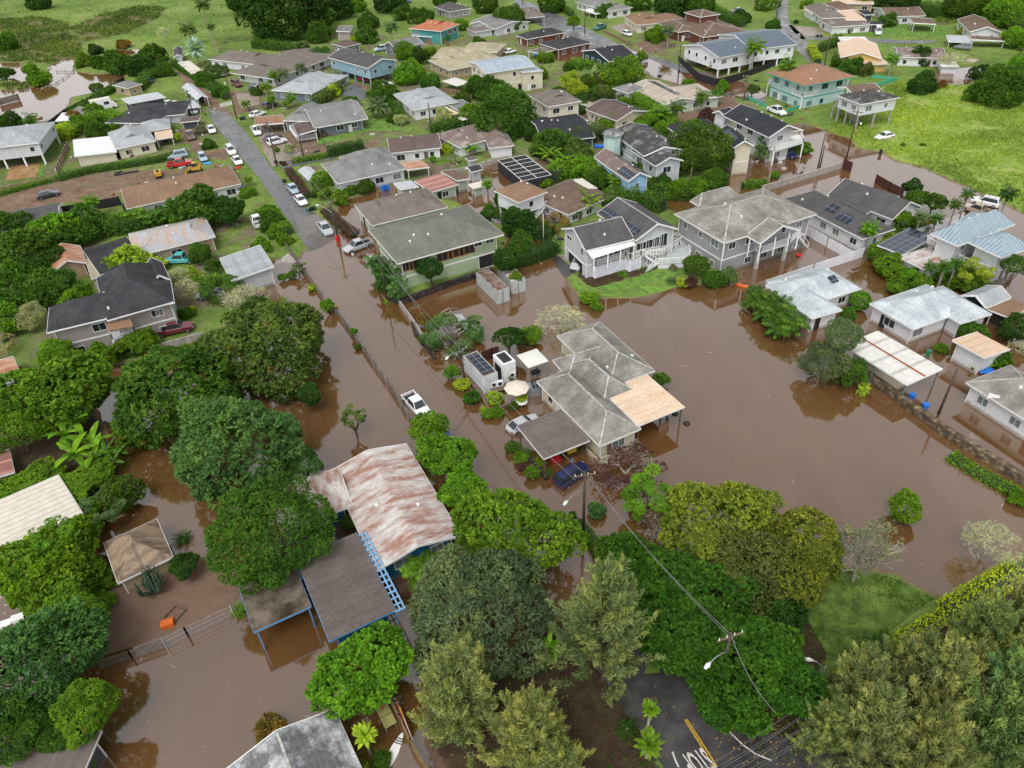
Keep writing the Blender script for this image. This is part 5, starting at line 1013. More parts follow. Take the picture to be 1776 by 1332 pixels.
M_GREYF = plain('grey_weathered_boards', (.19, .165, .14), .9, .3, 2); M_DKF = plain('black_mesh_fence', (.022, .022, .024), .8, .2); M_BRF = plain('dark_red_fence', (.065, .025, .018), .75, .2)
M_VINYL = plain('white_vinyl', (.66, .67, .70), .4, .05); M_GRW = plain('green_painted_wall', (.06, .33, .20), .7, .12); M_TANF = plain('brown_wood_fence', (.2, .13, .08), .85, .25)
fence('garden_fence', 'long grey board fence along the left side of the flooded street', 'b2', (475, 745, 560, 800, 760, 1080, 940, 1335, 1090, 1570), 1.2, M_GREYF, rails=True, postm=M_METAL)
fence('garden_fence', 'weathered fence along the left verge where the flood begins', 'b2', (170, 290, 330, 515, 465, 700), 1.3, M_GREYF, rails=True)
fence('garden_wall', 'pale then dark garden wall right of the flooded street below the palms', 'b2', (985, 740, 1100, 900, 1170, 1020), 1.1, M_CONC, th=.2, post=4, cat='wall')
fence('garden_wall', 'low dark wall beside the spreading low tree in the flood', 'b2', (1075, 890, 1090, 950, 1230, 1130), .5, M_LAVA, th=.3, post=99, cat='wall')
fence('retaining_wall', 'black lava stone retaining wall below the green house', 'b2', (930, 720, 1000, 740, 1350, 610, 1620, 525), .9, M_LAVA, th=.7, post=99, cat='wall')
fence('stone_wall', 'long mossy stone wall crossing the flooded yards at right', 'p', (1500, 640, 1640, 740, 1790, 832), 1.1, M_STONE, th=.75, post=99, cat='wall')
fence('vinyl_fence', 'white vinyl fence running below the dark roofed white house', 'p', (1330, 486, 1412, 458, 1499, 430), 1.7, M_VINYL)
fence('vinyl_fence', 'white vinyl fence between the large grey house and the solar roof house', 'p', (1396, 389, 1437, 412, 1480, 436), 1.7, M_VINYL)
fence('vinyl_fence', 'white vinyl fence along the seam roofed house toward the side street', 'p', (1548, 412, 1610, 391, 1672, 369), 1.6, M_VINYL)
fence('concrete_wall', 'long pale concrete wall beside the flooded side street', 'a4', (-15, 1262, 250, 1185, 537, 1100), 1.3, M_CONC, th=.25, post=99, cat='wall')
fence('metal_gate', 'dark red gate leaf at the end of the pale concrete wall', 'a4', (540, 1078, 602, 1105), 2.0, M_BRF, post=99, cat='gate')
fence('board_fence', 'dark red board fence behind the solar roofed white house', 'a4', (765, 1185, 860, 1240, 950, 1285), 1.8, M_BRF)
fence('board_fence', 'dark red board fence behind the white container', 'z8', (455, 215, 650, 145, 790, 105), 1.8, M_BRF, postm=M_METAL)
fence('green_wall', 'long green garden wall between the yellow house and the field', 'a4', (712, 580, 905, 525), 1.2, M_GRW, th=.15, post=99, cat='wall')
fence('green_wall', 'short green garden wall behind the aqua house', 'a4', (730, 508, 820, 518, 880, 522), 1.1, M_GRW, th=.15, post=99, cat='wall')
fence('green_wall', 'curved green garden wall at the street corner below the tall palm', 'a3', (1640, 600, 1630, 650, 1700, 685, 1763, 710), 1.1, M_GRW, th=.15, post=99, cat='wall')
fence('green_wall', 'green garden wall behind the white pickup truck', 'a4', (150, 745, 247, 712), 1.1, M_GRW, th=.15, post=99, cat='wall')
fence('construction_fence', 'black mesh construction fence curving around the new white house', 'p', (1177, 96, 1212, 127, 1245, 137, 1294, 124, 1330, 110, 1367, 95, 1370, 84), 2.0, M_DKF)
fence('boundary_fence', 'black fence along the pond behind the sheds', 'a1', (300, 845, 430, 745, 640, 640, 840, 520), 2.0, M_DKF)
fence('netting_fence', 'tall black netting fence beside the long brown roof', 'p', (95, 360, 205, 341, 218, 368), 2.2, M_DKF)
fence('wood_fence', 'brown and white wooden fence across the lawn at far left', 'a1', (372, 1145, 452, 965), 1.8, M_TANF, rails=True, postm=M_TRIM)
fence('wood_fence', 'low brown fence in front of the stained driveway', 'a1', (-60, 1285, 370, 1205), 1.3, M_TANF)
fence('white_gate', 'white slatted gate beside the street lamp pole', 'a1', (1493, 705, 1572, 688), 1.3, M_TRIM, rails=True, cat='gate', post=9)
fence('wood_fence', 'grey wooden board fence at the muddy lower left yard', 'd1', (660, 605, 870, 535, 1100, 455), 1.2, M_GREYF, rails=True)
fence('wire_fence', 'wire fence with metal posts at the muddy lower left yard', 'd1', (1100, 455, 1250, 380, 1565, 235), 1.4, M_METAL, rails='wire', post=3)
fence('board_fence', 'yellow brown board fence lined with surfboards at the bottom', 'p', (672, 1200, 692, 1240, 711, 1282, 747, 1340), 1.7, plain('yellowed_boards', (.25, .17, .08), .85, .25), rails=True)
fence('wood_fence', 'brown fence between the white window band house and its right neighbour', 'a2', (1250, 600, 1380, 605, 1480, 650), 1.7, M_TANF)
fence('wood_fence', 'brown wooden fence before the teal walled house', 'a2', (1165, 265, 1290, 270, 1330, 290), 1.6, M_TANF)
fence('wire_fence', 'wooden post and wire fence beside the flooded upper street', 'a3', (930, 320, 1010, 350, 1105, 405), 1.2, M_WOOD, rails='wire', post=3)
fence('brick_wall', 'brown garden wall along the upper street by the beige house', 'a3', (650, 200, 760, 255, 850, 300), 1.0, M_TANF, th=.25, post=99, cat='wall')
fence('concrete_wall', 'stained concrete wall below the maroon flatbed truck', 'b1', (985, 1075, 1130, 1030, 1375, 965), 1.2, M_CONC, th=.2, post=99, cat='wall')
fence('garden_wall', 'low stone wall with shrubs beside the dark utility pole', 'c3', (435, 905, 540, 1010, 640, 1120, 740, 1260), .6, M_LAVA, th=.45, post=99, cat='wall')
fence('garden_wall', 'low stone wall in front of the brown carport garden', 'c3', (130, 500, 215, 590, 270, 655), .5, M_LAVA, th=.45, post=99, cat='wall')
fence('garden_wall', 'thin planter wall beside the flowering roadside shrubs', 'c2', (1440, -40, 1540, 90, 1610, 205, 1763, 140), .5, M_WOOD, th=.25, post=99, cat='wall')
fence('concrete_wall', 'pale wall beside the black shade house', 'a2', (1270, 1170, 1450, 1130, 1655, 1075), 1.0, M_CONC, th=.2, post=99, cat='wall')
fence('board_fence', 'brown fence beside the low black roof with skylights', 'a3', (455, 770, 590, 860, 650, 920), 1.6, M_BRF)
fence('wire_fence', 'sagging wire fence half sunk in the pond', 'a1', (345, 585, 500, 480, 380, 480), .5, M_WOOD, rails='wire', post=4)
fence('board_fence', 'low board fence along the right edge behind the bungalow', 'a4', (1610, 70, 1763, 350), 1.4, M_WOOD, post=3)
fence('board_fence', 'plank fence right of the mossy roofed house at the right edge', 'b4', (1500, 640, 1700, 560), 1.2, M_GREYF, rails=True)
# ------------------------------------------------------------------ containers, canopies and loose things
def contmat(name, c, c2): 
    k = N(name, .6, .3); v = k.co(); s_ = k.n('SeparateXYZ'); k.l(v, s_.inputs[0]); w = k.math('SINE', k.math('MULTIPLY', k.math('ADD', s_.outputs[0], s_.outputs[1]), 22)); base = k.mix(k.ramp(k.noise(k.co((2, 2, .35)), 2, 6, .7), [(.5, (0, 0, 0)), (.68, (.9,) * 3)]), c, c2)
    base = k.mix(.5, base, k.ramp(w, [(0, (.7,) * 3), (.6, (1.05,) * 3)]), 'MULTIPLY'); k.bump(w, .6, .06); return k.col(base)
M_CA = contmat('pale_rusty_container_steel', (.46, .50, .50), (.25, .16, .11)); M_CB = contmat('white_container_steel', (.66, .68, .70), (.5, .5, .5)); M_CR = plain('rusted_container_top', (.22, .15, .12), .9, .5, .8); M_CP = plain('peeling_container_top', (.55, .45, .38), .9, .35, .8)
def container(name, label, tile, p, h, m_side, m_top, panels=0, hz=None):
    c, au, Lu, av, Lv = rect(tile, p, h); R_ = root(name, label, 'container', (c.x, c.y, 0), au)
    x, y = Lu / 2, Lv / 2
    MB().box(-x + .05, x - .05, -y + .05, y - .05, -.4, h - .08).obj('side_walls', m_side, R_)
    MB().box(-x, x, -y, y, h - .07, h).obj('top', m_top, R_)
    m = MB()
    for sx in (-1, 1):
        for sy in (-1, 1): m.box(sx * x - .08, sx * x + .08, sy * y - .08, sy * y + .08, -.4, h + .02)
    m.box(-x, x, -y - .03, -y + .06, h - .16, h + .02).box(-x, x, y - .06, y + .03, h - .16, h + .02).box(-x - .03, -x + .06, -y, y, h - .16, h + .02).box(x - .06, x + .03, -y, y, h - .16, h + .02).obj('frame', m_side, R_)
    for s_ in (-1, 1): MB().box(-x - .09, -x + .04, s_ * y / 2 - y * .46, s_ * y / 2 + y * .46, -.2, h - .2).obj('door', m_side, R_)
    for i in range(panels): w = 2 * x * .86 / panels; MB().box(-x * .86 + i * w + .03, -x * .86 + (i + 1) * w - .03, -y * .85, y * .85, h + .1, h + .16).obj('solar_panel', M_PANEL, R_)
    return R_
container('shipping_container', 'rusty topped shipping container nearer the camera in the flooded yard', 'z5', (300, 360, 600, 638, 785, 585), 2.3, M_CA, M_CR)
container('shipping_container', 'shipping container with peeling pale top overgrown by vines', 'z5', (620, 250, 820, 492, 1010, 440), 2.3, M_CA, M_CP)
container('shipping_container', 'white container carrying dark solar panels beside the street', 'z8', (150, 285, 500, 670, 745, 575), 2.7, M_CB, M_WOOD, panels=3)
_c = root('backyard_office', 'small white cabin with black flat roof beside the solar container', 'cabin', (0, 0, 0)); c, au, Lu, av, Lv = rect('z8', (660, 270, 860, 455, 1095, 380), 3.0); _c.location = (c.x, c.y, 0); _c.rotation_euler.z = au
MB().box(-Lu / 2, Lu / 2, -Lv / 2, Lv / 2, -.5, 3.0).obj('wall', M_WHITE, _c); MB().box(-Lu / 2 + .3, Lu / 2 - .3, -Lv / 2 + .3, Lv / 2 - .3, 3.0, 3.06).obj('roof', RM['flatblack'], _c); MB().box(-.8, .9, -Lv / 2 - .04, -Lv / 2 + .05, 0, 2.2).obj('door', M_GLASS, _c); MB().box(-.8, .9, Lv / 2 - .04, Lv / 2 + .05, 0, 2.2).obj('door', M_GLASS, _c)
def canopy(label, tile, p, h, mat, name='canopy', cat='canopy', rise=.25):
    c, au, Lu, av, Lv = rect(tile, p, h); R_ = root(name, label, cat, (c.x, c.y, 0), au); x, y = Lu / 2, Lv / 2
    MB().poly([(-x, -y, h), (x, -y, h), (x, y, h), (-x, y, h), (-x, -y, h - .12), (x, -y, h - .12), (x, y, h - .12), (-x, y, h - .12), (0, 0, h + rise)], [(0, 1, 8), (1, 2, 8), (2, 3, 8), (3, 0, 8), (7, 6, 5, 4), (0, 4, 5, 1), (1, 5, 6, 2), (2, 6, 7, 3), (3, 7, 4, 0)]).obj('cover', mat, R_)
    for sx in (-1, 1):
        for sy in (-1, 1): MB().box(sx * (x - .15) - .04, sx * (x - .15) + .04, sy * (y - .15) - .04, sy * (y - .15) + .04, -.5, h - .1).obj('leg', M_METAL, R_)
    return R_
canopy('square off white canopy with dark spots between the cabin and the central house', 'z8', (1100, 275, 1320, 500, 1692, 380), 2.6, plain('spotted_canvas', (.60, .60, .55), .8, .06))
canopy('white draped canopy beside the tan house carport', 'a2', (1300, 545, 1380, 585, 1455, 555), 2.4, plain('canvas', (.55, .54, .50), .8, .1), rise=.1)
canopy('small white canopy by the sail shade in the patio', 'a2', (1388, 800, 1420, 818, 1448, 805), 2.2, plain('canvas', (.55, .54, .50), .8, .1))
canopy('cream sail shade over the patio beside the flowering bush', 'a2', (1240, 740, 1330, 785, 1400, 770), 2.5, plain('cream_canvas', (.52, .44, .30), .8, .1), rise=-.2)
_u = root('patio_umbrella', 'cream patio umbrella over a table near the central house', 'umbrella', (*G(*px('z8', 1110, 860)[0], 2.3)[:2], 0)); MB().lathe([(.02, 2.85), (.8, 2.65), (1.65, 2.3), (1.65, 2.2)], 8).obj('canopy', plain('cream_umbrella_cloth', (.60, .53, .44), .8, .08), _u); MB().tube([(0, 0, -.4), (0, 0, 2.9)], .03, 6).obj('pole', M_METAL, _u)
_t = root('patio_table', 'round pale table under the cream patio umbrella', 'table', (_u.location.x + .5, _u.location.y - .9, 0)); MB().lathe([(0, .72), (.8, .72), (.8, .76), (0, .76)], 12).obj('tabletop', M_TRIM, _t)
for a in range(4): MB().tube([(math.cos(a * 1.57) * .5, math.sin(a * 1.57) * .5, -.4), (math.cos(a * 1.57) * .4, math.sin(a * 1.57) * .4, .72)], .03, 5).obj('leg', M_METAL, _t)
# shade house
c, au, Lu, av, Lv = rect('p', (864, 278, 906, 314, 956, 303), 2.4); R_ = root('shade_house', 'black netted shade house with a white grid frame beside flood water', 'shade house', (c.x, c.y, 0), au); x, y = Lu / 2, Lv / 2
MB().box(-x, x, -y, y, -.5, 2.35).obj('netting', M_DKF, R_); m = MB()
for i in range(7): t = -x + 2 * x * i / 6; m.bar((t, -y, 2.42), (t, y, 2.42), .07)
for i in range(3): t = -y + 2 * y * i / 2; m.bar((-x, t, 2.42), (x, t, 2.42), .09)
m.obj('frame', M_TRIM, R_)
# flooded greenhouse frame with corrugated sheets beside the low tree
c, au, Lu, av, Lv = rect('b2', (1225, 880, 1330, 930, 1535, 910), 1.2); R_ = root('greenhouse_frame', 'half sunk metal greenhouse frame with cloudy roof sheets', 'greenhouse', (c.x, c.y, 0), au); x, y = Lu / 2, Lv / 2; m = MB()
c2_ = G(*px('b2', 1380, 870)[0], 1.2); m = MB(); 
for i in range(8): t = -3.4 + 6.8 * i / 7; m.tube([(t, -1.8, .2), (t, -1.3, 1.1), (t, 0, 1.5), (t, 1.3, 1.1), (t, 1.8, .2)], .035, 4)
for yy, zz in ((-1.3, 1.1), (0, 1.5), (1.3, 1.1)): m.tube([(-3.4, yy, zz), (3.4, yy, zz)], .035, 4)
m.obj('frame', M_METAL, R_); R_.location = (c2_[0], c2_[1], -.4); MB().poly([(-3.4, -1.75, .35), (1.4, -1.75, .35), (1.4, -1.3, 1.14), (-3.4, -1.3, 1.14), (1.4, -.1, 1.5), (-3.4, -.1, 1.5)], [(0, 1, 2, 3), (3, 2, 4, 5)]).obj('sheet', plain('cloudy_plastic_sheet', (.42, .44, .43), .5, .15, 1), R_)
# pergola strip in blue
c, au, Lu, av, Lv = rect('p', (621, 931, 687, 1062, 702, 1055), 3.5); R_ = root('pergola', 'light blue ladder pergola between the rusty roof and the brown flat roof', 'pergola', (c.x, c.y, 0), au); x, y = Lu / 2, Lv / 2; m = MB(); MP_ = plain('light_blue_paint', (.20, .38, .58), .5, .1)
for yy in (-y, 0, y): m.bar((-x, yy, 3.5), (x, yy, 3.5), .12, .2)
n = 15
for i in range(n): t = -x + 2 * x * i / (n - 1); m.bar((t, -y - .1, 3.56), (t, y + .1, 3.56), .12, .16)
m.obj('rafters', MP_, R_)
for sx in (-1, 0, 1): MB().box(sx * x - .06, sx * x + .06, y - .06, y + .06, -.5, 3.4).obj('post', MP_, R_)
# small things: boxes, bins, boards
def thing(name, label, cat, tile, x, y, h, build, rz=0, z=0, group=None):
    p = G(*px(tile, x, y)[0], h); R_ = root(name, label, cat, (p[0], p[1], z), rz, group); build(R_); return R_
def bin_(c):
    def f(R_):
        MB().poly([(-.25, -.28, 0), (.25, -.28, 0), (.25, .28, 0), (-.25, .28, 0), (-.3, -.33, .95), (.3, -.33, .95), (.3, .33, .95), (-.3, .33, .95)], [(0, 3, 2, 1), (4, 5, 6, 7), (0, 1, 5, 4), (1, 2, 6, 5), (2, 3, 7, 6), (3, 0, 4, 7)]).obj('bin_body', c, R_); MB().box(-.33, .33, -.36, .36, .95, 1.03).obj('lid', c, R_)
        for s_ in (-1, 1): MB().tube([(s_ * .2, .3, .1), (s_ * .28, .3, .1)], .1, 8).obj('wheel', M_TYRE, R_)
    return f
M_BLUEP = plain('blue_plastic', (.02, .16, .55), .4, .1); M_GRNP = plain('green_plastic', (.03, .16, .08), .4, .1); M_REDP = plain('red_plastic', (.55, .02, .02), .4, .1); M_ORG = plain('orange_plastic', (.55, .12, .02), .5, .1)
for n_, (t, x, y, c, l) in enumerate((('a2', 875, 1282, M_BLUEP, 'leftmost blue bin behind the grey hip roof'), ('a2', 892, 1279, M_BLUEP, 'middle blue bin behind the grey hip roof'), ('a2', 908, 1276, M_BLUEP, 'rightmost blue bin behind the grey hip roof'),
    ('b2', 370, 140, M_GRNP, 'dark green bin left of a black bin by the street fence'), ('b2', 395, 135, M_BLK, 'black bin nearer the fence lamp by the dry street'), ('b2', 412, 130, M_BLK, 'black bin farther from the street beside the fence lamp'),
    ('b2', 570, 328, M_REDP, 'red bin standing at the kerb where flooding starts'), ('a2', 152, 1108, M_BLK, 'black bin at the foot of the kerb pole'), ('a2', 210, 1235, M_BLK, 'black bin beside the purple hedge'),
    ('a4', 790, 1035, M_BLK, 'black bin on the muddy edge of the field'), ('c4', 1005, 100, M_BLUEP, 'blue bin tipped in water behind the stone wall'), ('c4', 1095, 168, M_BLUEP, 'second blue bin floating lower along the stone wall'), ('b4', 1118, 1098, M_GRNP, 'green bin floating beside the peach roofed shed'),
    ('a4', 360, 250, M_BLK, 'left black bin on the wet driveway verge'), ('a4', 384, 250, M_BLK, 'right black bin on the wet driveway verge'), ('a1', 1640, 812, M_BLK, 'left of two black bins by the street lamp pole'), ('a1', 1660, 808, M_BLK, 'right of two black bins by the street lamp pole'))):
    thing('wheelie_bin', l, 'bin', t, x, y, .5, bin_(c), rz=n_, z=-.3 if t in ('c4', 'b4') else 0.05, group='wheelie bins')
def board(L, Wd, mat, stripe=None):
    def f(R_):
        n = 14; P = []
        for i in range(n + 1): t = i / n; P.append((t * L - L / 2, Wd / 2 * math.sin(math.pi * min(1, t * 1.0) ** .8) ** .6 if 0 < i < n else .02))
        up_ = [(x, y) for x, y in P] + [(x, -y) for x, y in P[::-1]]; k = len(up_)
        MB().poly([(x, y, 0) for x, y in up_] + [(x, y, .1) for x, y in up_], [tuple(range(k)), tuple(range(k, 2 * k))[::-1]] + [(i, (i + 1) % k, (i + 1) % k + k, i + k) for i in range(k)]).obj('board', mat, R_)
        if stripe:
            for s_ in (.55, .75, .95): MB().box(s_, s_ + .1, -Wd * .4, Wd * .4, .1, .105).obj('stripe', M_BLK, R_)
            MB().tube([(-L * .35, 0, .1), (-L * .42, 0, .1)], .02, 4).obj('deck_plug', M_BLK, R_)
    return f
a, b = [G(*q) for q in px('d2', 925, 1290, 995, 1140)]
thing('paddleboard', 'white paddleboard with black stripes floating at the bottom', 'paddleboard', 'd2', 958, 1215, 0, board(3.1, .8, M_WHITE, True), rz=math.atan2((b - a)[1], (b - a)[0]), z=.0)
for i, (x, y, c, l) in enumerate(((993, 950, (.5, .12, .05), 'red surfboard leaning on the yellow board fence'), (1018, 1000, (.6, .3, .05), 'orange surfboard leaning on the yellow board fence'), (1050, 1080, (.6, .42, .38), 'pale pink surfboard leaning on the yellow board fence'))):
    o = thing('surfboard', l, 'surfboard', 'd2', x, y, .9, board(2.2, .55, plain('surfboard_paint_' + ('red', 'orange', 'pink')[i], c, .3, .1)), z=1.0); o.rotation_euler = (math.radians(85), math.radians(-12), math.radians(115)); 
c, au, Lu, av, Lv = rect('d2', (825, 925, 892, 1066, 972, 1022), .7); R_ = root('table_tennis_table', 'olive folding table with red markings beside the board fence', 'table', (c.x, c.y, 0), au)
MB().box(-Lu / 2, -.03, -Lv / 2, Lv / 2, .64, .7).obj('tabletop', plain('olive_board', (.30, .29, .10), .6, .12), R_); MB().box(.03, Lu / 2, -Lv / 2, Lv / 2, .64, .7).obj('tabletop', plain('olive_board', (.30, .29, .10), .6), R_); MB().box(.5, 1.1, -.06, .02, .7, .71).obj('paint_mark', M_REDP, R_)
for sx in (-1, 1):
    for sy in (-1, 1): MB().box(sx * Lu * .42 - .04, sx * Lu * .42 + .04, sy * Lv * .4 - .04, sy * Lv * .4 + .04, -.4, .64).obj('leg', M_METAL, R_)
for t, x, y, l, rz in (('b3', 1420, 492, 'white surfboard beside the large grey house', 0), ('b3', 1400, 510, 'blue surfboard beside the large grey house', 0)):
    a, b = G(*px('z2', 440, 690)[0]), G(*px('z2', 560, 770)[0]); thing('surfboard', l, 'surfboard', t, x, y, .4, board(3.0, .6, M_WHITE if 'white' in l else M_BLUEP), rz=math.atan2((b - a)[1], (b - a)[0]), z=.25)
def kayak(m_):
    def f(R_):
        MB().tube([(-1.6, 0, .25), (-1.1, 0, .2), (0, 0, .16), (1.1, 0, .2), (1.6, 0, .25)], [.02, .25, .36, .25, .02], 10).obj('hull', m_, R_, sm=True); MB().lathe([(.22, .5), (.26, .52), (.26, .46)], 10, (0, 0, 0)).obj('cockpit', M_BLK, R_)
    return f
thing('kayak', 'orange kayak among shrubs beside the lawn edge', 'kayak', 'b3', 1600, 645, .3, kayak(M_ORG), rz=-.6, z=0)
thing('kayak', 'upper yellow kayak beside the brown shelter at right', 'kayak', 'z4', 1210, 255, .5, kayak(plain('yellow_plastic', (.6, .4, .03), .4)), rz=-.6, z=0.2); thing('kayak', 'lower yellow kayak beside the brown shelter at right', 'kayak', 'z4', 1200, 275, .5, kayak(plain('yellow_plastic', (.6, .4, .03), .4)), rz=-.6, z=0.1)
def hydrant(R_): MB().lathe([(0, -.3), (.16, -.3), (.15, .6), (.2, .62), (.14, .8), (0, .86)], 10).obj('barrel', plain('yellow_paint', (.55, .3, .02), .4), R_, sm=True); MB().tube([(-.26, 0, .5), (.26, 0, .5)], .07, 8).obj('outlet', plain('yellow_paint', (.55, .3, .02), .4), R_)
thing('fire_hydrant', 'yellow fire hydrant above water beside the grey board fence', 'hydrant', 'b2', 566, 800, .4, hydrant)
def tarp(m_, w=1.2, l=1.6):
    def f(R_):
        rr = random.Random(len(R_.name)); n = 7; v = [(l * (i / (n - 1) - .5), w * (j / (n - 1) - .5), .12 + rr.uniform(0, .25)) for i in range(n) for j in range(n)]; f_ = [(i * n + j, (i + 1) * n + j, (i + 1) * n + j + 1, i * n + j + 1) for i in range(n - 1) for j in range(n - 1)]
        mesh_ = mesh('tarp', v + [(x, y, -.1) for x, y, z in v], f_ + [tuple(k + n * n for k in q[::-1]) for q in f_], m_, True); obj('sheet', mesh_, R_)
    return f
M_TARP = plain('blue_tarp', (.05, .35, .6), .5, .1)
for t, x, y, m_, l, z in (('a1', 1408, 1115, M_TARP, 'blue tarp at the nose of the pale blue hatchback', .2), ('b4', 1500, 1220, M_BLUEP, 'bright blue tarp in water behind the mossy roofed white house', 0), ('a3', 620, 1005, M_BLUEP, 'blue tarp beside the blue house palms', .5), ('a3', 200, 375, M_TARP, 'light blue tarp beside the grey porch', .4), ('b1', 360, 1115, M_TARP, 'long pale blue sheet at the corner of the large house', .6), ('a1', 1045, 460, M_TARP, 'blue tarp on junk near the silver palm', .3), ('z2', 1470, 630, M_REDP, 'small pink float on the water beside the outside stair', 0)):
    thing('tarp', l, 'tarp', t, x, y, .2, tarp(m_, .7 if 'float' in l else 1.4, .7 if 'float' in l else 2), z=z)
# machines
def digger(R_):
    y_ = plain('machine_yellow', (.55, .30, .03), .5, .15)
    for s_ in (-1, 1): MB().tube([(-1.1, s_ * .75, .35), (-1.1, s_ * .75, .351)], .3, 4); t = MB(); t.box(-1.3, 1.2, s_ * .8 - .2, s_ * .8 + .2, 0, .7); t.obj('track', M_TYRE, R_)
    MB().box(-1.3, .6, -.7, .7, .7, 1.3).obj('chassis', y_, R_); MB().poly([(-.7, -.5, 1.3), (.5, -.5, 1.3), (.5, .5, 1.3), (-.7, .5, 1.3), (-.6, -.45, 2.1), (.3, -.45, 2.1), (.3, .45, 2.1), (-.6, .45, 2.1)], [(4, 5, 6, 7), (0, 1, 5, 4), (1, 2, 6, 5), (2, 3, 7, 6), (3, 0, 4, 7)]).obj('cab', M_CGLASS, R_); MB().box(-.65, .35, -.5, .5, 2.1, 2.18).obj('cab_roof', y_, R_)
    for s_ in (-1, 1): MB().bar((-1.2, s_ * .65, 1.5), (1.3, s_ * .65, 1.0), .14).bar((1.3, s_ * .65, 1.0), (1.8, s_ * .65, .4), .14).obj('lift_arm', y_, R_)
    MB().poly([(1.7, -.95, .05), (2.3, -.95, .05), (1.7, -.95, .75), (1.7, .95, .05), (2.3, .95, .05), (1.7, .95, .75)], [(0, 1, 2), (3, 5, 4), (0, 3, 4, 1), (0, 2, 5, 3)]).obj('bucket', y_, R_)
thing('skid_loader', 'yellow tracked loader beside the red pickup truck', 'loader', 'a1', 1325, 1150, 1, digger, rz=3.3, z=.35)
def roller(R_): 
    y_ = plain('machine_yellow', (.55, .30, .03), .5, .15); MB().tube([(1.1, -.7, .55), (1.1, .7, .55)], .55, 16).obj('drum', M_METAL, R_); MB().box(-1.2, 1.0, -.6, .6, .5, 1.3).obj('chassis', y_, R_); MB().box(.4, 1.7, -.8, -.68, .5, .9).box(.4, 1.7, .68, .8, .5, .9).box(1.6, 1.75, -.8, .8, .5, .9).obj('yoke', y_, R_); MB().tube([(-.8, -.7, .45), (-.8, .7, .45)], .45, 14).obj('wheel', M_TYRE, R_); MB().box(-.7, -.3, -.25, .25, 1.3, 1.75).obj('seat', M_BLK, R_)
thing('road_roller', 'small yellow road roller on the dirt yard', 'roller', 'a1', 1078, 1190, .8, roller, rz=2.0, z=.35)
def rv(R_):
    MB().box(-2.9, 2.2, -1.1, 1.1, .4, 2.9).obj('box_body', M_WHITE, R_); MB().box(-2.95, 2.25, -1.12, 1.12, 2.9, 2.98).obj('top', RM['cream'], R_); MB().poly([(2.2, -1, .4), (3.4, -1, .4), (3.4, 1, .4), (2.2, 1, .4), (2.2, -1, 1.9), (2.6, -1, 1.9), (2.6, 1, 1.9), (2.2, 1, 1.9), (3.4, -1, 1.1), (3.4, 1, 1.1)], [(0, 1, 8, 5, 4), (3, 7, 6, 9, 2), (4, 5, 6, 7), (5, 8, 9, 6), (1, 2, 9, 8)]).obj('cab', M_WHITE, R_)
    for x in (-1.9, 2.3):
        for s_ in (-1, 1): MB().tube([(x, s_ * .85, .4), (x, s_ * 1.08, .4)], .4, 12).obj('wheel', M_TYRE, R_)
    MB().box(.3, 1.6, -1.14, -1.1, 1.5, 2.3).obj('side_window', M_CGLASS, R_)
a, b = G(*px('a1', 600, 700)[0], 2.5), G(*px('a1', 780, 665)[0], 2.5); thing('camper_truck', 'white camper truck with a rusty cream top against the black pond fence', 'camper', 'a1', 690, 690, 2.5, rv, rz=math.atan2((b - a)[1], (b - a)[0]), z=.3)
def acunit(R_): MB().box(-.45, .45, -.18, .18, 0, .8).obj('case', M_WHITE, R_); MB().tube([(0, -.18, .4), (0, -.2, .4)], .28, 12).obj('fan', M_BLK, R_)
for x, y, l in ((690, 800, 'left air conditioner unit on the platform beside the solar container'), (800, 780, 'right air conditioner unit on the platform beside the solar container'), (1020, 620, 'air conditioner unit at the corner of the white cabin')): thing('air_conditioner', l, 'air conditioner', 'z8', x, y, .9, acunit, z=.5, rz=.3)
thing('platform', 'grey plank platform under the air conditioner units', 'platform', 'z8', 780, 870, .4, lambda R_: MB().box(-1.1, 1.1, -.6, .6, .3, .42).obj('planks', M_WOOD, R_) and [MB().box(sx - .05, sx + .05, sy - .05, sy + .05, -.4, .3).obj('leg', M_WOOD, R_) for sx in (-1, 1) for sy in (-.5, .5)], rz=.3)
thing('barbecue', 'black barbecue table under the spotted canopy', 'barbecue', 'z8', 1450, 570, .8, lambda R_: (MB().box(-.6, .6, -.35, .35, .6, .95).obj('grill', M_BLK, R_), [MB().box(sx - .04, sx + .04, sy - .04, sy + .04, -.4, .6).obj('leg', M_BLK, R_) for sx in (-.5, .5) for sy in (-.28, .28)]), rz=.5)
thing('garden_box', 'dark steel hutch with a sloping glass lid beside the central house', 'hutch', 'z8', 1440, 830, 1.2, lambda R_: (MB().box(-1.2, 1.2, -.7, .7, -.4, 1.4).obj('case', M_METAL, R_), MB().poly([(-.5, -.7, 1.42), (.7, -.7, 1.42), (.7, .5, 1.6), (-.5, .5, 1.6), (-.5, -.7, 1.47), (.7, -.7, 1.47), (.7, .5, 1.65), (-.5, .5, 1.65)], [(4, 5, 6, 7), (0, 1, 5, 4), (1, 2, 6, 5), (2, 3, 7, 6), (3, 0, 4, 7)]).obj('lid', M_PANEL, R_)), rz=.2)
def crate(m_, a=.5, b=.4, h=.5): return lambda R_: (MB().box(-a, a, -b, b, 0, h).obj('box', m_, R_), MB().box(-a * 1.04, a * 1.04, -b * 1.04, b * 1.04, h, h + .05).obj('lid', m_, R_))
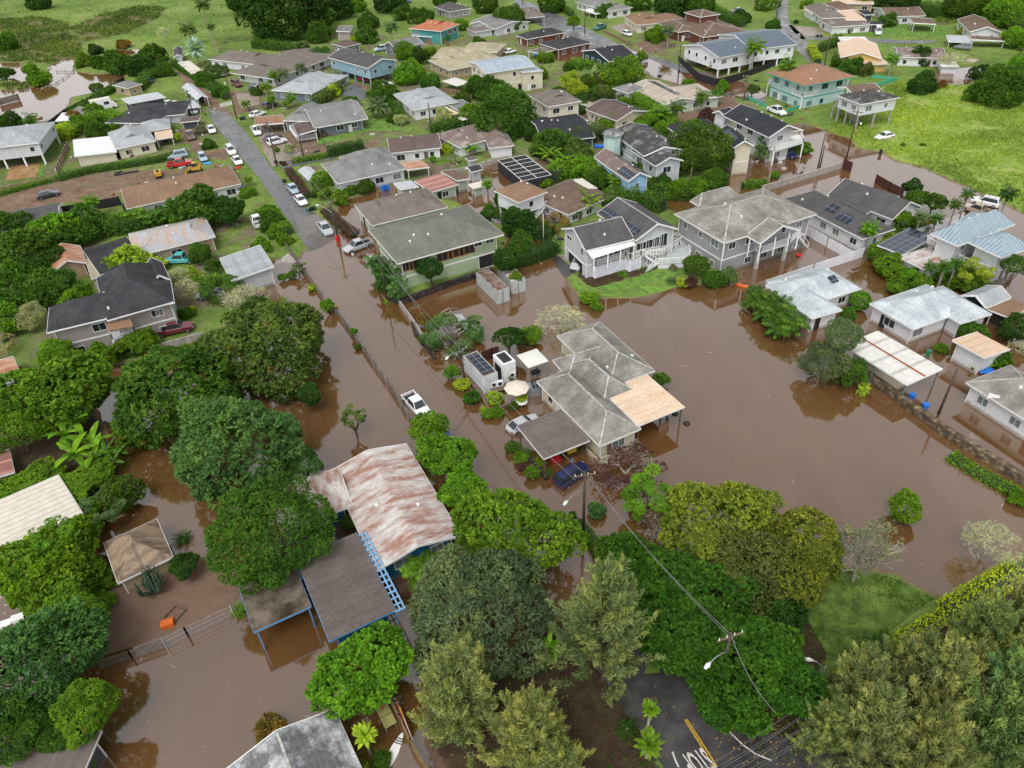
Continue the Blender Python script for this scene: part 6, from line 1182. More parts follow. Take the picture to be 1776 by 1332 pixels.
for t, x, y, m_, l, z in (('d1', 1140, 355, M_ORG, 'orange crate on the mud beside the wire fence', 0), ('d1', 112, 152, plain('dark_green_drum', (.03, .05, .04), .5), 'dark drum box among debris at left', -.1), ('d1', 185, 175, plain('brick_red_board', (.25, .09, .06), .8), 'brick red board box floating in the debris patch', -.3), ('d1', 120, 312, M_WHITE, 'white box floating at the left edge', -.2), ('d1', 30, 350, M_WHITE, 'small white box floating beside bare twigs', -.3), ('c3', 430, 490, plain('yellow_plastic', (.6, .4, .03), .4), 'yellow crate under the brown carport edge', .5), ('c3', 325, 535, M_REDP, 'red and white goods stacked under the carport corner', 0), ('a1', 1620, 1148, M_REDP, 'red box at the kerb beside the white cars', .1), ('a1', 860, 1185, M_BLK, 'black pipe bundle on the dirt yard', .35)):
    thing('crate', l, 'box', t, x, y, .2, crate(m_, *((2.5, .2, .2) if 'pipe' in l else (.55, .4, .5))), rz=.4, z=z)
for i, (t, x, y, l) in enumerate((('c3', 1140, 222, 'upper black ball of debris off the peach roof corner'), ('c3', 1220, 290, 'lower black ball of debris in open water off the peach roof'))): thing('debris', l, 'debris', t, x, y, .1, lambda R_: MB().lathe([(0, -.3), (.35, -.2), (.45, .05), (.3, .25), (0, .32)], 9).obj('lump', M_BLK, R_, sm=True), z=0)
thing('basketball_hoop', 'white basketball hoop in front of the right edge house', 'basketball hoop', 'z4', 1065, 1120, 0, lambda R_: (MB().tube([(0, 0, -.4), (0, 0, 2.6), (0, -.5, 3.0)], .05, 6).obj('pole', M_BLK, R_), MB().box(-.6, .6, -.58, -.53, 2.7, 3.5).obj('backboard', M_WHITE, R_), MB().lathe([(.2, 0), (.23, .02), (.23, -.02), (.2, 0)], 10, (0, -.85, 2.9)).obj('rim', M_ORG, R_)), rz=-.6)
thing('raised_bed', 'low wooden frame sunk in mud by the cactus', 'garden bed', 'd1', 1190, 285, .1, lambda R_: MB().box(-.8, .8, -.7, -.6, -.1, .25).box(-.8, .8, .6, .7, -.1, .25).box(-.8, -.7, -.6, .6, -.1, .25).box(.7, .8, -.6, .6, -.1, .25).obj('frame', M_WOOD, R_), rz=1.1)
a = G(*px('a1', 10, 700)[0], 0); thing('billboard_frame', 'slanted wooden board fence leaning over the pond', 'board', 'a1', 60, 680, .8, lambda R_: (MB().box(-3, 3, -.06, .06, .1, 1.8).obj('boards', M_GREYF, R_), [MB().box(s_ * 2.5 - .08, s_ * 2.5 + .08, -.15, -.06, -.4, 1.9).obj('post', M_WOOD, R_) for s_ in (-1, 1)]), rz=.9)
# floating litter on the water: countless specks
lt = MB(); rr = random.Random(3)
for _ in range(420):
    x, y = rr.uniform(0, 1776), rr.uniform(500, 1332); p = G(x, y); 
    if gh(p[0], p[1]) > -.15: continue
    L = rr.uniform(.05, .22) if rr.random() < .85 else rr.uniform(.3, .8); a = rr.uniform(0, 3.14); lt.bar((p[0], p[1], .01), (p[0] + math.cos(a) * L, p[1] + math.sin(a) * L, .012), rr.uniform(.03, .07), .02)
for _ in range(60):
    p = G(rr.uniform(0, 60), rr.uniform(1010, 1110)); a = rr.uniform(0, 3); L = rr.uniform(.1, .4); lt.bar((p[0], p[1], .01), (p[0] + math.cos(a) * L, p[1] + math.sin(a) * L, .015), L * .7, .03)
tag(lt.obj('floating_debris', plain('pale_litter', (.38, .33, .27), .8, .5, .3)), 'scattered leaves twigs and litter floating on the flood water', 'debris', kind='stuff')
# ------------------------------------------------------------------ people
def person(label, tile, x, y, shirt, trousers, z=0, rz=0, pose='stand', hfoot=0):
    p = G(*px(tile, x, y)[0], hfoot); R_ = root('person', label, 'person', (p[0], p[1], z), rz, None)
    V = [(0, 0, .95), (0, 0, 1.2), (0, 0, 1.42), (0, .01, 1.52), (0, .02, 1.63), (0, .02, 1.76)]; E_ = [(0, 1), (1, 2), (2, 3), (3, 4), (4, 5)]; Rr = [.14, .13, .15, .055, .10, .075]
    for s_ in (-1, 1):
        b = len(V); st = .12 if pose == 'walk' else .02
        V += [(s_ * .1, 0, .88), (s_ * .11, s_ * st + .03, .48), (s_ * .11, s_ * st * 1.6, .07), (s_ * .12, s_ * st * 1.6 + .14, .04)]; Rr += [.1, .065, .045, .04]; E_ += [(0, b), (b, b + 1), (b + 1, b + 2), (b + 2, b + 3)]
        b = len(V); fo = .28 if pose == 'reach' else .04
        V += [(s_ * .19, 0, 1.40), (s_ * .24, .02, 1.14), (s_ * .23, fo + .03, .92 if pose != 'reach' else 1.12), (s_ * .23, fo + .1, .83 if pose != 'reach' else 1.1)]; Rr += [.065, .045, .032, .03]; E_ += [(2, b), (b, b + 1), (b + 1, b + 2), (b + 2, b + 3)]
        for k_ in range(5): V.append((s_ * (.20 + .018 * k_), fo + .13 + (.02 if 0 < k_ < 4 else -.03), (.76 if pose != 'reach' else 1.06) + .01 * (k_ % 2))); Rr.append(.009); E_.append((b + 3, len(V) - 1))
    me = bpy.data.meshes.new('person_body'); me.from_pydata(V, E_, []); o = bpy.data.objects.new('t', me); col.objects.link(o)
    md = o.modifiers.new('s', 'SKIN'); o.modifiers.new('ss', 'SUBSURF').levels = 1
    for i, r_ in enumerate(Rr): me.skin_vertices[0].data[i].radius = (r_, r_)
    me.skin_vertices[0].data[0].use_root = True
    bpy.context.view_layer.update(); out = bpy.data.meshes.new_from_object(o.evaluated_get(bpy.context.evaluated_depsgraph_get())); bpy.data.objects.remove(o)
    out.materials.clear()
    for m_ in (plain('skin', (.32, .19, .13), .6, .05), plain('shirt_' + shirt[0], shirt[1], .8, .1), plain('trousers_' + trousers[0], trousers[1], .8, .1), plain('dark_hair', (.02, .015, .012), .8, .1)): out.materials.append(m_)
    for f in out.polygons:
        c = f.center; r_ = math.hypot(c.x, c.y); f.material_index = 3 if (c.z > 1.7 or (c.z > 1.6 and c.y < 0)) else 0 if c.z > 1.5 or (abs(c.x) > .2 and c.z < 1.25) or c.z < .3 else 1 if c.z > .97 else 2
    smooth(out); b = obj('body', out, R_)
    MB().lathe([(.0, 1.79), (.09, 1.77), (.12, 1.70), (.115, 1.66)], 10, (0, .01, 0)).obj('hair', plain('dark_hair', (.02, .015, .012), .8), R_, sm=True)
    return R_
person('person in a blue shirt wading beside the navy minivan', 'c3', 438, 575, ('blue', (.08, .2, .38)), ('grey', (.12, .12, .13)), z=-.45, pose='reach', rz=-1.2)
person('person in dark clothes bending under the brown carport', 'c3', 490, 470, ('navy', (.02, .04, .12)), ('black', (.02, .02, .02)), z=-.4, rz=.8)
person('person in tan shirt standing at the head of the street', 'a1', 1390, 795, ('tan', (.35, .27, .18)), ('grey', (.12, .12, .13)), z=.35, rz=2)
person('person in grey shirt just right of the tan shirted one', 'a1', 1405, 800, ('grey2', (.2, .2, .2)), ('dark', (.04, .04, .05)), z=.35, rz=3)
person('person walking alone on the street end in pale clothes', 'a1', 1470, 780, ('pale', (.45, .43, .4)), ('khaki', (.3, .24, .15)), z=.35, pose='walk')
person('person in white standing on the path below the carport', 'a1', 1440, 665, ('white', (.6, .6, .6)), ('black', (.02, .02, .02)), z=.35)
person('person in lime vest standing in the tan pickup bed', 'b4', 1458, 132, ('lime', (.45, .7, .05)), ('dark', (.04, .04, .05)), z=.66, rz=1.5, hfoot=.7)
# ------------------------------------------------------------------ vegetation
def quads(name, C, U, V, mat, tone, clump):
    """rhombic leaves: centre C, half axes U (long) and V (short)"""
    n = len(C); P = np.stack([C - U, C + V, C + U, C - V], 1).reshape(-1, 3); F_ = np.arange(n * 4).reshape(n, 4)
    me = npmesh(name, P, F_, mat)
    for nm, a in (('tone', tone), ('clump', clump)):
        at = me.attributes.new(nm, 'FLOAT', 'FACE'); at.data.foreach_set('value', np.asarray(a, np.float32))
    return me
def unit(a): return a / (np.linalg.norm(a, axis=-1, keepdims=True) + 1e-9)
def crown(name, seed, lobes=26, clusters=2400, ls=.06, lr=(.26, .42), low=-.55, aspect=2.6, mat=None, per=5, spread=.9, gap=0.0, outer=.98, core=.9, irr=.30):
    g = np.random.default_rng(seed); d = unit(g.normal(size=(lobes * 3, 3))); d = d[d[:, 2] > low][:lobes]; r = g.uniform(*lr, size=len(d))
    c = d * (outer - r)[:, None] * g.uniform(.75, 1.05, size=(len(d), 1)); keep = g.random(len(d)) > gap; c, r = c[keep], r[keep]; cl = g.random(len(c))
    c = np.r_[c, [[0, 0, 0]]]; r = np.r_[r, (outer - lr[0] * 1.15) * core]; cl = np.r_[cl, .4]; keep = np.r_[keep, True]; d = np.r_[d, [[0, 0, 1.]]]
    w = r ** 2 / (r ** 2).sum(); w[-1] = .10 if core > 0 else 0; w /= w.sum(); li = g.choice(len(c), size=clusters * 3, p=w); nd = unit(g.normal(size=(clusters * 3, 3)) + d[keep][li] * .5)
    p = c[li] + nd * r[li][:, None] * g.uniform(.82, 1.06, size=(len(li), 1))
    ins = np.zeros(len(p), bool)
    for j in range(len(c)): ins |= (np.linalg.norm(p - c[j], axis=1) < r[j] * .82)
    p, nd, li = p[~ins][:clusters], nd[~ins][:clusters], li[~ins][:clusters]
    dd = unit(p); ph = g.uniform(0, 6.28, 6); p = p * (.95 + irr * (np.sin(dd[:, :1] * 3.1 + ph[0]) + np.sin(dd[:, 1:2] * 3.7 + ph[1]) + np.sin(dd[:, 2:] * 2.9 + dd[:, :1] * 4 + ph[2])) / 3)
    k = len(p); fan = unit(nd[:, None, :] * .55 + g.normal(size=(k, per, 3)) * spread * .6 + np.array([0, 0, -.12]))
    s_ = ls * g.uniform(.7, 1.3, size=(k, per, 1)); C = p[:, None, :] + fan * s_ * .8; sd = unit(np.cross(fan, unit(nd[:, None, :] + g.normal(size=(k, per, 3)) * .5)))
    tone = np.clip(g.random((k, 1)) * .5 + g.random((k, per)) * .5, 0, 1)
    return quads(name, C.reshape(-1, 3), (fan * s_).reshape(-1, 3), (sd * s_ / aspect).reshape(-1, 3), mat or ML, tone.ravel(), np.repeat(cl[li], per))
def needle_crown(name, seed, br=250, per=105):
    g = np.random.default_rng(seed); Cs, Us, Vs, T_, K_ = [], [], [], [], []
    lead = [(0, 0, 1.0, .93)] + [(math.cos(a) * .13, math.sin(a) * .13, .8, g.uniform(.5, .8)) for a in g.uniform(0, 6.28, 4)]
    for i in range(br):
        lx, ly, w, top = lead[g.integers(0, 5) if g.random() < .55 else 0]; t = g.random() ** .75; z0 = .14 + (top - .14) * t; az = g.random() * 6.28; L = (.40 * (1 - t) ** .7 + .07) * g.uniform(.6, 1.2) * w; el = .25 + .75 * t + g.uniform(-.3, .3)
        b0 = np.array([lx * t, ly * t, z0]); dx = np.array([math.cos(az) * math.cos(el), math.sin(az) * math.cos(el), math.sin(el)]); st = g.uniform(.25, .6); b0 = b0 + dx * L * st; L2 = min(.17, L * (1.05 - st)) + .03
        s_ = g.random(per) ** .8; up_ = np.array([dx[0] * .6, dx[1] * .6, dx[2] + .55]); up_ = up_ / np.linalg.norm(up_)
        p = b0 + up_ * (s_ * L2)[:, None] + np.array([dx[0], dx[1], -.25]) * (.03 * s_ ** 2)[:, None]; rad = .034 * np.sin(np.clip(s_ * .85 + .15, 0, 1) * 3.1)[:, None] + .006; off = unit(g.normal(size=(per, 3))) * rad * g.uniform(.2, 1.1, size=(per, 1)); p = p + off
        u = unit(up_ + off * 14 + g.normal(size=(per, 3)) * .45 + np.array([0, 0, -.15])) * g.uniform(.012, .03, size=(per, 1)); v = unit(np.cross(u, g.normal(size=(per, 3)))) * .0042
        Cs.append(p); Us.append(u); Vs.append(v); T_.append(g.random(per) * .6 + s_ * .4); K_.append(np.full(per, g.random()))
    return quads(name, np.concatenate(Cs), np.concatenate(Us), np.concatenate(Vs), MLN, np.concatenate(T_), np.concatenate(K_))
def frond_set(name, seed, specs, nl=16, lw=.035, ll=.34, mat=None):
    """specs: (base point, azimuth, start elevation, length, droop)"""
    g = np.random.default_rng(seed); C, U, V, T_, K_ = [], [], [], [], []
    for (b, az, el, L, dr) in specs:
        h = np.array([math.cos(az), math.sin(az), 0]); kk = g.random(); pos = np.array(b, float)
        for i in range(nl):
            t = (i + .5) / nl; e = el - dr * t; d = h * math.cos(e) + np.array([0, 0, math.sin(e)]); nx_ = pos + d * L / nl
            C.append((pos + nx_) / 2); U.append(d * L / nl * .6); V.append(np.cross(d, [0, 0, 1]) * .014); T_.append(.35); K_.append(kk)
            if i > 1:
                w = ll * L * math.sin(math.pi * min(.97, t * .85 + .12)) ** .7
                for s_ in (-1, 1):
                    side = unit(np.cross(d, [0, 0, 1.]))[None][0] * s_; q = unit(side * .8 + d * .55 + np.array([0, 0, -.35 - .2 * g.random()])); C.append(pos + q * w / 2); U.append(q * w / 2); V.append(unit(np.cross(q, np.array([0, 0, 1.]) + side * .3)) * lw * L * .5); T_.append(g.random()); K_.append(kk)
            pos = nx_
    return quads(name, np.array(C), np.array(U), np.array(V), mat or ML, T_, K_)
def rosette(seed, n, b=(0, 0, 0), L=1., e0=.1, e1=1.35, dr=(.5, 1.4)):
    g = random.Random(seed); return [(b, i * 2.399 + g.uniform(-.2, .2), e0 + (e1 - e0) * (i / n), L * g.uniform(.85, 1.1), g.uniform(*dr)) for i in range(n)]
def blades(name, seed, specs, w=.13, nl=6):
    m = MB(); g = random.Random(seed); tn = []; kk = []
    for (b, az, el, L, dr) in specs:
        h = Vector((math.cos(az), math.sin(az), 0)); s_ = Vector((-math.sin(az), math.cos(az), 0)); pos = Vector(b); rows = []; k_ = g.random()
        for i in range(nl + 1):
            t = i / nl; e = el - dr * t; ww = w * L * math.sin(math.pi * (t * .9 + .06)) ** .6 * (1 if t < .97 else .2); d = h * math.cos(e) + Vector((0, 0, math.sin(e))); u_ = s_.cross(d) * -.25
            rows.append((pos - s_ * ww - u_ * ww, pos.copy(), pos + s_ * ww - u_ * ww)); pos = pos + d * L / nl
        n0 = len(m.v)
        for r_ in rows: m.v += [tuple(q) for q in r_]
        for i in range(nl):
            for j in range(2): a = n0 + i * 3 + j; m.f.append((a, a + 1, a + 4, a + 3)); tn.append(g.uniform(.3, .9)); kk.append(k_)
    me = m.mesh(name, ML)
    for nm, a in (('tone', tn), ('clump', kk)): at = me.attributes.new(nm, 'FLOAT', 'FACE'); at.data.foreach_set('value', np.array(a, np.float32))
    return me
def branches(name, seed, mat, depth=5, L0=.42, r0=.045, up_=.5, nb=3, spread=.75, z0=0):
    m = MB(); g = random.Random(seed)
    def rec(p, d, L, r, k):
        q = p + d * L * .55 + Vector((g.uniform(-1, 1), g.uniform(-1, 1), g.uniform(-.3, .5))) * L * .1; e = p + d * L; m.tube([p, q, e], [r, r * .85, r * .68], 5 if k > 2 else 3, False)
        if k == 0: return
        for i in range(nb if k > 1 else 2): rec(e, (d + Vector((g.uniform(-1, 1), g.uniform(-1, 1), g.uniform(-.35, up_))) * spread).normalized(), L * g.uniform(.62, .82), r * .62, k - 1)
    rec(Vector((0, 0, z0)), Vector((g.uniform(-.1, .1), g.uniform(-.1, .1), 1)).normalized(), L0, r0, depth)
    P = np.array(m.v); rr_ = np.percentile(np.hypot(P[:, 0], P[:, 1]), 97); zz_ = P[:, 2].max(); m.v = [(x / rr_, y / rr_, z / zz_) for x, y, z in m.v]; return m.mesh(name, mat)
def trunk_mesh(name, seed, n=5, r=.07, fork=.42, mat=M_BARK):
    m = MB(); g = random.Random(seed); m.tube([(0, 0, -.06), (.02, .01, fork * .5), (.03, 0, fork)], [r * 1.35, r, r * .85], 8)
    for i in range(n):
        a = i * 6.28 / n + g.uniform(-.4, .4); L = g.uniform(.35, .6); m.tube([(.03, 0, fork - .05), (math.cos(a) * L * .5, math.sin(a) * L * .5, fork + .2), (math.cos(a) * L, math.sin(a) * L, g.uniform(.72, .88))], [r * .6, r * .42, r * .18], 6)
    return m.mesh(name, mat)
TR = [trunk_mesh('trunk', 1), trunk_mesh('trunk', 2, 4), trunk_mesh('trunk', 3, 6, .05)]
PALMT = MB().tube([(0, 0, -.03), (.02, 0, .3), (.0, .02, .7), (0, 0, 1)], [1.25, 1, .85, .75], 8).mesh('palm_trunk', M_BARKG)
STEMS = MB()
for i in range(7): a = i * 2.4; STEMS.tube([(math.cos(a) * .12, math.sin(a) * .12, -.1), (math.cos(a) * .3, math.sin(a) * .3, .62)], [.03, .022], 5)
STEMS = STEMS.mesh('stems', plain('palm_stem', (.25, .24, .10), .8, .2))
K = {
 'twig': [crown('twig_crown', 97, 70, 950, .07, (.12, .22), aspect=11, core=0, low=-.25, spread=.8, per=4, irr=.2)],
 'mango': [crown('mango_crown', s, 120, 4600, .036, (.12, .21), aspect=2.2, low=-.5) for s in (11, 12)], 'mangof': [crown('mango_crown_flowering', 13, 110, 4600, .036, (.12, .22), mat=MLO, aspect=2.2, low=-.5)],
 'glossy': [crown('glossy_crown', s, 150, 3800, .042, (.09, .17), aspect=1.5, low=-.5) for s in (21, 22)], 'fine': [crown('fine_crown', s, 80, 5600, .034, (.12, .26), aspect=3.0, spread=1.2, outer=1.03) for s in (31, 32)],
 'lacy': [crown('lacy_crown', s, 40, 1700, .04, (.10, .22), aspect=2.6, spread=1.3, gap=.3, core=.0) for s in (41, 42)], 'mid': [crown('tree_crown', s, 34, 1500, .062, (.18, .32), aspect=2.0, low=-.45) for s in (51, 52, 53)],
 'small': [crown('shrub_crown', s, 22, 520, .11, (.2, .36), low=-.3, aspect=2.0) for s in (61, 62, 63)], 'ball': [crown('clipped_crown', 71, 60, 1500, .06, (.30, .34), low=-1, aspect=2.0, irr=.03)],
 'needle': [needle_crown('needle_crown', s) for s in (81, 82, 83)],
 'bare': [branches('bare_branches', s, plain('lichen_twigs', (.34, .33, .25), .9, .2), 5, .30, .03, .45, 3, 1.0) for s in (91, 92)], 'sparse': [crown('sparse_crown', 95, 50, 900, .032, (.08, .2), aspect=2.0, gap=.2, core=0)],
 'coco': [frond_set('palm_fronds', 101, rosette(101, 26, L=1, e0=-.5, e1=1.3), 18, .075, .42)], 'fan': [blades('fan_leaves', 103, [(x[0], x[1], x[2], x[3] * .9, x[4]) for x in rosette(104, 34, e0=-.6, e1=1.4, dr=(.1, .8))], .16, 4)],
 'areca': [frond_set('areca_fronds', s, [f_ for i in range(7) for f_ in rosette(s + i, 9, (math.cos(i * 2.4) * .3, math.sin(i * 2.4) * .3, .5 + .12 * (i % 3)), .62, .1, 1.3, (.9, 1.9))], 11, .10, .42) for s in (111, 112)],
 'banana': [blades('banana_leaves', s, [f_ for i in range(3) for f_ in rosette(s + i, 7, (math.cos(i * 2.1) * .3, math.sin(i * 2.1) * .3, .35 + .1 * i), .85, .35, 1.3, (.9, 1.7))], .13, 7) for s in (121, 122)],
 'cycad': [frond_set('cycad_fronds', 131, rosette(131, 42, L=1, e0=.0, e1=1.4, dr=(.5, 1.3)), 9, .06, .22)],
}
VC = dict(dk=(.038, .095, .018), md=(.068, .15, .020), br=(.125, .25, .020), ye=(.33, .42, .04), ol=(.105, .155, .04), bg=(.085, .175, .055), gg=(.125, .185, .085), pale=(.36, .38, .20), pu=(.11, .055, .055), gy=(.24, .22, .16), si=(.30, .38, .40), bn=(.13, .075, .06), gd=(.17, .215, .03), cz=(.255, .29, .125), cz2=(.21, .28, .12), or_=(.26, .15, .04))
VC['or'] = VC['or_']; VC['fieldg'] = (.27, .37, .07); VC['yl'] = (.38, .46, .03); VC['dg'] = (.045, .135, .014); VC['pl'] = (.50, .50, .36)
NAME = dict(mango='mango_tree', mangof='mango_tree', glossy='broadleaf_tree', fine='broadleaf_tree', lacy='acacia_tree', mid='tree', small='shrub', ball='clipped_shrub', needle='ironwood_tree', bare='bare_tree', sparse='sparse_tree', coco='coconut_palm', fan='fan_palm', areca='areca_palm', banana='banana_plant', cycad='cycad')
NV = [0]
def plant(kind, cx, cy, rw, h, colr, label, asp=None, group=None):
    NV[0] += 1; rr = random.Random(NV[0] * 7)
    if kind == 'needle':
        p = G(cx, cy, h * .45); r = rw * depth(p) / FPX; R_ = root(NAME[kind], label, 'tree', (p[0], p[1], min(0, gh(p[0], p[1]))), rr.uniform(0, 6.28), group or 'trees')
        c = obj('crown', K[kind][NV[0] % 3], R_); c.scale = (r / .33, r / .33, h); c.color = (*[v * rr.uniform(.92, 1.08) for v in VC[colr]], 1); t = obj('trunk', PALMT, R_); t.scale = (.16, .16, h * .93); t.data = TRN; return R_
    a = asp or dict(mango=.82, mangof=.82, glossy=.75, fine=.85, lacy=.45, mid=.8, small=.75, ball=.95, bare=1, sparse=.8, coco=.5, fan=.6, areca=.8, banana=.8, cycad=.5).get(kind, .8)
    r = rw * (CH * 1.6) / FPX
    for _ in range(3):
        hc = max(h - r * a, r * a * .6) if kind not in ('coco', 'fan') else h
        if kind in ('areca', 'banana', 'bare'): hc = h * .5
        p = G(cx, cy, hc); r = rw * depth(p) / FPX
    z = gh(p[0], p[1]); z = max(z, -.3) if kind in ('small', 'ball', 'cycad') else z
    R_ = root(NAME[kind], label, 'shrub' if kind in ('small', 'ball', 'cycad') else 'palm' if kind in ('coco', 'fan', 'areca') else 'tree' if kind != 'banana' else 'plant', (p[0], p[1], z), rr.uniform(0, 6.28), group or ('shrubs' if kind in ('small', 'ball', 'cycad') else 'palms' if kind in ('coco', 'fan', 'areca') else 'trees'))
    pool = K[kind]; me = pool[NV[0] % len(pool)]; cc = (*[v * rr.uniform(.9, 1.1) for v in VC[colr]], 1); rz = r * a
    if kind in ('areca', 'banana'):
        c = obj('fronds' if kind == 'areca' else 'leaves', me, R_); c.scale = (r, r, h * .95); c.color = cc; s_ = obj('stems', STEMS, R_); s_.scale = (r, r, h * .95); return R_
    if kind == 'cycad': c = obj('fronds', me, R_, (0, 0, .3)); c.scale = (r, r, r); c.color = cc; s_ = obj('trunk', PALMT, R_); s_.scale = (.2, .2, .4); return R_
    if kind == 'bare': c = obj('branches', me, R_); c.scale = (r, r, h); t = obj('twigs', K['twig'][0], R_, (0, 0, h * .62)); t.scale = (r, r, h * .42); t.color = (*VC['pl'], 1); return R_
    if kind in ('coco', 'fan'): c = obj('fronds', me, R_, (0, 0, h - z)); c.scale = (r, r, r); c.color = cc; t = obj('trunk', PALMT, R_); t.scale = (.17 if kind == 'coco' else .14,) * 2 + (h - z,); return R_
    c = obj('crown', me, R_, (0, 0, hc - z)); c.scale = (r, r, rz); c.color = cc; t = obj('trunk', TR[NV[0] % 3], R_); t.scale = (r * .9, r * .9, max(.5, hc - z + rz * .35)); 
    if kind == 'sparse': t.data = K['bare'][0]; t.scale = (r * .9, r * .9, h * .95)
    return R_
TRN = MB().tube([(0, 0, -.03), (0, 0, 1)], [1.3, .15], 8).mesh('ironwood_trunk', M_BARK)
def hedge(label, tile, pts, wd, h, colr, z=0, name='hedge', dens=55, ls=.13, asp=1.8, jag=.10):
    P = [G(*q, h * .6)[:2] for q in px(tile, *pts)]; g = np.random.default_rng(len(label) + abs(int(P[0][0]))); C, Nn, K_ = [], [], []
    o0 = P[0]; zz = max(gh(*P[0]), -.1) + z
    for a, b in zip(P[:-1], P[1:]):
        L = np.hypot(*(b - a)); n = int(L * (wd + 2 * h) * dens); t = g.random(n); u = (b - a) / L; nn = np.array([-u[1], u[0]]); side = g.choice([0, 1, 2], size=n, p=[wd / (wd + 2 * h), h / (wd + 2 * h), h / (wd + 2 * h)])
        lat = np.where(side == 0, g.uniform(-.5, .5, n) * wd, np.where(side == 1, .5, -.5) * wd); hz = np.where(side == 0, h, g.random(n) * h)
        bul = np.array([mnoise.noise((x * .9, 5.1, 2)) for x in t * L + a[0]]); hz = hz * (1 + bul * .35); lat = lat * (1 + bul * .3)
        p = np.c_[a[0] - o0[0] + (b - a)[0] * t + nn[0] * lat, a[1] - o0[1] + (b - a)[1] * t + nn[1] * lat, hz] + g.normal(size=(n, 3)) * jag
        C.append(p); Nn.append(np.c_[nn[0] * np.sign(lat) * (side > 0), nn[1] * np.sign(lat) * (side > 0), (side == 0) * 1.] + [0, 0, .3]); K_.append(.5 + bul * .6)
    C = np.concatenate(C); Nn = unit(np.concatenate(Nn)); n = len(C); U = unit(Nn * .4 + g.normal(size=(n, 3)) * .8); V = unit(np.cross(U, Nn + g.normal(size=(n, 3)) * .4)); s_ = ls * g.uniform(.6, 1.3, size=(n, 1))
    R_ = root(name, label, 'hedge' if name == 'hedge' else 'plants', (*o0, zz), 0, None)
    o = obj('foliage', quads('hedge_foliage', C, U * s_, V * s_ / asp, ML, g.random(n), np.clip(np.concatenate(K_), 0, 1)), R_); o.color = (*VC[colr], 1)
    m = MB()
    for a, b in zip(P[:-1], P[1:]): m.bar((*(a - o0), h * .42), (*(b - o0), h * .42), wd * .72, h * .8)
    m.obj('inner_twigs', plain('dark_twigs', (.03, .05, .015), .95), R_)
    return R_
PL = plant
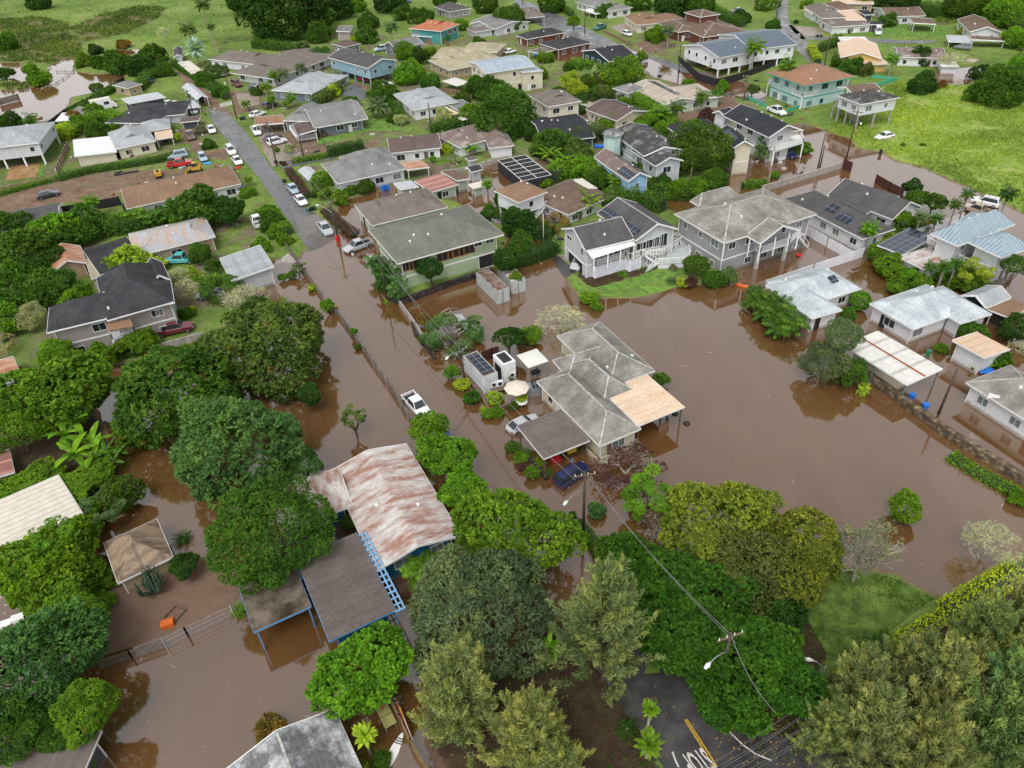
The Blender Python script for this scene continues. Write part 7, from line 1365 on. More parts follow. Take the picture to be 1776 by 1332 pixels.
for row in [
 # ---- foreground
 ('mangof', 458, 612, 118, 11, 'ol', 'broad dark olive mango tree left of the flooded street'), ('mangof', 300, 688, 118, 11, 'md', 'mango tree with orange tinged leaves left of the flooded street'),
 ('mango', 405, 782, 118, 12, 'bg', 'rounded blue green mango tree above the rusty roof'), ('mango', 525, 800, 36, 6, 'bg', 'small dark mango crown between the blue green mango and the rusty roof'),
 ('mid', 535, 685, 24, 4, 'dk', 'small dark tree low at the water edge under the olive mango'), ('fine', 468, 928, 102, 11, 'md', 'feathery dark green tree covering the left end of the rusty roof'),
 ('glossy', 90, 690, 92, 10, 'br', 'bright green tree at the left edge above the banana plants'), ('fine', 22, 735, 58, 8, 'br', 'light bamboo clump at the left edge'),
 ('banana', 118, 745, 52, 5, 'br', 'tall banana plants beside the bamboo'), ('banana', 150, 785, 60, 4, 'br', 'lower banana plants in front of the tall bananas'), ('banana', 195, 790, 38, 3.5, 'md', 'dark banana plants near the mango shade'),
 ('mid', 205, 860, 40, 4, 'md', 'leafy shrub tree beside the dark channel'), ('lacy', 175, 880, 45, 3.5, 'gg', 'grey green brushy tree beside the dark channel'), ('glossy', 85, 985, 88, 7, 'br', 'bright leafy tree in front of the cream metal roof'),
 ('lacy', 90, 925, 40, 7, 'br', 'open branched small tree over the cream metal roof'), ('glossy', 120, 1072, 62, 6, 'br', 'light green tree above the big lower left mango'), ('mango', 60, 1160, 120, 9, 'bg', 'large mango tree at the lower left corner'),
 ('mangof', 150, 1232, 58, 7, 'br', 'yellow green mango tree beside the lower left water'), ('mango', 25, 1262, 60, 7, 'md', 'mango crown at the bottom left corner'), ('mid', 100, 1275, 42, 5, 'md', 'small tree in front of the dark roof at lower left'),
 ('glossy', 632, 1162, 88, 7, 'br', 'round glossy tree with yellow green tips below the flat brown roof'), ('mango', 888, 938, 104, 11, 'br', 'bright green tree right of the rusty roof', 1.05), ('fine', 832, 1062, 128, 10, 'gg', 'large grey green feathery tree at bottom centre'),
 ('mid', 742, 745, 36, 5, 'br', 'first of the row of street trees beside the white pickup'), ('glossy', 778, 790, 52, 6, 'br', 'second of the row of street trees beside the rusty roof'), ('glossy', 805, 848, 42, 6, 'br', 'third of the row of street trees beside the rusty roof'),
 ('needle', 1050, 1105, 92, 15, 'cz2', 'tall ironwood tree standing over the dark road'), ('needle', 805, 1220, 88, 12, 'cz', 'bushy ironwood tree left of the dark road'), ('needle', 922, 1300, 88, 12, 'cz', 'ironwood tree at the bottom edge left of the road'), ('needle', 960, 1370, 70, 10, 'cz', 'ironwood tree top peeking in at the bottom edge'),
 ('needle', 1475, 1224, 76, 12, 'cz', 'ironwood tree beside the dark utility pole'), ('needle', 1555, 1202, 70, 13, 'cz', 'ironwood tree in front of the yellow hedge'), ('needle', 1600, 1232, 95, 14, 'cz', 'broad ironwood tree in the bottom right stand'),
 ('needle', 1680, 1157, 78, 13, 'cz', 'ironwood tree behind the bottom right stand near the hedge'), ('needle', 1755, 1112, 72, 13, 'cz', 'ironwood tree at the right edge near the hedge'), ('needle', 1705, 1262, 95, 15, 'cz2', 'brighter green ironwood tree in the bottom right corner'),
 ('needle', 1500, 1292, 90, 12, 'cz', 'ironwood tree at the bottom edge right of the white line'), ('needle', 1780, 1172, 80, 14, 'cz', 'ironwood tree cut by the right edge'), ('needle', 1640, 1227, 70, 13, 'cz', 'ironwood tree in the middle of the bottom right stand'), ('needle', 1430, 1282, 55, 9, 'cz', 'small ironwood tree left of the bottom right stand'),
 ('needle', 1590, 1332, 85, 13, 'cz', 'ironwood tree top at the bottom edge of the right stand'), ('needle', 1780, 1302, 85, 14, 'cz2', 'ironwood tree in the extreme bottom right corner'),
 ('glossy', 1120, 985, 66, 6, 'dg', 'dark glossy tree beside the low garden wall'), ('glossy', 1210, 1045, 92, 8, 'dg', 'dark glossy tree under the yellow green tree'), ('glossy', 1180, 1110, 80, 8, 'dg', 'dark glossy tree overhanging the road'), ('glossy', 1285, 1150, 98, 9, 'dg', 'largest dark glossy tree above the road junction'), ('glossy', 1365, 1180, 68, 8, 'dg', 'dark glossy tree beside the lamp pole'), ('glossy', 1265, 1210, 60, 6, 'dg', 'dark glossy tree edge at the white road line'),
 ('mango', 1250, 920, 100, 11, 'gd', 'yellow green domed tree at the edge of the flood', .95), ('mango', 1385, 965, 84, 9, 'gd', 'second yellow green tree lower right beside the sparse tree', .95), ('mango', 1290, 990, 88, 9, 'ol', 'olive tree below the yellow green dome', .9),
 ('sparse', 1502, 950, 66, 8, 'gy', 'sparse grey brown tree losing its leaves beside the lawn'), ('bare', 1715, 945, 46, 4.5, 'gy', 'leafless pale tree standing in water at right'), ('bare', 973, 552, 46, 3.5, 'gy', 'pale leafless dome shaped tree above the central house'),
 ('mid', 1574, 880, 33, 3.2, 'br', 'round green shrub alone in the flood water'), ('fine', 1462, 582, 34, 8, 'gg', 'taller grey green tree head beside the off white carport'), ('fine', 1432, 628, 42, 5.5, 'gg', 'lower grey green tree at the water beside the off white carport'), ('mid', 1478, 645, 30, 4, 'md', 'dark green foot of foliage under the tall grey green tree head'), ('areca', 1455, 640, 26, 4, 'md', 'palm fronds between the grey green tree heads'),
 ('areca', 1320, 520, 42, 4.5, 'md', 'areca palms at the upper end of the clump beside the pale roof'), ('areca', 1365, 560, 46, 4.5, 'md', 'areca palms at the lower end of the clump beside the pale roof'), ('areca', 1345, 535, 44, 5, 'md', 'areca palms in the middle of the clump beside the pale roof'),
 ('lacy', 782, 582, 60, 3, 'bg', 'low spreading tree in the flood beside the greenhouse frame'), ('mid', 882, 583, 26, 5, 'dk', 'dark tree behind the white cabin'), ('small', 920, 582, 22, 2.5, 'br', 'bright shrub right of the dark tree behind the cabin'),
 ('lacy', 612, 722, 29, 4.2, 'ol', 'small leaning tree standing alone in the flood'), ('sparse', 1085, 808, 66, 2.6, 'pu', 'flat purple brown leaved tree behind the navy minivan', .3), ('lacy', 1128, 858, 66, 4.2, 'br', 'flat topped light green acacia beside the utility pole', .4), ('sparse', 1150, 920, 45, 4, 'bn', 'bare brown brush under the flat topped acacia'),
 ('areca', 733, 985, 52, 5, 'br', 'yellow green palm clump at the end of the rusty roof'), ('cycad', 312, 925, 22, 1.8, 'dk', 'dark cycad in water beside the hut'), ('mid', 318, 980, 28, 3, 'dk', 'dark leafy shrub tree right of the hut'), ('cycad', 412, 1050, 20, 1.6, 'br', 'leafy plant at the corner of the mossy shelter'),
 ('fan', 1128, 1230, 21, 5.5, 'br', 'fan palm beside the lower road edge'), ('fan', 1125, 1290, 32, 2.5, 'br', 'lower fan palm beside the lower road edge'), ('cycad', 1088, 1260, 26, 1.8, 'dk', 'dark spiky cycad left of the fan palms'), ('banana', 955, 1130, 38, 4, 'br', 'broad leafed bright plant between the ironwoods and the grey green tree'), ('fan', 632, 1275, 28, 3, 'ye', 'yellowish fan palm beside the white patched roof'), ('small', 660, 1320, 20, 1.2, 'md', 'shrub by the floating paddleboard'), ('small', 470, 1265, 28, 1.6, 'or', 'orange leaved shrub above the white patched roof'), ('small', 602, 815, 14, 1.2, 'pu', 'dark red shrub at the back of the rusty roof'), ('glossy', 605, 905, 15, 2, 'md', 'small bush beside the blue wall'), ('small', 140, 1330, 26, 2, 'br', 'bright bush at the bottom left'),
 # ---- middle left
 ('mid', 50, 440, 60, 7, 'md', 'tree nearest the left edge above the rusted shed'), ('mid', 150, 395, 45, 6, 'md', 'tree beside the black netting fence'), ('mid', 95, 405, 48, 7, 'br', 'light green tree left of the netting fence tree'), ('mid', 20, 395, 38, 6, 'md', 'tree at the left edge above the low dark annexe'), ('mid', 35, 500, 52, 6, 'md', 'tree at left edge below the rusted shed'), ('mid', 95, 505, 52, 6, 'md', 'tree left of the black gabled annexe'), ('mid', 10, 560, 40, 5, 'br', 'light green bush tree at the left edge lawn'), ('mid', 130, 520, 34, 4.5, 'br', 'bright tree touching the patched black roof'), ('mid', 60, 470, 40, 5, 'dk', 'dark tree in the gap behind the rusted shed'),
 ('mid', 100, 450, 26, 5, 'dk', 'dark tree at the corner of the rusted shed'), ('small', 235, 462, 52, 2.6, 'ye', 'long yellow green shrub behind the patched black roof', .5), ('small', 185, 470, 26, 2.4, 'ye', 'yellow green shrub beside the tan strip roof'), ('mid', 345, 370, 55, 6, 'md', 'tree right of the black netting fence'), ('areca', 270, 382, 34, 4, 'md', 'palm clump behind the rust tinted roof'), ('areca', 235, 378, 30, 4, 'br', 'lighter palm clump behind the rust tinted roof'), ('mid', 395, 365, 32, 6, 'dk', 'dark tree near the end of the long brown roof'), ('coco', 157, 347, 17, 4, 'br', 'small palm above the black netting fence'),
 ('mid', 348, 440, 24, 4, 'md', 'tree in front of the turquoise pickup'), ('mid', 368, 462, 16, 3, 'md', 'small tree left of the grey garage'), ('small', 333, 475, 14, 1.6, 'ye', 'yellow shrub below the turquoise pickup'), ('bare', 322, 508, 26, 3.5, 'gy', 'grey twiggy tree beside the black roofed large house'), ('bare', 425, 520, 40, 4, 'gy', 'grey leafless tree above the olive mango'), ('bare', 310, 485, 22, 3, 'gy', 'second grey twiggy tree beside the shiny black gable'), ('lacy', 385, 500, 40, 4, 'md', 'flat light tree shading the dark grey car'), ('small', 325, 545, 16, 1.6, 'md', 'dark shrub by the garden path'), ('small', 332, 538, 10, 1.2, 'ye', 'tiny yellow shrub by the garden path'),
 ('glossy', 245, 592, 28, 4, 'br', 'round bright tree below the side balcony'), ('mid', 175, 615, 27, 4, 'br', 'bright tree below the large black roofed house'), ('mid', 205, 603, 16, 3, 'br', 'small bright tree between the two trees below the balcony'), ('small', 265, 590, 14, 2.5, 'br', 'small round tree right of the bright balcony tree'), ('fine', 50, 550, 30, 4.5, 'pale', 'pale variegated shrub left of the large black roofed house'), ('sparse', 5, 600, 26, 3.5, 'pale', 'pale sparse shrub at the left edge'), ('mid', 100, 615, 34, 5, 'br', 'bright tree behind the left edge shed'),
 ('mid', 470, 385, 26, 3, 'md', 'shrub beside the white pickup on the lawn'), ('small', 480, 405, 20, 2, 'br', 'bright shrub on the left verge of the street'), ('small', 465, 370, 18, 2, 'br', 'bright shrub above the verge shrubs'), ('mid', 455, 425, 18, 3, 'br', 'light tree at the back of the grey garage'), ('small', 495, 418, 16, 1.8, 'br', 'low shrub on the verge near the flood line'),
 ('small', 491, 481, 9, 1.3, 'br', 'tiny round bush beside the garage'), ('small', 505, 478, 10, 1.3, 'md', 'dark bush by the garage drive'), ('lacy', 517, 465, 18, 2.2, 'gg', 'grey succulent bush at the fence end'), ('small', 541, 500, 9, 1, 'ye', 'yellow bush half sunk by the board fence'), ('mid', 568, 530, 14, 2.5, 'br', 'round bush at the bend of the grey board fence'), ('banana', 489, 515, 12, 2.5, 'br', 'papaya plant standing in shallow water'), ('small', 613, 575, 8, 1.6, 'br', 'bush growing through the board fence'), ('small', 620, 603, 7, .8, 'md', 'low weed at the foot of the board fence'),
 ('mid', 52, 122, 16, 1.2, 'br', 'rounded bush island in the pond'), ('small', 70, 138, 20, .9, 'br', 'low grassy island bush in the pond'), ('small', 8, 128, 18, 1.2, 'md', 'shrub at the left shore of the pond'),
 # ---- middle
 ('areca', 652, 455, 26, 5, 'bg', 'dark palm clump at the street corner of the green house'), ('areca', 672, 480, 32, 6, 'dk', 'tallest dark palm clump before the green house'), ('areca', 690, 500, 26, 4.5, 'bg', 'right dark palm clump before the green house'), ('mid', 745, 462, 27, 6, 'dk', 'dark rounded tree in front of the timber window bay'), ('mid', 875, 450, 27, 6, 'dk', 'dark tree right of the green house'), ('banana', 670, 520, 8, 2, 'br', 'small leafy plant at the retaining wall end'),
 ('mid', 872, 458, 18, 4, 'br', 'light green vine tree over the peeling container'), ('glossy', 895, 480, 12, 3.2, 'br', 'vine clump between the two rusty containers'), ('mid', 895, 385, 34, 5, 'dk', 'dark tree behind the hedge near the white stair'), ('mid', 905, 425, 28, 4, 'md', 'tree left of the clipped dark hedge'), ('lacy', 960, 385, 30, 3, 'or', 'autumn tinted shrub by the white flagpole'), ('banana', 1018, 355, 32, 4.5, 'br', 'banana clump behind the lattice deck house'), ('banana', 995, 370, 20, 3, 'md', 'darker banana clump behind the lattice deck house'),
 ('mid', 1210, 460, 24, 4, 'md', 'round tree between the ramp and the large grey house'), ('small', 1022, 515, 20, 1.3, 'br', 'low bright shrub on the flooded lawn corner', .4), ('small', 1035, 532, 12, .9, 'br', 'small shrub in water below the lawn'), ('cycad', 1165, 488, 14, 1.2, 'gg', 'grey leafed plant on the lawn edge'), ('small', 1185, 492, 12, 1.4, 'ye', 'yellow croton on the lawn edge'), ('small', 1197, 490, 13, 1.8, 'pu', 'dark purple shrub on the lawn edge'), ('mid', 1240, 485, 22, 2.4, 'md', 'shrub at the right end of the lawn'), ('mid', 1265, 478, 18, 2.6, 'gg', 'pale leaved shrub beside the large grey house lawn'), ('small', 1168, 468, 10, 1, 'gy', 'grey shrub at the front of the ramp lawn'), ('small', 1080, 478, 9, .8, 'br', 'small bright plant under the lattice'),
 ('small', 1310, 505, 16, 2, 'bg', 'blue green shrub above the areca clump'), ('ball', 1492, 521, 19, 3, 'br', 'ball shaped clipped tree between two pale roofs'), ('mid', 1470, 545, 16, 2.5, 'md', 'bush left of the ball shaped tree'), ('coco', 1510, 395, 19, 4.5, 'br', 'small palm before the solar roofed white house'), ('small', 1540, 420, 20, 1.6, 'ye', 'yellow croton row by the vinyl fence'), ('mid', 1525, 440, 26, 2.6, 'br', 'green shrubs left of the solar carport'), ('mid', 1545, 465, 30, 2.6, 'br', 'larger green shrubs in front of the solar carport'), ('mid', 1575, 480, 24, 2.6, 'br', 'green shrubs below the rusty lean-to'), ('small', 1555, 500, 18, 2, 'br', 'bush above the right mottled roof'), ('mid', 1600, 492, 20, 3, 'br', 'leafy plant behind the right mottled roof'),
 ('lacy', 1690, 470, 38, 5, 'ye', 'yellow green tree in front of the seam roofed house'), ('mid', 1680, 490, 30, 3, 'br', 'bright bush under the yellow green tree'), ('coco', 1615, 462, 14, 4.5, 'md', 'left slim palm before the seam roofed house'), ('coco', 1640, 460, 15, 4.5, 'md', 'middle slim palm before the seam roofed house'), ('coco', 1660, 455, 14, 4.5, 'md', 'right slim palm before the seam roofed house'), ('fine', 1760, 460, 22, 7, 'md', 'tall thin tree at the right edge'), ('glossy', 1570, 380, 17, 4, 'br', 'bright round tree right of the dark roofed white house'), ('mid', 1590, 345, 22, 4, 'md', 'tree by the side street behind the dark roof'), ('mid', 1620, 350, 20, 4, 'md', 'second tree by the side street behind the dark roof'), ('coco', 1598, 373, 15, 4.5, 'gg', 'pale palm beside the bright round tree'), ('coco', 1625, 378, 15, 4, 'md', 'palm near the vinyl fence end'), ('coco', 1659, 353, 14, 6, 'md', 'left palm of the pair on the side street'), ('coco', 1680, 335, 15, 7, 'md', 'right palm of the pair on the side street'), ('coco', 1750, 335, 18, 8, 'dk', 'dark leaning palm at the right end of the side street'), ('mid', 1585, 325, 18, 3, 'dk', 'dark shrub behind the dark roofed house'),
 ('banana', 1730, 625, 20, 2.2, 'br', 'banana plant beside the yellow kayaks'), ('mid', 1690, 578, 26, 1.8, 'md', 'bush right of the second mottled roof'), ('mid', 1765, 570, 32, 4, 'dk', 'dark tree at the right edge above the peach shed'), ('small', 1690, 615, 12, 1.4, 'ye', 'yellow bush behind the peach shed'), ('small', 1690, 634, 11, 1.2, 'br', 'round bush at the door of the peach shed'), ('mid', 1737, 625, 20, 2, 'md', 'bush at the right end of the peach shed'), ('small', 1632, 605, 13, 1, 'br', 'low plant beside the green floating bin'), ('small', 1655, 615, 9, 1, 'or', 'brownish shrub beside the peach shed wall'), ('bare', 1770, 600, 20, 2, 'gy', 'fallen grey branches at the right edge'), ('areca', 1500, 670, 14, 2.5, 'ye', 'small yellow palm at the head of the stone wall'),
 ('small', 1770, 865, 20, 1.6, 'br', 'green bush at the right end of the weedy strip'), ('small', 1148, 658, 16, 2, 'md', 'bush behind the peach roof corner'),
 ('small', 735, 555, 13, 1.8, 'or', 'yellow and orange bush on the street wall'), ('small', 783, 645, 14, 1.8, 'br', 'bright bush at the upper end of the roadside garden'), ('small', 800, 668, 15, 1.4, 'ye', 'yellow green bush second along the roadside garden'), ('small', 818, 690, 17, 1.4, 'md', 'green bush third along the roadside garden'), ('cycad', 838, 705, 10, 1, 'ye', 'spiky yellow plant in the roadside garden corner'), ('small', 845, 718, 12, 1.1, 'br', 'bush at the lower corner of the roadside garden'), ('small', 862, 715, 14, 1.2, 'br', 'wide bush beside the roadside garden corner'), ('small', 858, 690, 16, 1.2, 'ye', 'variegated bush inside the roadside garden'), ('small', 905, 690, 12, 1.6, 'ye', 'tall yellow bush by the patio umbrella'), ('small', 890, 705, 10, 1, 'md', 'low shrub behind the silver sedan'), ('banana', 885, 650, 9, 2, 'md', 'leafy plant against the white cabin'),
 ('small', 890, 775, 15, 1.3, 'md', 'shrub at the upper end of the carport garden'), ('cycad', 912, 778, 14, 1.2, 'md', 'grassy plant in the carport garden'), ('small', 903, 795, 14, 1.2, 'br', 'bright shrub in the middle of the carport garden'), ('cycad', 935, 800, 18, 1.2, 'br', 'long leaved plants along the carport edge'), ('small', 923, 820, 15, 1.4, 'br', 'yellow green shrub at the foot of the carport garden'), ('cycad', 950, 815, 13, 1, 'md', 'spiky plant nearest the navy minivan'), ('small', 905, 810, 10, .9, 'pu', 'reddish plant on the water side of the carport garden'),
 ('small', 993, 892, 8, 1.4, 'md', 'shrub at the upper tip of the low wall'), ('small', 1003, 915, 12, 1.2, 'bg', 'blue green shrub beside the utility pole foot'), ('small', 1015, 935, 13, 1, 'br', 'shrub on the low wall below the pole'), ('small', 1040, 950, 14, 1, 'or', 'reddish shrub along the low wall'), ('small', 1035, 885, 17, 1.4, 'bg', 'grey shrub in water right of the pole'),
 # ---- upper left
 ('mid', 205, 112, 26, 5, 'md', 'tree with orange red blossom beside the pond', .9), ('small', 208, 98, 12, 5.2, 'or', 'orange blossom crown over the pond tree'), ('mid', 240, 118, 28, 4.5, 'dk', 'dark tree beside the blue pickup'), ('mid', 265, 98, 26, 5, 'md', 'tree left of the silver palm'), ('small', 145, 108, 17, 1.2, 'br', 'low bush on the far pond shore'), ('small', 178, 110, 18, 1.6, 'md', 'darker bush on the far pond shore'), ('mid', 165, 88, 14, 2, 'dk', 'dark bush behind the pond shore'), ('mid', 285, 125, 18, 3, 'md', 'bush beside the tarp heap'), ('small', 215, 78, 13, 3, 'or', 'small orange tinted tree behind the pond'),
 ('fan', 338, 85, 27, 5.5, 'si', 'silver blue fan palm above the white building', None), ('coco', 350, 5, 17, 14, 'ol', 'tallest coconut palm at the top left'), ('coco', 325, 48, 18, 6, 'ol', 'shorter coconut palm at the top left'), ('bare', 285, 62, 12, 5, 'gy', 'dead palm stump in the meadow'), ('coco', 365, 45, 10, 9, 'ol', 'thin coconut palm beside the tallest one'), ('mid', 168, 152, 12, 2.5, 'md', 'small tree by the black pond fence'), ('mid', 162, 195, 20, 3.5, 'br', 'bright tree in front of the camper truck'), ('mid', 145, 215, 22, 3.5, 'br', 'tree between the bungalow and the camper'), ('mid', 110, 232, 24, 3, 'ye', 'yellowish bush beside the brown wooden fence'), ('mid', 165, 228, 22, 3, 'md', 'tree behind the white metal roof'), ('small', 128, 208, 18, 2, 'or', 'dry orange brown bush by the red shed'), ('mid', 202, 218, 12, 3, 'br', 'small bright tree at the bungalow gable'),
 ('areca', 55, 212, 18, 4, 'md', 'palm behind the pale elevated house'), ('mid', 15, 212, 24, 3.5, 'dk', 'dark tree behind the pale elevated house'), ('small', 305, 238, 9, 2.5, 'ye', 'yellow striped croton by the bungalow porch'), ('mid', 363, 252, 14, 2.5, 'md', 'round bush at the corner by the white hatchback'), ('small', 347, 228, 12, 2, 'gy', 'dry brown bush by the utility pole'), ('mid', 380, 160, 18, 2.5, 'md', 'bush beside the white gate'), ('mid', 355, 140, 20, 2.5, 'md', 'bush along the lane hedge'), ('mid', 375, 125, 20, 2.5, 'gg', 'grey green bush near the grey brown roofs'), ('coco', 425, 178, 11, 2.5, 'br', 'tiny palm on the driveway verge'), ('small', 390, 118, 6, 2, 'pu', 'dark red shrub at the white wall'),
 ('mango', 500, 12, 88, 14, 'dk', 'huge dark tree at the top left centre'), ('mango', 440, -5, 58, 12, 'dk', 'dark tall tree left in the top cluster'), ('mango', 565, 5, 50, 12, 'dk', 'dark tall tree right in the top cluster'), ('mid', 468, 65, 22, 5, 'dk', 'rounded tree below the dark top cluster on the left'), ('mango', 552, 60, 25, 5, 'md', 'rounded bright tree below the dark top cluster'), ('coco', 475, 128, 13, 4, 'br', 'left small palm above the light grey roof'), ('coco', 490, 125, 14, 5, 'gg', 'middle small palm above the light grey roof'), ('coco', 520, 115, 13, 5, 'gg', 'right small palm above the light grey roof'), ('areca', 525, 82, 18, 4, 'ol', 'palm clump behind the grey brown roofs'), ('mid', 555, 100, 22, 4, 'bg', 'blue green bush left of the blue green house'), ('coco', 505, 168, 13, 3, 'br', 'small palm before the blue walled house'), ('coco', 460, 148, 12, 3, 'br', 'small palm on the pale driveway'), ('mid', 575, 160, 18, 2.6, 'ye', 'yellow green palmlike bush right of the blue walled house'), ('mid', 555, 172, 14, 2.4, 'ol', 'olive bush in front of the blue walled house'), ('coco', 495, 178, 9, 2, 'br', 'tiny palm beside the brown jeep'), ('small', 560, 232, 12, 1.8, 'gy', 'grey bush at the veranda corner'),
 ('coco', 678, 45, 16, 10, 'gg', 'tall coconut palm between the blue green house and the dark gable'), ('mid', 700, 25, 20, 4, 'md', 'tree beside the teal porch roof'), ('mid', 730, 30, 22, 5, 'md', 'tree left of the rust red roof'), ('mid', 680, 5, 32, 7, 'dk', 'shady tree at the top edge'), ('mid', 635, 65, 22, 4, 'md', 'tree behind the blue green house'), ('mid', 618, 68, 10, 3, 'ye', 'yellow bush by the tumbledown shed'), ('mango', 706, 92, 22, 5, 'br', 'variegated tree beside the dark gable house'), ('mid', 728, 98, 18, 5, 'dk', 'dark tree beside the variegated tree'), ('mid', 712, 130, 30, 4.5, 'br', 'bright spreading tree right of the blue green house'), ('mid', 745, 145, 22, 3, 'md', 'bush behind the white draped canopy'), ('mid', 665, 165, 30, 2.2, 'md', 'low shrub row above the lawn palm'), ('coco', 655, 182, 22, 3.6, 'gg', 'grey green palm on the striped lawn'), ('mid', 697, 208, 14, 3, 'pale', 'pale flowering bush at the lawn edge'), ('mid', 770, 205, 21, 3, 'pale', 'pale yellow flowering bush on the patio'), ('small', 680, 208, 12, 1.4, 'md', 'low bush at the end of the lawn'),
 ('mango', 872, 205, 60, 10, 'md', 'large rounded dark tree behind the cream two storey house'), ('mid', 815, 200, 26, 4, 'br', 'bright tree left of the large rounded tree'), ('mid', 840, 155, 34, 4, 'md', 'tree in front of the pale blue roof'), ('mid', 870, 165, 26, 4, 'md', 'tree touching the pale blue roof house'), ('mid', 780, 258, 16, 2.5, 'ye', 'yellow bush before the pinkish roof'), ('banana', 818, 260, 24, 3, 'br', 'banana clump before the pinkish roof'), ('small', 790, 278, 9, 1.8, 'pale', 'pale ball shrub on the pond side path'), ('small', 750, 275, 7, 2, 'br', 'slim bush beside the rust carport'), ('coco', 845, 318, 13, 2.5, 'br', 'palm beside the pale green shed'), ('coco', 828, 297, 7, 2, 'br', 'tiny palm beside the dark gable shed'),
 ('mid', 500, 258, 11, 2.8, 'pale', 'pale bush at the driveway edge'), ('small', 493, 285, 6, 2, 'pu', 'dark purple bush by the kerb pole'), ('mid', 560, 312, 22, 2.6, 'br', 'bright bush behind the white metal roofed shed'), ('mid', 558, 333, 18, 2.4, 'ol', 'olive rounded bush by the fence lamp'), ('mid', 635, 325, 18, 2.5, 'md', 'bush in front of the pale grey house'), ('small', 605, 330, 14, 1.8, 'br', 'low bush before the pale grey house'), ('mid', 590, 345, 18, 2, 'br', 'bush standing at the wet yard edge'), ('small', 480, 260, 6, 1.4, 'br', 'tiny bush by the kerb'), ('mid', 430, 335, 16, 2.4, 'br', 'bush at the end of the long brown roof'), ('coco', 430, 310, 10, 2, 'br', 'small palm by the red box'),
 # ---- upper centre and right
 ('mango', 885, 35, 30, 8, 'md', 'tall tree left of the lilac carport'), ('mid', 840, 8, 26, 6, 'md', 'tree at the top edge left of the tall tree'), ('mid', 995, 38, 13, 5, 'br', 'bright slim tree on the wet upper street'), ('mid', 1050, 22, 18, 3.5, 'md', 'tree beside the grey roof at the top'), ('mid', 800, 45, 16, 3, 'br', 'bright bush right of the rust red roof'), ('mid', 990, 140, 20, 5, 'ye', 'yellow green tree below the black gable roof'), ('mango', 1000, 155, 20, 5, 'ye', 'rounded yellow green tree behind the cream two storey house'), ('mid', 1018, 145, 20, 4, 'md', 'tree behind the yellow green one'), ('banana', 1035, 130, 32, 4, 'gg', 'large spreading palm below the black gable house'), ('mid', 1080, 130, 36, 3.4, 'br', 'long bright bush row left of the flooded upper street'), ('mid', 1050, 165, 20, 3, 'ol', 'olive bush left of the tiny cottage'), ('mid', 985, 118, 12, 2.4, 'md', 'small bush in the black roof yard'), ('mid', 1112, 100, 13, 3, 'br', 'bush at the end of the black gable roof'), ('mid', 945, 102, 16, 1.8, 'br', 'low plants below the red walled house'),
 ('coco', 1160, 50, 14, 6, 'gg', 'slim tree by the pagoda house fence'), ('coco', 1310, 78, 22, 8, 'br', 'tall royal palm left of the aqua house'), ('coco', 1366, 112, 20, 8, 'br', 'royal palm in front of the aqua house'), ('mid', 1305, 155, 12, 4, 'ol', 'thin brush around the palm trunk'), ('mid', 1135, 62, 22, 1.8, 'br', 'low shrubs beside the beige house'), ('mango', 1215, 262, 57, 10, 'md', 'large round tree before the cream garage house'), ('mango', 1095, 255, 28, 6, 'md', 'tree in front of the damaged grey roof'), ('mid', 1120, 215, 26, 4, 'br', 'bright tree between the solar roofs'), ('mid', 1155, 225, 20, 4, 'br', 'bright tree left of the charcoal roof'), ('coco', 1145, 195, 22, 4, 'br', 'palm in front of the pale tan roof'), ('coco', 1175, 185, 18, 5, 'md', 'palm nearer the pale tan roof'), ('areca', 1215, 175, 22, 4.5, 'md', 'left palm clump before the pale tan roof end'), ('areca', 1240, 170, 20, 4.5, 'md', 'right palm clump before the pale tan roof end'), ('small', 1225, 205, 18, 2, 'pu', 'magenta hedge bush beside the blue two storey house'), ('mid', 1195, 145, 12, 2, 'br', 'small bush at the corner of the solar roof'),
 ('mid', 955, 255, 40, 4, 'md', 'tree behind the black shade house'), ('banana', 975, 285, 34, 4, 'br', 'banana grove right of the shade house'), ('banana', 955, 270, 28, 4, 'br', 'second banana grove at the shade house corner'), ('mid', 1000, 265, 30, 4, 'ol', 'olive tree left of the blue house'), ('mid', 1010, 300, 26, 3.5, 'br', 'bright tree below the blue house'), ('mid', 1040, 312, 28, 3.5, 'md', 'tree at the flooded foot of the blue house'), ('coco', 1070, 312, 20, 3, 'br', 'palm right of the olive tree by the blue house'), ('mid', 1145, 320, 24, 3, 'dk', 'dark bush right of the blue house'), ('mid', 1035, 225, 16, 5, 'gg', 'grey palmlike tree by the round turret'), ('mid', 1175, 330, 24, 3, 'br', 'bush at the wooden post'), ('mid', 1205, 330, 26, 3.5, 'br', 'bush below the large round tree'), ('mid', 1240, 315, 28, 3.5, 'md', 'wide bush right of the wooden post'), ('glossy', 945, 318, 15, 2, 'br', 'small bright bush below the shade house'), ('areca', 1325, 255, 20, 6, 'gg', 'pale palm beside the two trucks'), ('mid', 1345, 305, 10, 1.2, 'br', 'small bush inside the concrete wall'), ('areca', 1330, 235, 12, 4, 'md', 'slim palm behind the pale palm'), ('mid', 1110, 325, 20, 3, 'dk', 'dark bush between house walls above the ramp house'), ('mid', 1060, 340, 22, 3, 'md', 'bush behind the lattice house roof'), ('banana', 890, 300, 0.1, .3, 'br', 'seedling at the shade house'),
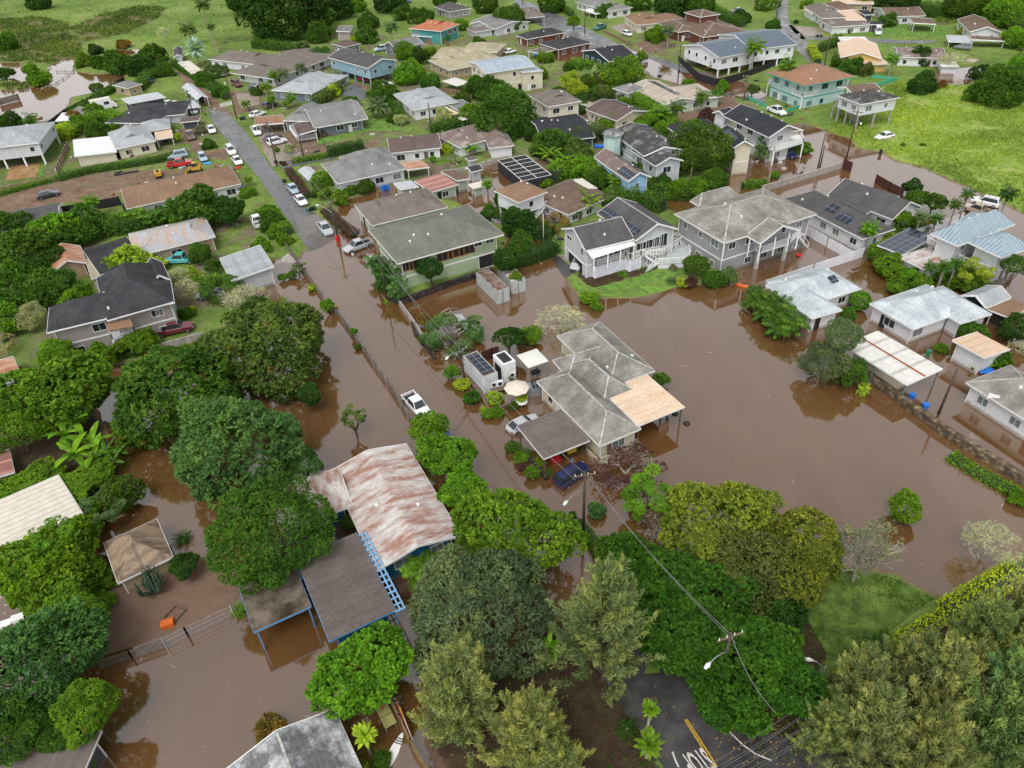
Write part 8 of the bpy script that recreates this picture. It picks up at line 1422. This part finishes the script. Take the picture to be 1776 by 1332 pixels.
 ('mid', 1390, 258, 22, 1.6, 'br', 'bush island beside the two trucks', .5), ('mid', 1340, 45, 16, 3, 'md', 'tree behind the slate roof'), ('mango', 1600, 148, 27, 5, 'dk', 'large dark round bush in the green field'), ('mid', 1480, 118, 22, 3.4, 'md', 'left clipped bush before the yellow house'), ('mid', 1500, 122, 18, 3.2, 'ol', 'right clipped bush before the yellow house'), ('mid', 1455, 108, 18, 3, 'md', 'bush beside the pole near the yellow house'), ('coco', 1550, 100, 14, 5, 'br', 'palm right of the yellow house'), ('mid', 1590, 100, 24, 5, 'dk', 'dark tree before the faded brown roof'), ('bare', 1655, 108, 30, 4.5, 'gy', 'leafless spreading tree in the flooded upper yard'), ('mid', 1700, 128, 20, 3.5, 'dk', 'round bush right of the leafless tree'), ('mango', 1730, 155, 48, 6, 'md', 'wide dark thicket tree at the right edge of the field'), ('mango', 1765, 130, 40, 7, 'br', 'bright tree above the wide thicket tree'), ('mid', 1700, 165, 26, 3, 'md', 'bush at the left foot of the wide thicket'), ('small', 1632, 148, 10, 2, 'or', 'reddish palmlike shrub in the field'), ('small', 1565, 252, 5, .8, 'md', 'small shrub by the white sedan in the field'), ('small', 1600, 252, 6, .7, 'md', 'small tuft in the open field'),
 ('mid', 1465, 53, 10, 2.2, 'md', 'ball bush before the rambling brown roof'), ('mid', 1380, 38, 5, 1.6, 'dk', 'tiny ball bush on the corner lawn'), ('mid', 1540, 38, 18, 1.4, 'md', 'low hedge bush before the white house'), ('small', 1666, 55, 7, 1.8, 'ye', 'yellow bush beside the far right house'), ('mid', 1330, 5, 24, 5, 'br', 'tree at the top edge left of the pole'), ('mid', 1285, 32, 18, 4, 'dk', 'tree behind the pagoda house cars'), ('mid', 1165, 10, 40, 6, 'dk', 'dark tree beyond the beige house'), ('mid', 1215, 12, 32, 6, 'md', 'tree beyond the pagoda cupola'), ('mid', 1110, 5, 26, 5, 'md', 'tree at the top edge above the beige house'), ('mid', 1400, 10, 12, 2.5, 'br', 'small tree on the top lawn'),
 ('mango', 1560, 2, 40, 7, 'dk', 'first dark tree of the top right wood'), ('mango', 1620, 0, 45, 8, 'md', 'second tree of the top right wood'), ('mango', 1680, 10, 45, 8, 'md', 'third tree of the top right wood'), ('mango', 1740, 20, 45, 8, 'br', 'bright tree at the top right corner'), ('mid', 1770, 70, 30, 6, 'br', 'tree at the right edge above the field'), ('mid', 1500, 5, 22, 4, 'br', 'bright bush left of the top right wood'), ('mid', 65, 5, 22, 4, 'dk', 'dark bush alone in the top left meadow'), ('mid', 8, 75, 24, 3, 'md', 'bush at the left edge of the meadow'), ('mid', 620, 10, 20, 3, 'br', 'bush right of the dark top cluster'), ('mid', 640, 40, 22, 3.4, 'md', 'bush below the parked white car at the top'), ('mid', 930, 0, 16, 4, 'md', 'small tree at the head of the upper street'), ('mid', 960, 8, 26, 2, 'md', 'low bushes along the upper street wall'), ('mid', 775, 5, 22, 4, 'md', 'tree above the dark top roof'),
('mid', 1075, 955, 40, 5, 'md', 'leafy tree between the low garden wall and the glossy trees'), ('glossy', 1155, 1045, 60, 7, 'dg', 'dark glossy tree behind the tall ironwood'), ('mid', 1330, 1060, 60, 5, 'dk', 'shaded understorey tree below the olive dome'),
 ('mid', 585, 205, 14, 2.2, 'br', 'bush behind the veranda house roof'), ('mid', 610, 178, 16, 2.4, 'md', 'bush beside the black driveway'), ('coco', 470, 170, 11, 3, 'br', 'little palm left of the blue walled house'), ('mid', 800, 175, 18, 2.6, 'md', 'bush below the white draped canopy'), ('mid', 760, 178, 14, 2, 'br', 'small bright bush by the board fence near the canopy'), ('mid', 720, 262, 13, 2.2, 'md', 'bush beside the dark purple roof'), ('mid', 905, 140, 20, 3, 'md', 'tree at the gable of the pale blue roof'), ('mid', 935, 130, 18, 3, 'br', 'bright tree right of the pale blue roof house'), ('mid', 965, 165, 18, 3.5, 'md', 'tree left of the rounded yellow green tree'), ('mid', 1075, 160, 18, 3, 'md', 'tree above the tiny cottage roof'), ('mid', 1085, 178, 14, 2.4, 'br', 'bush beside the tiny cottage'),
 ('mid', 1010, 190, 16, 3, 'md', 'tree between the cream two storey house and the red brown roof'), ('mid', 1100, 300, 22, 3.5, 'md', 'tree at the gable of the blue house'), ('mid', 1130, 240, 24, 4, 'md', 'tree crowding the damaged roof from behind'), ('mid', 1060, 215, 20, 3.5, 'br', 'bright tree between the red brown roof and the turret'), ('areca', 1090, 195, 18, 3.5, 'br', 'palm clump beside the red brown solar roof'), ('mid', 925, 235, 22, 3.5, 'dk', 'tree at the front of the low black roof'), ('mid', 990, 235, 20, 3.5, 'br', 'bright tree at the corner of the low black roof'), ('mid', 1255, 150, 14, 2.2, 'br', 'bush at the flooded bend by the palm clumps'), ('mid', 1185, 160, 14, 2, 'md', 'bush behind the pale tan solar roof'),
 ('mid', 850, 370, 18, 3, 'md', 'bush behind the green house roof'), ('mid', 870, 345, 16, 2.6, 'dk', 'dark bush left of the white raised house'), ('small', 905, 395, 12, 1.6, 'br', 'small bush at the foot of the white stair'), ('mid', 1060, 110, 14, 2.5, 'md', 'bush in front of the black gable house'), ('mid', 770, 65, 16, 3, 'br', 'tree behind the tan mossy roof'), ('mid', 745, 90, 12, 2.5, 'br', 'small tree left of the tan mossy roof'), ('mid', 830, 75, 14, 3, 'md', 'tree right of the tan mossy roof'),
 ('mid', 445, 160, 12, 2, 'md', 'bush between the parked dark cars'), ('mid', 540, 150, 12, 2, 'md', 'bush at the blue walled house gable'), ('areca', 560, 340, 12, 2.5, 'br', 'slim palm behind the fence lamp'), ('mid', 640, 300, 12, 2, 'br', 'bush at the corner of the pale grey house'), ('mid', 205, 385, 22, 3.4, 'br', 'light bush tree behind the rust tinted roof'), ('mid', 310, 375, 26, 4, 'md', 'leafy tree behind the rust tinted roof ridge'),
]:
    if row[2] and row[3] > 1: plant(*row)
# vine covered mound at the left edge
for i, (x, y, r_, h_) in enumerate(((25, 855, 52, 3), (75, 838, 50, 3.2), (125, 845, 45, 3.2), (170, 825, 34, 2.5), (20, 895, 34, 2), (70, 872, 40, 2.4), (140, 900, 40, 2.5))): plant('glossy', x, y, r_, h_, 'br', ('leftmost', 'tallest', 'central', 'rightmost', 'lower left', 'lower middle', 'lower right')[i] + ' mound of the vine covered thicket at the left edge', .45, group='vine thicket')
for i, (x, y) in enumerate(((155, 1035), (172, 1050), (128, 1040), (100, 1020), (188, 1000))): plant('fine', x, y, 26, 1.6, 'br', ('first', 'second', 'third', 'fourth', 'fifth')[i] + ' patch of tall grass from the hut toward the left water', .6, group='grass clumps')
# candelabra cactus
p = G(268, 1030, 0); R_ = root('cactus', 'dark many armed cactus in front of the hut', 'cactus', (p[0], p[1], -.2)); m = MB(); g = random.Random(5)
for i in range(34):
    a = g.uniform(0, 6.28); r_ = g.uniform(.1, 1.25); q = (math.cos(a) * r_, math.sin(a) * r_); m.tube([(q[0] * .3, q[1] * .3, .6), (q[0], q[1], 1.2 + .2 * r_), (q[0] * 1.15, q[1] * 1.15, g.uniform(2.2, 3.3))], [.1, .12, .07], 6)
m.obj('stems', plain('cactus_skin', (.055, .10, .06), .7, .15), R_); MB().tube([(0, 0, -.3), (0, 0, .9)], [.22, .16], 8).obj('trunk', M_BARK, R_)
# hedges
hedge('bright yellow hedge along the wall at the lower right', 'd4', (500, 760, 640, 650), 1.4, 1.0, 'yl'); hedge('long yellow green hedge running up to the right edge', 'd4', (850, 520, 1000, 420, 1230, 300), 1.1, 1.1, 'yl'); hedge('wide yellow green hedge at the right edge of the flood', 'd4', (1230, 280, 1400, 180, 1560, 90, 1700, 0), 2.0, 1.3, 'yl'); hedge('dark green hedge between the yellow hedges', 'd4', (620, 600, 760, 520, 850, 460), 1.4, 1.2, 'md')
hedge('weedy bright strip rising from the flood beside the stone wall', 'c4', (1265, 500, 1400, 590, 1560, 680, 1720, 760), 2.0, .5, 'br', name='weed_strip')
hedge('dark clipped hedge left of the lattice house', 'b3', (20, 470, 150, 440, 330, 370), 2.6, 2.2, 'dk'); hedge('clipped dark green hedge below the purple brown roof', 'a2', (505, 1040, 640, 1010, 745, 990), 2.0, 2.0, 'dk'); hedge('purple brown hedge along the dry street', 'a2', (240, 1165, 330, 1290, 360, 1340), 1.5, 1.2, 'pu')
hedge('dark purple ground cover along the wet street fence', 'b2', (485, 140, 570, 220, 690, 310), 2.2, .6, 'pu', name='ground_cover'); hedge('yellow clipped hedge by the upper right street', 'a4', (310, 320, 335, 370, 365, 420), 2.0, 1.4, 'ye'); hedge('tall hedge along the lane to the white building', 'a1', (1180, 430, 1290, 500, 1400, 570, 1540, 660), 1.8, 1.8, 'md')
hedge('long leafy hedge below the white tin bungalow', 'a1', (400, 1215, 620, 1160, 900, 1120, 1120, 1080, 1260, 1040), 2.0, 1.2, 'md'); hedge('low green hedge along the bottom of the dirt yard', 'a1', (-20, 1330, 200, 1270, 400, 1215), 1.4, .9, 'br'); hedge('flowering hedge inside the concrete wall at right', 'a3', (1600, 1255, 1763, 1235), 1.6, 1.4, 'br')
hedge('row of shrubs left of the street by the garage', 'b2', (40, 150, 130, 190, 220, 290), 3, 1.6, 'br'); hedge('green shrub row below the veranda house drive', 'a2', (265, 1105, 400, 1080, 505, 1060), 1.4, 1.0, 'br'); hedge('hedge along the right side of the top meadow track', 'a3', (290, 20, 380, 60, 440, 100), 2, 1.6, 'md'); hedge('dark hedge under the stone wall garden', 'b1', (560, 1200, 800, 1130, 980, 1100), 1.2, .8, 'md')
hedge('thick scrub behind the faded brown roofs at far right', 'a4', (1420, 80, 1600, 120, 1763, 200), 4, 3, 'md'); hedge('long tree line at the top right edge', 'a4', (1050, 60, 1250, 75, 1420, 70), 4, 4, 'md'); hedge('roadside shrub line below the board fence at right of the minivan', 'c3', (470, 950, 560, 1060, 650, 1190), 1.3, .8, 'md')
for l_, t_, p_, w_, h_, c_ in (
 ('ragged shrub row behind the black roofed house and carport', 'a1', (940, 600, 1050, 470, 1150, 450), 3, 2.0, 'md'), ('ragged shrub row along the pond fence', 'a1', (480, 770, 640, 680, 800, 590), 1.6, 1.4, 'md'), ('shrub row between the white tin bungalow and the black roof', 'a1', (480, 900, 600, 830, 720, 790, 830, 830), 3, 2.6, 'br'),
 ('shrub row at the rear of the grey brown roofed bungalow', 'a2', (0, 300, 200, 320, 330, 340), 3, 2.4, 'md'), ('shrub row right of the blue walled house', 'a2', (420, 700, 520, 640, 580, 590), 2.4, 2.4, 'ol'), ('shrub row between the veranda lawn and the white house', 'a2', (780, 640, 880, 660, 960, 720, 1000, 800), 2, 1.6, 'md'),
 ('shrub row under the pale blue roof house', 'a2', (1490, 600, 1600, 640, 1720, 620), 4, 3, 'md'), ('shrub row behind the pinkish roofed house', 'a2', (1200, 880, 1350, 850, 1480, 820), 2, 1.8, 'md'), ('shrub row below the black gable house', 'a3', (420, 440, 560, 450, 700, 470, 860, 470), 3.5, 2.2, 'br'),
 ('shrub row between the cream house and the skylight roof', 'a3', (480, 640, 560, 660, 640, 620, 740, 640), 2.2, 2.2, 'md'), ('shrub row in front of the low black roof', 'a3', (200, 1000, 330, 960, 480, 930, 580, 900), 3.4, 2.8, 'md'), ('shrub row from the shade house to the blue house', 'a3', (320, 1180, 420, 1130, 520, 1100, 600, 1200), 3.6, 3, 'br'),
 ('shrub row along the flooded foot of the charcoal house', 'a3', (900, 1270, 1080, 1290, 1250, 1300, 1400, 1250), 3, 2.4, 'md'), ('shrub row left of the pale tan solar roof', 'a3', (860, 640, 940, 720, 1040, 790, 1130, 860), 2.6, 2.6, 'br'), ('shrub row behind the pagoda house', 'a3', (1380, 60, 1500, 130, 1600, 160), 3, 2.4, 'md'),
 ('shrub row behind the yellow house', 'a4', (380, 330, 460, 300, 500, 260), 2, 2, 'md'), ('shrub row on the left verge below the grey garage', 'b1', (1180, 600, 1320, 640, 1500, 620), 1.8, 1.2, 'br'), ('shrub row at the back of the rust tinted roof', 'b1', (720, 260, 900, 230, 1100, 190, 1250, 150), 3.4, 2.6, 'md'),
 ('shrub row in front of the seam roofed house', 'b4', (1180, 560, 1330, 620, 1480, 600), 3, 1.8, 'br'), ('shrub row beside the dark roofed white house', 'b4', (830, 300, 950, 270, 1100, 240), 2, 1.6, 'md'), ('shrub row behind the left board fence of the green house', 'b3', (0, 60, 60, 180, 150, 260, 300, 280), 3.4, 2.4, 'dk'), ('shrub row between the lattice house and the large grey house rear', 'b3', (640, 100, 760, 60, 900, 60, 1060, 110), 2.6, 2.6, 'md')):
    hedge(l_, t_, p_, w_, h_, c_, name='shrub_row', dens=30, ls=.2, jag=.3)
# odds and ends lying about the yards
g = random.Random(12)
for nm, c_, lb in (('yard_clutter', (.45, .43, .40), 'pale odds and ends lying about the yards and under the houses'), ('yard_clutter', (.05, .05, .055), 'dark odds and ends lying about the yards and under the houses'), ('yard_clutter', (.25, .12, .07), 'rusty and wooden odds and ends lying about the yards')):
    m = MB(); k = 0
    while k < 170:
        x, y = g.uniform(0, 1400), g.uniform(60, 480); p = G(x, y); h = gh(p[0], p[1])
        if mnoise.noise((p[0] * .09, p[1] * .09, 3)) < .12 or (370 < x < 600 and (y - 190) * .78 > (x - 440) * .95 and (y - 190) * .78 < (x - 350) * 1.2): continue
        a = g.uniform(0, 3.1); L = g.uniform(.2, 1.5); w_ = g.uniform(.15, .5); z = max(0, h); d = Vector((math.cos(a), math.sin(a), 0)) * L / 2; q = Vector((p[0], p[1], z + .12)); m.bar(q - d, q + d, w_, g.uniform(.1, .6)); k += 1
    tag(m.obj(nm, plain('clutter_' + str(int(c_[0] * 100)), c_, .8, .3, 1)), lb, 'debris', kind='stuff')
# marsh grasses, tall grass of the field and weeds: countless tufts
def tufts(name, label, polys, n, hgt, colr, seed, flood=False):
    g = np.random.default_rng(seed); out = []
    A = np.array([max(1, (p.max(0) - p.min(0)).prod()) for p in polys]); 
    for p, a in zip(polys, A):
        k = int(n * a / A.sum()); q = g.uniform(p.min(0), p.max(0), size=(k, 2)); q = q[sdist(q, p) > 0]; out.append(q)
    q = np.concatenate(out); dens = np.array([mnoise.noise((x * .12, y * .12, 1)) + .5 * mnoise.noise((x * .4, y * .4, 4)) for x, y in q]); q = q[dens > g.uniform(-.5, .35, len(q))]; z = gheight(q); ok = z > .05; q, z = q[ok], z[ok]; k = len(q)
    per = 4; hh_ = hgt * g.uniform(.4, 1.3, size=(k, per, 1)); U = unit(g.normal(size=(k, per, 3)) * [.55, .55, .1] + [0, 0, .8]) * hh_ / 2; V = unit(np.cross(U, g.normal(size=(k, per, 3)))) * hgt * .2; C = np.concatenate([q, z[:, None]], 1)[:, None, :] + U * .8 + g.normal(size=(k, per, 3)) * [hgt * .4, hgt * .4, 0]
    o = obj(name, quads(name, C.reshape(-1, 3), U.reshape(-1, 3), V.reshape(-1, 3), ML, g.random(k * per), np.repeat(np.clip(.5 + np.array([mnoise.noise((x * .05, y * .05, 7)) for x, y in q]), 0, 1), per))); o.color = (*VC[colr], 1); tag(o, label, 'grass', kind='stuff')
tufts('tall_grass', 'bright uneven grass of the open field', ZONES['field'], 60000, .4, 'fieldg', 1)
tufts('marsh_grass', 'rough brown green growth of the marsh meadow', ZONES['marsh'], 12000, 1.1, 'ol', 2)
tufts('meadow_grass', 'lush grass of the top left meadow', [wpoly([(-60, -40), (420, -40), (420, 90), (300, 80), (150, 70), (-60, 110)])], 16000, .5, 'br', 3)
tufts('yard_weeds', 'weeds and unmown grass of the yards', [wpoly([(0, 180), (560, 180), (560, 600), (0, 640)]), wpoly([(560, 60), (1330, 60), (1330, 340), (560, 340)]), wpoly([(1330, 0), (1776, 0), (1776, 200), (1330, 200)])], 36000, .3, 'br', 4)
tufts('lawn_grass', 'short grass of the wet lawn at lower right', [wpoly([(1390, 1000), (1480, 985), (1560, 1008), (1620, 1040), (1540, 1100), (1440, 1150), (1400, 1080)])], 9000, .13, 'md', 8)
tufts('leaf_litter_plants', 'low ground plants under the lower trees', [ZONES['soil'][0], ZONES['soil'][1]], 3000, .3, 'md', 6)
g = np.random.default_rng(9); q = np.concatenate([[G(x, y)[:2] for x, y in zip(g.uniform(a, b, n_), g.uniform(c_, d_, n_))] for a, b, c_, d_, n_ in ((1230, 1420, 1240, 1332, 110), (760, 1000, 1200, 1332, 60), (1100, 1300, 1180, 1332, 40))]); z = gheight(q) + .14; U = unit(g.normal(size=(len(q), 3)) * [1, 1, .1]) * .09; V = unit(np.cross(U, [0, 0, 1.])) * .07
o = obj('fallen_leaves', quads('fallen_leaves', np.c_[q, z], U, V, plain('yellow_leaf', (.32, .19, .04), .7, .4), g.random(len(q)), g.random(len(q)))); tag(o, 'yellow fallen leaves scattered on the dark road and soil', 'leaves', kind='stuff')
